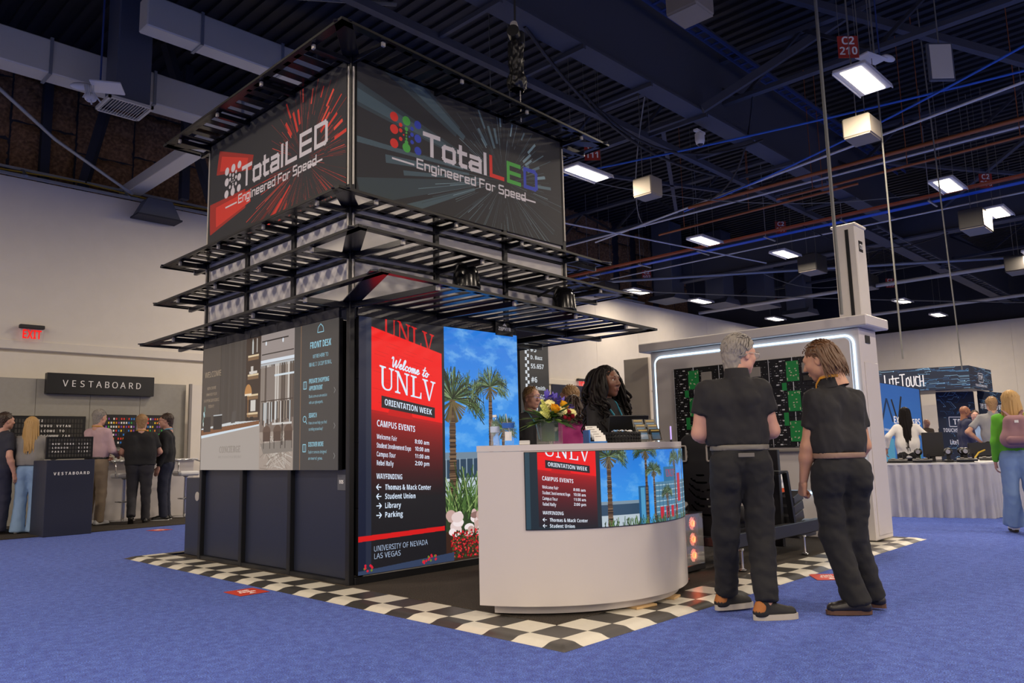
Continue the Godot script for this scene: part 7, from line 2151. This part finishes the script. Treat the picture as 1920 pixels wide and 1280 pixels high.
func blue_booth() -> void:
	var g: G
	var t := thing("skirted_table", "long table with a pleated silver-white skirt at the right", "table", v3(0, FY, 0))
	var A := v3(8.35, 0, -1.6); var B := v3(8.85, 0, 0.17); var C := v3(10.6, 0, 0.32); var D := v3(9.9, 0, -2.1)
	var satin := mat("b4b4bc", 0.36); satin.rim_enabled = true; satin.rim = 0.3
	g = G.new(); pleats(g, [A, B, C], 0.735, 0.03, 0.13); part(t, "skirt", g, satin)
	g = G.new(); g.prism(PackedVector2Array([Vector2(A.x, A.z), Vector2(9.05, -1.8), Vector2(9.52, -0.32), Vector2(10.62, -0.3), Vector2(C.x, C.z), Vector2(B.x, B.z)]), 0.735, 0.76, func(a: float, b: float, d: float) -> Vector3: return v3(a, d, b)); part(t, "table_top", g, M.white_plastic)
	for q in [A, B, C, v3(9.05, 0, -1.8)]:
		var c: Vector3 = q.lerp(v3(9.3, 0, -0.3), 0.12)
		g = G.new(); g.cyl(c, c + v3(0, 0.735, 0), 0.02, 0.02, 8); part(t, "leg", g, M.black_metal)
	g = G.new(); g.box(v3(8.98, 0.765, -0.85), v3(0.4, 0.012, 1.6), 0.002, Basis(Vector3.UP, 0.27)); part(t, "black_runner", g, M.black_cloth)
	# gadgets on the table
	var rng := RandomNumberGenerator.new(); rng.seed = 41
	var spots := [[8.66, -1.25, "flat black control panel nearest the lit wall", 0], [8.72, -0.95, "low grey keypad on the skirted table", 0], [8.74, -0.62, "black keypad with knobs in the table's middle", 0], [8.82, -0.3, "black camera with a round lens on the table", 1], [8.86, -0.08, "black joystick panel near the table's corner", 0], [9.0, -0.75, "small black camera at the back of the table", 1], [8.95, -1.4, "white round headset stand on the table", 2], [9.1, -0.15, "larger black camera at the table's right", 1], [9.5, 0.05, "flat black box at the right end of the table", 0], [9.3, -0.25, "grey remote stand in the table's middle", 1]]
	for q in spots:
		t = thing("gadget", q[2], "device", v3(q[0], FY + 0.773, q[1]), 0.27)
		if q[3] == 0:
			part(t, "panel", bxm(v3(0.16, 0.03, 0.26), 0.006), M.black_plastic, Transform3D(Basis(Vector3.BACK, 0.1), v3(0, 0.025, 0)))
			for k in 6: bxp(t, "key", v3(-0.05 + 0.05 * (k % 3), 0.048, -0.06 + 0.1 * (k / 3)), v3(0.03, 0.012, 0.05), M.grey_panel, 0.003)
			g = G.new(); g.cyl(v3(0.04, 0.045, 0.08), v3(0.04, 0.11, 0.08), 0.012, 0.02, 10); part(t, "knob", g, M.black_gloss)
		elif q[3] == 1:
			bxp(t, "base", v3(0, 0.015, 0), v3(0.12, 0.03, 0.12), M.black_plastic, 0.008); bxp(t, "neck", v3(0, 0.06, 0), v3(0.04, 0.08, 0.05), M.black_plastic, 0.006)
			g = G.new(); g.ball(v3(0, 0.14, 0), v3(0.06, 0.055, 0.06), 14); part(t, "head", g, M.black_plastic); g = G.new(); g.cyl(v3(-0.045, 0.14, 0), v3(-0.075, 0.14, 0), 0.032, 0.03, 14); part(t, "lens", g, M.chrome)
		else:
			g = G.new(); g.ball(v3(0, 0.12, 0), v3(0.1, 0.12, 0.08), 14); part(t, "shell", g, M.white_plastic); bxp(t, "foot", v3(0, 0.008, 0), v3(0.14, 0.016, 0.12), M.white_plastic, 0.004)
	for q in [[v3(9.28, FY + 0.775, -0.62), 0.3, 0.36, "black monitor seen edge-on behind the white-bloused woman"], [v3(10.0, FY + 0.765, -0.08), 0.55, 0.2, "low black monitor on the table by the yellow cable"]]:
		t = thing("monitor", q[3], "monitor", q[0], -0.9)
		bxp(t, "screen_panel", v3(0, q[2] / 2 + 0.06, 0), v3(q[1], q[2], 0.03), M.black_plastic, 0.006); bxp(t, "foot", v3(0, 0.008, 0), v3(0.2, 0.014, 0.14), M.black_plastic, 0.004); bxp(t, "neck", v3(0, 0.06, -0.02), v3(0.05, 0.12, 0.02), M.black_plastic, 0.003)
	g = G.new(); g.tube([v3(9.7, 0.765, -0.2), v3(9.8, 0.86, -0.15), v3(10.0, 0.9, -0.1), v3(10.15, 0.8, 0.1), v3(10.2, 0.765, 0.2)], 0.012, 6); single("yellow_cable", "yellow cable looping over the skirted table", "cable", g, M.cable_yellow)
	# header sign
	var circ := func(w: int, h: int, sd: int) -> Pic:
		var p := Pic.new(w, h, Color("152238"))
		var r := RandomNumberGenerator.new(); r.seed = sd
		for k in 70:
			var y := r.randf() * h
			var x := r.randf() * w
			var L := r.randf_range(0.05, 0.3) * w
			var dy := r.randf_range(-0.1, 0.1) * h
			var col: Color = [Color("4a82b0"), Color("2e5c8a"), Color("8cc0e4")][r.randi() % 3]
			p.line([Vector2(x, y), Vector2(x + L * 0.5, y), Vector2(x + L * 0.5 + absf(dy), y + dy), Vector2(x + L, y + dy)], 3, col)
			p.disc(x + L, y + dy, 5, 5, col)
		return p
	t = thing("header_banner", "dark blue overhead banner with circuit lines reading LiteTouch", "banner", v3(18.89, 2.65, -3.59), -PI / 2)
	var p: Pic = circ.call(1024, 230, 5)
	p.rect(170, 30, 370, 180, Color("152238"))
	var thin := {"L": [0.4, [[[0, 1], [0, 0.05], [0.4, 0.0]]]], "i": [0.1, [[[0.05, 0.7], [0.05, 0]]]], "t": [0.45, [[[0, 0.7], [0.45, 0.72]], [[0.22, 0.95], [0.22, 0]]]], "e": [0.4, [[[0.4, 0.75], [0, 0.75], [0, 0], [0.4, 0]], [[0, 0.4], [0.35, 0.4]]]], "T": [0.6, [[[0, 1], [0.6, 1.02]], [[0.3, 1], [0.3, 0]]]], "o": [0.45, [[[0.1, 0], [0, 0.2], [0.05, 0.65], [0.3, 0.75], [0.45, 0.5], [0.4, 0.1], [0.1, 0]]]], "u": [0.42, [[[0, 0.8], [0.02, 0.15], [0.2, 0], [0.4, 0.15], [0.42, 0.8]]]], "c": [0.4, [[[0.4, 0.75], [0.1, 0.8], [0, 0.5], [0.05, 0.1], [0.4, 0]]]], "h": [0.42, [[[0, 0.85], [0, 0]], [[0.42, 0.85], [0.42, 0]], [[0, 0.4], [0.42, 0.42]]]]}
	p.strokes("LiteTouch", thin, 200, 180, 125, 11, Color("e8ecf2"), 0.17, 0.62)
	g = G.new(); g.quad(v3(-1.33, -0.28, 0.0), v3(1.23, -0.31, 0.0), v3(1.23, 0.28, 0.0), v3(-1.33, 0.34, 0.0)); part(t, "print", g, print_mat(p.tex()))
	p = circ.call(512, 230, 9); p.rect(190, 50, 120, 110, Color("152238")); p.line([Vector2(200, 60), Vector2(300, 60), Vector2(300, 150), Vector2(200, 150), Vector2(200, 60)], 6, Color("e8ecf2")); p.text("TP", 250, 128, 50, Color("e8ecf2"), "sans", true, 70, 1); p.text("TOUCHSCREEN PROS", 250, 200, 24, Color("e8ecf2"), "sans", true, 260, 1)
	g = G.new(); g.quad(v3(1.23, -0.31, 0.0), v3(1.23, -0.31, -2.24), v3(1.23, 0.28, -2.24), v3(1.23, 0.28, 0.0)); part(t, "end_print", g, print_mat(p.tex()))
	g = G.new(); g.box(v3(-0.05, -0.01, -1.12), v3(2.54, 0.54, 2.22)); part(t, "frame", g, M.navy_panel)
	g = G.new()
	for q in [v3(-1.28, 0, -0.06), v3(1.18, 0, -2.2), v3(-1.28, 0, -2.2)]: g.cyl(q + v3(0, -2.67, 0), q + v3(0, -0.1, 0), 0.03, 0.03, 8)
	part(t, "truss_leg", g, M.alu)
	# standing banners
	p = Pic.new(512, 1000, Color("2f72c4"))
	for k in 25: p.rect(0, k * 40, 512, 40, Color("2c68bc").lerp(Color("3f8ad8"), k / 25.0))
	p.line([Vector2(40, 330), Vector2(110, 130), Vector2(170, 330)], 20, Color("16345c")); p.line([Vector2(170, 130), Vector2(230, 330), Vector2(290, 90)], 18, Color("1a1c20"))
	p.text("EXTENDERS", 180, 340, 64, Color("f4f6fa"), "sans", true, 310); p.text("CONNECTIVITY FOR PERFORMANCE", 40, 420, 20, Color("dce8f4"), "sans", true, 430)
	for k in 3: p.rect(40 + k * 150, 480, 120, 420, [Color("56a8cc"), Color("e8741e"), Color("5cb030")][k]); p.rect(60 + k * 150, 680, 80, 90, Color("1e2226"))
	t = thing("standing_banner", "blue standing banner reading EXTENDERS at the neighbour booth", "banner", v3(11.5, FY, -1.75), -PI / 2)
	g = G.new(); g.quad(v3(-0.36, 0.1, 0.016), v3(0.36, 0.1, 0.016), v3(0.36, 1.98, 0.016), v3(-0.36, 2.16, 0.016)); part(t, "print", g, print_mat(p.tex())); g = G.new(); g.prism(PackedVector2Array([Vector2(-0.365, 0), Vector2(0.365, 0), Vector2(0.365, 1.99), Vector2(-0.365, 2.17)]), -0.02, 0.015, func(a: float, b: float, d: float) -> Vector3: return v3(a, b, d)); part(t, "board", g, M.navy_panel)
	p = circ.call(512, 900, 14); p.rect(110, 240, 300, 200, Color("182a46")); p.line([Vector2(150, 270), Vector2(370, 270), Vector2(370, 370), Vector2(150, 370), Vector2(150, 270)], 8, Color("e8ecf2")); p.text("TP", 260, 350, 60, Color("e8ecf2"), "sans", true, 110, 1); p.text("TOUCHSCREENS", 256, 430, 40, Color("e8ecf2"), "sans", true, 400, 1); p.text("LiteTouch", 256, 560, 48, Color("e8ecf2"), "sans", true, 240, 1)
	t = thing("standing_banner", "dark circuit-patterned banner with a boxed TP logo", "banner", v3(19.87, FY, -3.00), -PI / 2)
	g = G.new(); g.quad(v3(-0.45, 0.1, 0.016), v3(0.45, 0.1, 0.016), v3(0.45, 2.33, 0.016), v3(-0.45, 2.37, 0.016)); part(t, "print", g, print_mat(p.tex())); bxp(t, "board", v3(0, 1.16, 0), v3(0.92, 2.32, 0.028), M.black_plastic, 0.003)
	p = circ.call(512, 560, 17); p.text("TRY BEFORE YOU BUY", 256, 210, 60, Color("e8ecf2"), "sans", true, 450, 1); p.text("LiteTouch", 120, 420, 40, Color("e8ecf2"), "sans", true, 160, 1)
	t = thing("standing_banner", "dark banner reading TRY BEFORE YOU BUY above the grey polo shirt", "banner", v3(20.29, FY, -2.25), -PI / 2 - 0.12)
	g = G.new(); g.quad(v3(-0.31, 1.1, 0.016), v3(0.31, 1.1, 0.016), v3(0.31, 2.26, 0.016), v3(-0.31, 2.37, 0.016)); part(t, "print", g, print_mat(p.tex())); bxp(t, "board", v3(0, 1.13, 0), v3(0.64, 2.26, 0.028), M.navy_panel, 0.003)
	g = G.new(); g.box(v3(25.0, 1.1, -5.2), v3(0.06, 2.24, 4.0), 0.004); single("white_partition", "plain white partition behind the neighbour booth's banners", "partition", g, M.wall_white)
# ---------------------------------------------------------------- the people in the photo
const VR := Vector3(0.696, 0, 0.719)     # to the right across the photo
const VF := Vector3(0.719, 0, -0.696)    # away from the viewer

func vw(turn: float, r: float, y: float, f: float) -> Vector3:
	return Basis(Vector3.UP, -turn) * (VR * r + VF * f) + v3(0, y, 0)

func facing(r: float, f: float) -> float:
	var d := VR * r + VF * f
	return atan2(d.x, d.z)

func people() -> void:
	var skin_pale := mat("c79682", 0.5); var skin_tan := mat("bf8f74", 0.5); var skin_dark := mat("6b4533", 0.45); var skin_brown := mat("8a5a40", 0.45)
	for m in [skin_pale, skin_tan, skin_dark, skin_brown]:
		m.subsurf_scatter_enabled = true; m.subsurf_scatter_strength = 0.08
	var hair_grey := mat("8b857e", 0.6); var hair_brown := mat("5b3d26", 0.45); var hair_black := mat("100b0a", 0.55); hair_black.metallic_specular = 0.3; var hair_blond := mat("b8935a", 0.5); var hair_sandy := mat("9a7850", 0.55); var hair_dark := mat("3a2a20", 0.5)
	var polo := mat("1d1c1f", 0.85); polo.rim_enabled = true; polo.rim = 0.12
	var slacks := mat("17171a", 0.85); slacks.rim_enabled = true; slacks.rim = 0.1
	var belt_grey := mat("6a6660", 0.5); var belt_brown := mat("84695a", 0.5)
	var t := facing(0.12, 1.0)
	# grey-haired man
	var m1 := person("grey-haired man in black polo and glasses, back turned, beside the counter", {
		"at": v3(1.26, FY, 0.51), "turn": t, "h": 1.815, "cell": 0.013, "head_cell": 0.0055, "hand_cell": 0.006, "skin": skin_pale, "face": true, "hair": "short", "strands": 420, "hair_mat": hair_grey, "brow_mat": hair_grey,
		"wide": 1.0, "deep": 0.98, "arm": 1.2, "belly": 0.03, "sleeve_to": 0.55, "head_scale": 1.09, "shirt_mat": polo, "shirt_name": "polo_shirt", "collar": true, "pants_mat": slacks, "belt_mat": belt_grey, "shoe_mat": mat("1b1a1a", 0.7), "sole_mat": mat("b5aea2", 0.7), "sole": 0.034, "heel_mat": mat("a8662c", 0.6), "glasses": true, "glasses_mat": M.alu, "pants_wide": 1.08, "hem_drop": -0.02, "hem": 0.097, "waist": 0.085, "shirt_fold": 0.009, "pants_fold": 0.012, "ease": 0.006,
		"look": -0.95, "nod": 0.06,
		"joints": {"pelvis": vw(t, 0.0, 0.985, 0), "chest": vw(t, -0.02, 1.375, 0.0), "neck": vw(t, 0.015, 1.545, 0.01), "head": vw(t, 0.052, 1.69, 0.05),
			"hipL": vw(t, -0.1, 0.93, 0), "hipR": vw(t, 0.1, 0.93, 0), "kneeL": vw(t, -0.11, 0.52, 0.05), "kneeR": vw(t, 0.1, 0.51, -0.01), "footL": vw(t, -0.1, 0.1, 0.17), "footR": vw(t, 0.075, 0.088, -0.11),
			"toeL": vw(t, 0.95, 0, 0.35), "toeR": vw(t, 1.0, 0, 0.12), "elL": vw(t, -0.245, 1.165, 0.05), "elR": vw(t, 0.225, 1.175, 0.02), "wrL": vw(t, -0.13, 1.14, 0.26), "wrR": vw(t, 0.13, 1.14, 0.25), "palmL": v3(-0.3, -1, 0), "palmR": v3(0.3, -1, 0)}})
	bxp(m1, "belt_label", vw(t, 0.0, 1.02, -0.142), v3(0.1, 0.026, 0.006), belt_grey, 0.002)
	# young man with brown hair
	t = facing(-0.28, 1.0)
	person("brown-haired man in black polo with yellow lanyard, hand closed at his side", {
		"at": v3(1.77, FY, 1.0), "turn": t, "h": 1.775, "cell": 0.013, "head_cell": 0.0055, "hand_cell": 0.006, "skin": skin_tan, "face": true, "hair": "swept", "strands": 300, "hair_mat": hair_brown, "seed": 3,
		"wide": 0.93, "deep": 0.96, "arm": 0.98, "sleeve_to": 0.62, "head_scale": 1.09, "shirt_mat": polo, "shirt_name": "polo_shirt", "collar": true, "pants_mat": slacks, "belt_mat": belt_brown, "shoe_mat": mat("1c191b", 0.35), "sole_mat": mat("5c4030", 0.6), "lanyard": mat("d8962a", 0.5), "pants_wide": 1.06, "hem_wide": 0.078, "hem": 0.097, "waist": 0.085, "shirt_fold": 0.009, "pants_fold": 0.012,
		"look": 0.55, "nod": 0.28, "curlL": 1.15, "curlR": 0.6,
		"joints": {"pelvis": vw(t, -0.05, 0.92, 0.0), "chest": vw(t, -0.035, 1.31, 0.03), "neck": vw(t, -0.045, 1.475, 0.04), "head": vw(t, -0.085, 1.645, 0.09),
			"hipL": vw(t, -0.145, 0.87, 0.0), "hipR": vw(t, 0.045, 0.87, 0.0), "kneeL": vw(t, -0.12, 0.49, 0.02), "kneeR": vw(t, 0.03, 0.48, 0.05), "footL": vw(t, -0.035, 0.09, -0.06), "footR": vw(t, 0.13, 0.1, 0.1),
			"toeL": vw(t, -1.0, 0, 0.12), "toeR": vw(t, -0.75, 0, 0.7), "elL": vw(t, -0.245, 1.06, 0.02), "elR": vw(t, 0.17, 1.06, 0.1), "wrL": vw(t, -0.265, 0.83, 0.08), "wrR": vw(t, 0.1, 0.9, 0.24), "palmL": vw(t, 1.0, 0, 0.3), "palmR": vw(t, -1, 0, 0)}})
	# woman behind the counter
	t = facing(0.75, -0.8)
	person("woman with long wavy black hair in black, behind the white counter", {
		"at": v3(1.47, 0.01, -0.73), "turn": t, "h": 1.69, "fem": true, "cell": 0.016, "head_cell": 0.0055, "hand_cell": 0.006, "skin": skin_dark, "lip_mat": mat("6e3a34", 0.35), "face": true, "hair": "wavy", "strands": 270, "hair_len": 0.42, "head_scale": 1.1, "hair_mat": hair_black,
		"sleeve": "long", "shirt_mat": mat("18171a", 0.85), "shirt_name": "blouse", "pants_mat": slacks, "shoe_mat": M.black_plastic, "lanyard": mat("3f97b4", 0.5), "hem": -0.05, "look": 0.05,
		"joints": {"elL": v3(0.2, 1.12, 0.02), "elR": v3(-0.21, 1.12, 0.03), "wrL": v3(0.1, 1.14, 0.27), "wrR": v3(-0.14, 1.135, 0.27), "palmL": v3(0, -1, 0), "palmR": v3(0, -1, 0)}})
	# visitors beyond the counter
	var bg := {"cell": 0.022, "head_cell": 0.007, "hand_cell": 0.009}
	var who := func(label: String, d: Dictionary) -> Node3D:
		for k in bg: if not d.has(k): d[k] = bg[k]
		return person(label, d)
	who.call("man with glasses and short sandy hair beyond the flowers", {"at": v3(2.86, FY, -2.83), "turn": facing(0.6, -0.8), "h": 1.77, "skin": skin_pale, "face": true, "hair": "short", "hair_mat": hair_sandy, "glasses": true, "shirt_mat": mat("1c1c20", 0.8), "pants_mat": slacks, "shoe_mat": M.black_plastic, "lanyard": mat("4fa8c8", 0.5)})
	who.call("short-haired blond visitor turned away beyond the flowers", {"at": v3(3.3, FY, -2.62), "turn": facing(-0.75, 0.55), "h": 1.79, "skin": skin_pale, "hair": "short", "hair_mat": hair_sandy, "seed": 9, "shirt_mat": mat("3a3f52", 0.8), "pants_mat": slacks, "shoe_mat": M.black_plastic})
	who.call("woman in a magenta top with white dots beyond the vase", {"at": v3(2.42, 0.01, -1.86), "turn": facing(-0.3, 1.0), "h": 1.57, "fem": true, "skin": skin_pale, "hair": "wavy", "strands": 60, "hair_len": 0.22, "hair_mat": hair_dark, "sleeve": "long", "shirt_mat": mat("a0256e", 0.7), "pants_mat": slacks, "shoe_mat": M.black_plastic, "hem": -0.1})
	# flip-board booth
	who.call("man in a dark shirt cut off by the photo's left edge", {"at": v3(-0.32, FY, -10.95), "turn": facing(0.5, 0.9), "h": 1.84, "skin": skin_pale, "hair": "short", "hair_mat": hair_dark, "seed": 4, "shirt_mat": mat("2b2c38", 0.8), "pants_mat": mat("22243a", 0.8), "shoe_mat": M.black_plastic, "hem": -0.02})
	var w := facing(-0.25, 0.97)
	who.call("long-haired blonde woman in a grey sweater and jeans, hand on hip", {"at": v3(0.0, FY, -10.75), "turn": w, "h": 1.77, "fem": true, "skin": skin_pale, "hair": "long", "strands": 120, "hair_len": 0.42, "hair_mat": hair_blond, "sleeve": "long", "shirt_mat": mat("85827f", 0.9), "shirt_name": "sweater", "ease": 0.015, "pants_mat": mat("7f9cc0", 0.85), "pants_wide": 1.05, "hem_wide": 0.1, "hem_drop": 0.06, "shoe_mat": M.white_plastic, "wide": 0.98, "joints": {"elL": v3(0.4, 1.15, -0.06), "wrL": v3(0.2, 1.03, 0.02), "elR": v3(-0.3, 1.15, 0.1), "wrR": v3(-0.42, 1.18, 0.3)}})
	who.call("man in a pink shirt and khaki trousers facing the coloured boards", {"at": v3(1.12, FY, -11.25), "turn": facing(0.25, 0.97), "h": 1.93, "skin": skin_pale, "hair": "short", "hair_mat": hair_grey, "seed": 5, "sleeve": "long", "shirt_mat": mat("c2a3aa", 0.8), "pants_mat": mat("8b7a66", 0.85), "belt_mat": M.black_plastic, "shoe_mat": M.white_plastic, "lanyard": mat("c8963c", 0.5), "joints": {"elR": v3(-0.27, 1.24, 0.05), "wrR": v3(-0.16, 1.16, 0.3), "elL": v3(0.26, 1.24, 0.05), "wrL": v3(0.14, 1.14, 0.28)}})
	who.call("stocky man in a black T-shirt with one heel raised", {"at": v3(1.72, FY, -10.95), "turn": facing(-0.4, 0.92), "h": 1.84, "wide": 1.12, "deep": 1.1, "skin": skin_pale, "hair": "short", "hair_mat": hair_sandy, "seed": 6, "shirt_mat": mat("1a1a1d", 0.85), "shirt_name": "t_shirt", "ease": 0.03, "hem": -0.03, "pants_mat": mat("2e2d33", 0.85), "shoe_mat": M.black_plastic, "lanyard": mat("c8963c", 0.5), "liftL": 0.04, "rollL": 0.7, "joints": {"footL": v3(0.1, 0.16, -0.2), "kneeL": v3(0.11, 0.52, 0.02), "elL": v3(0.3, 1.2, 0.05), "elR": v3(-0.3, 1.2, 0.05), "wrL": v3(0.18, 1.1, 0.28), "wrR": v3(-0.18, 1.1, 0.28)}})
	who.call("man in glasses and a black hoodie with a blue lanyard", {"at": v3(2.25, FY, -11.2), "turn": facing(-1.0, -0.2), "h": 1.88, "skin": skin_pale, "face": true, "hair": "short", "hair_mat": hair_dark, "seed": 8, "glasses": true, "sleeve": "long", "shirt_mat": mat("17171a", 0.9), "shirt_name": "hoodie", "ease": 0.02, "hem": -0.03, "pants_mat": mat("22263a", 0.85), "shoe_mat": M.black_plastic, "sole_mat": M.white_plastic, "lanyard": mat("58a8d0", 0.5)})
	# neighbour booth at the right
	who.call("woman with very long black hair in a white blouse at the table", {"at": v3(9.75, FY, -1.12), "turn": facing(0.35, 0.93), "h": 1.6, "fem": true, "skin": skin_tan, "hair": "long", "strands": 130, "hair_len": 0.6, "hair_mat": hair_black, "sleeve": "long", "shirt_mat": mat("d8d6d4", 0.8), "shirt_name": "blouse", "ease": 0.02, "hem": -0.08, "pants_mat": slacks, "shoe_mat": M.black_plastic, "joints": {"elL": v3(0.27, 1.15, -0.03), "elR": v3(-0.27, 1.15, -0.03), "wrL": v3(0.3, 0.95, 0.03), "wrR": v3(-0.3, 0.95, 0.03)}})
	who.call("bald man in a navy suit facing right at the blue booth", {"at": v3(15.6, FY, -1.74), "turn": facing(0.9, -0.1), "h": 1.79, "wide": 1.1, "skin": skin_brown, "hair": "bald", "hair_mat": hair_black, "sleeve": "long", "shirt_mat": mat("1f2440", 0.8), "shirt_name": "jacket", "ease": 0.02, "hem": -0.1, "pants_mat": mat("1f2440", 0.8), "shoe_mat": M.black_plastic})
	who.call("man in a black T-shirt standing far behind the table", {"at": v3(20.5, FY, -3.4), "turn": facing(0.5, 0.7), "h": 1.7, "wide": 1.1, "skin": skin_pale, "hair": "short", "hair_mat": hair_dark, "shirt_mat": mat("1a1a1d", 0.85), "hem": -0.05, "pants_mat": slacks, "shoe_mat": M.black_plastic, "strands": 40})
	who.call("man in a grey polo with a hand on his hip, at right", {"at": v3(12.0, FY, -0.4), "turn": facing(0.35, 0.95), "h": 1.79, "wide": 1.08, "skin": skin_tan, "hair": "short", "hair_mat": hair_sandy, "shirt_mat": mat("8c8c8e", 0.85), "shirt_name": "polo_shirt", "collar": true, "hem": -0.02, "pants_mat": slacks, "shoe_mat": M.black_plastic, "joints": {"elL": v3(0.42, 1.2, -0.05), "wrL": v3(0.22, 1.02, 0.03)}})
	who.call("bald person glimpsed far behind beside the white partition", {"at": v3(22.4, FY, -4.5), "turn": facing(0.2, -1.0), "h": 1.7, "skin": skin_tan, "hair": "bald", "hair_mat": hair_black, "shirt_mat": mat("4a4038", 0.85), "pants_mat": slacks, "shoe_mat": M.black_plastic})
	who.call("man in glasses and a light blue shirt behind the navy suit", {"at": v3(17.3, FY, -1.95), "turn": facing(-0.4, -0.9), "h": 1.74, "skin": skin_pale, "hair": "short", "hair_mat": hair_dark, "glasses": true, "shirt_mat": mat("8aa4c4", 0.85), "sleeve": "long", "pants_mat": slacks, "shoe_mat": M.black_plastic, "strands": 40})
	w = facing(0.42, 0.9)
	var bp: Node3D = who.call("woman with a mauve backpack over a lime top and flared jeans, walking away", {"at": v3(7.1, FY, 0.88), "turn": w, "h": 1.63, "fem": true, "wide": 1.0, "skin": skin_pale, "hair": "long", "strands": 130, "hair_len": 0.36, "hair_mat": hair_blond, "seed": 14, "shirt_mat": mat("5fae2c", 0.8), "sleeve": "long", "hem": -0.02, "pants_mat": mat("7590b8", 0.85), "pants_wide": 1.1, "hem_wide": 0.12, "hem_drop": 0.0, "shoe_mat": M.white_plastic, "joints": {"footL": v3(0.08, 0.09, 0.12), "footR": v3(-0.1, 0.16, -0.28), "kneeR": v3(-0.11, 0.5, -0.02)}, "rollR": 0.8, "liftR": 0.05})
	var g := G.new()
	var f := Field.new(v3(-0.2, 0.95, -0.38), v3(0.2, 1.42, -0.08), 0.014)
	f.cap(v3(-0.08, 1.07, -0.2), v3(0.08, 1.07, -0.2), 0.09, 0.09, 0.05); f.cap(v3(-0.06, 1.07, -0.2), v3(-0.05, 1.27, -0.19), 0.09, 0.075, 0.05); f.cap(v3(0.06, 1.07, -0.2), v3(0.05, 1.27, -0.19), 0.09, 0.075, 0.05)
	f.into(g)
	var bk := thing("backpack", "mauve backpack with front pocket on the walking woman's back", "backpack", v3(7.1, FY, 0.88), w)
	part(bk, "bag", g, mat("8f6a70", 0.75))
	f = Field.new(v3(-0.16, 0.98, -0.38), v3(0.16, 1.18, -0.2), 0.012); f.cap(v3(-0.075, 1.06, -0.28), v3(0.075, 1.06, -0.28), 0.05, 0.05, 0.02); g = G.new(); f.into(g); part(bk, "front_pocket", g, mat("8a656c", 0.75))
	g = G.new()
	for sd in [-1, 1]: g.tube([v3(sd * 0.05, 1.33, -0.2), v3(sd * 0.09, 1.4, -0.06), v3(sd * 0.11, 1.36, 0.08), v3(sd * 0.14, 1.15, 0.13)], 0.018, 6, true, 0.4)
	part(bk, "strap", g, mat("7d5a60", 0.75))
	bxp(bk, "badge", v3(0.0, 1.27, -0.272), v3(0.04, 0.03, 0.006), M.paper)
	who.call("person in a rose sleeve just cut off by the right edge", {"at": v3(7.55, FY, 1.2), "turn": w, "h": 1.62, "fem": true, "skin": skin_pale, "hair": "long", "hair_mat": hair_dark, "shirt_mat": mat("c25a72", 0.8), "pants_mat": mat("22222a", 0.85), "shoe_mat": M.black_plastic, "strands": 60})
func _ready() -> void:
	make_materials()
	set_camera_and_light()
	lamps()
	hall()
	ceiling_things()
	mat_and_carpet()
	tower()
	counter()
	lit_wall()
	racing_rig()
	flip_booth()
	blue_booth()
	var t0 := Time.get_ticks_msec()
	people()
	print("people ", Time.get_ticks_msec() - t0)
	counter_things()
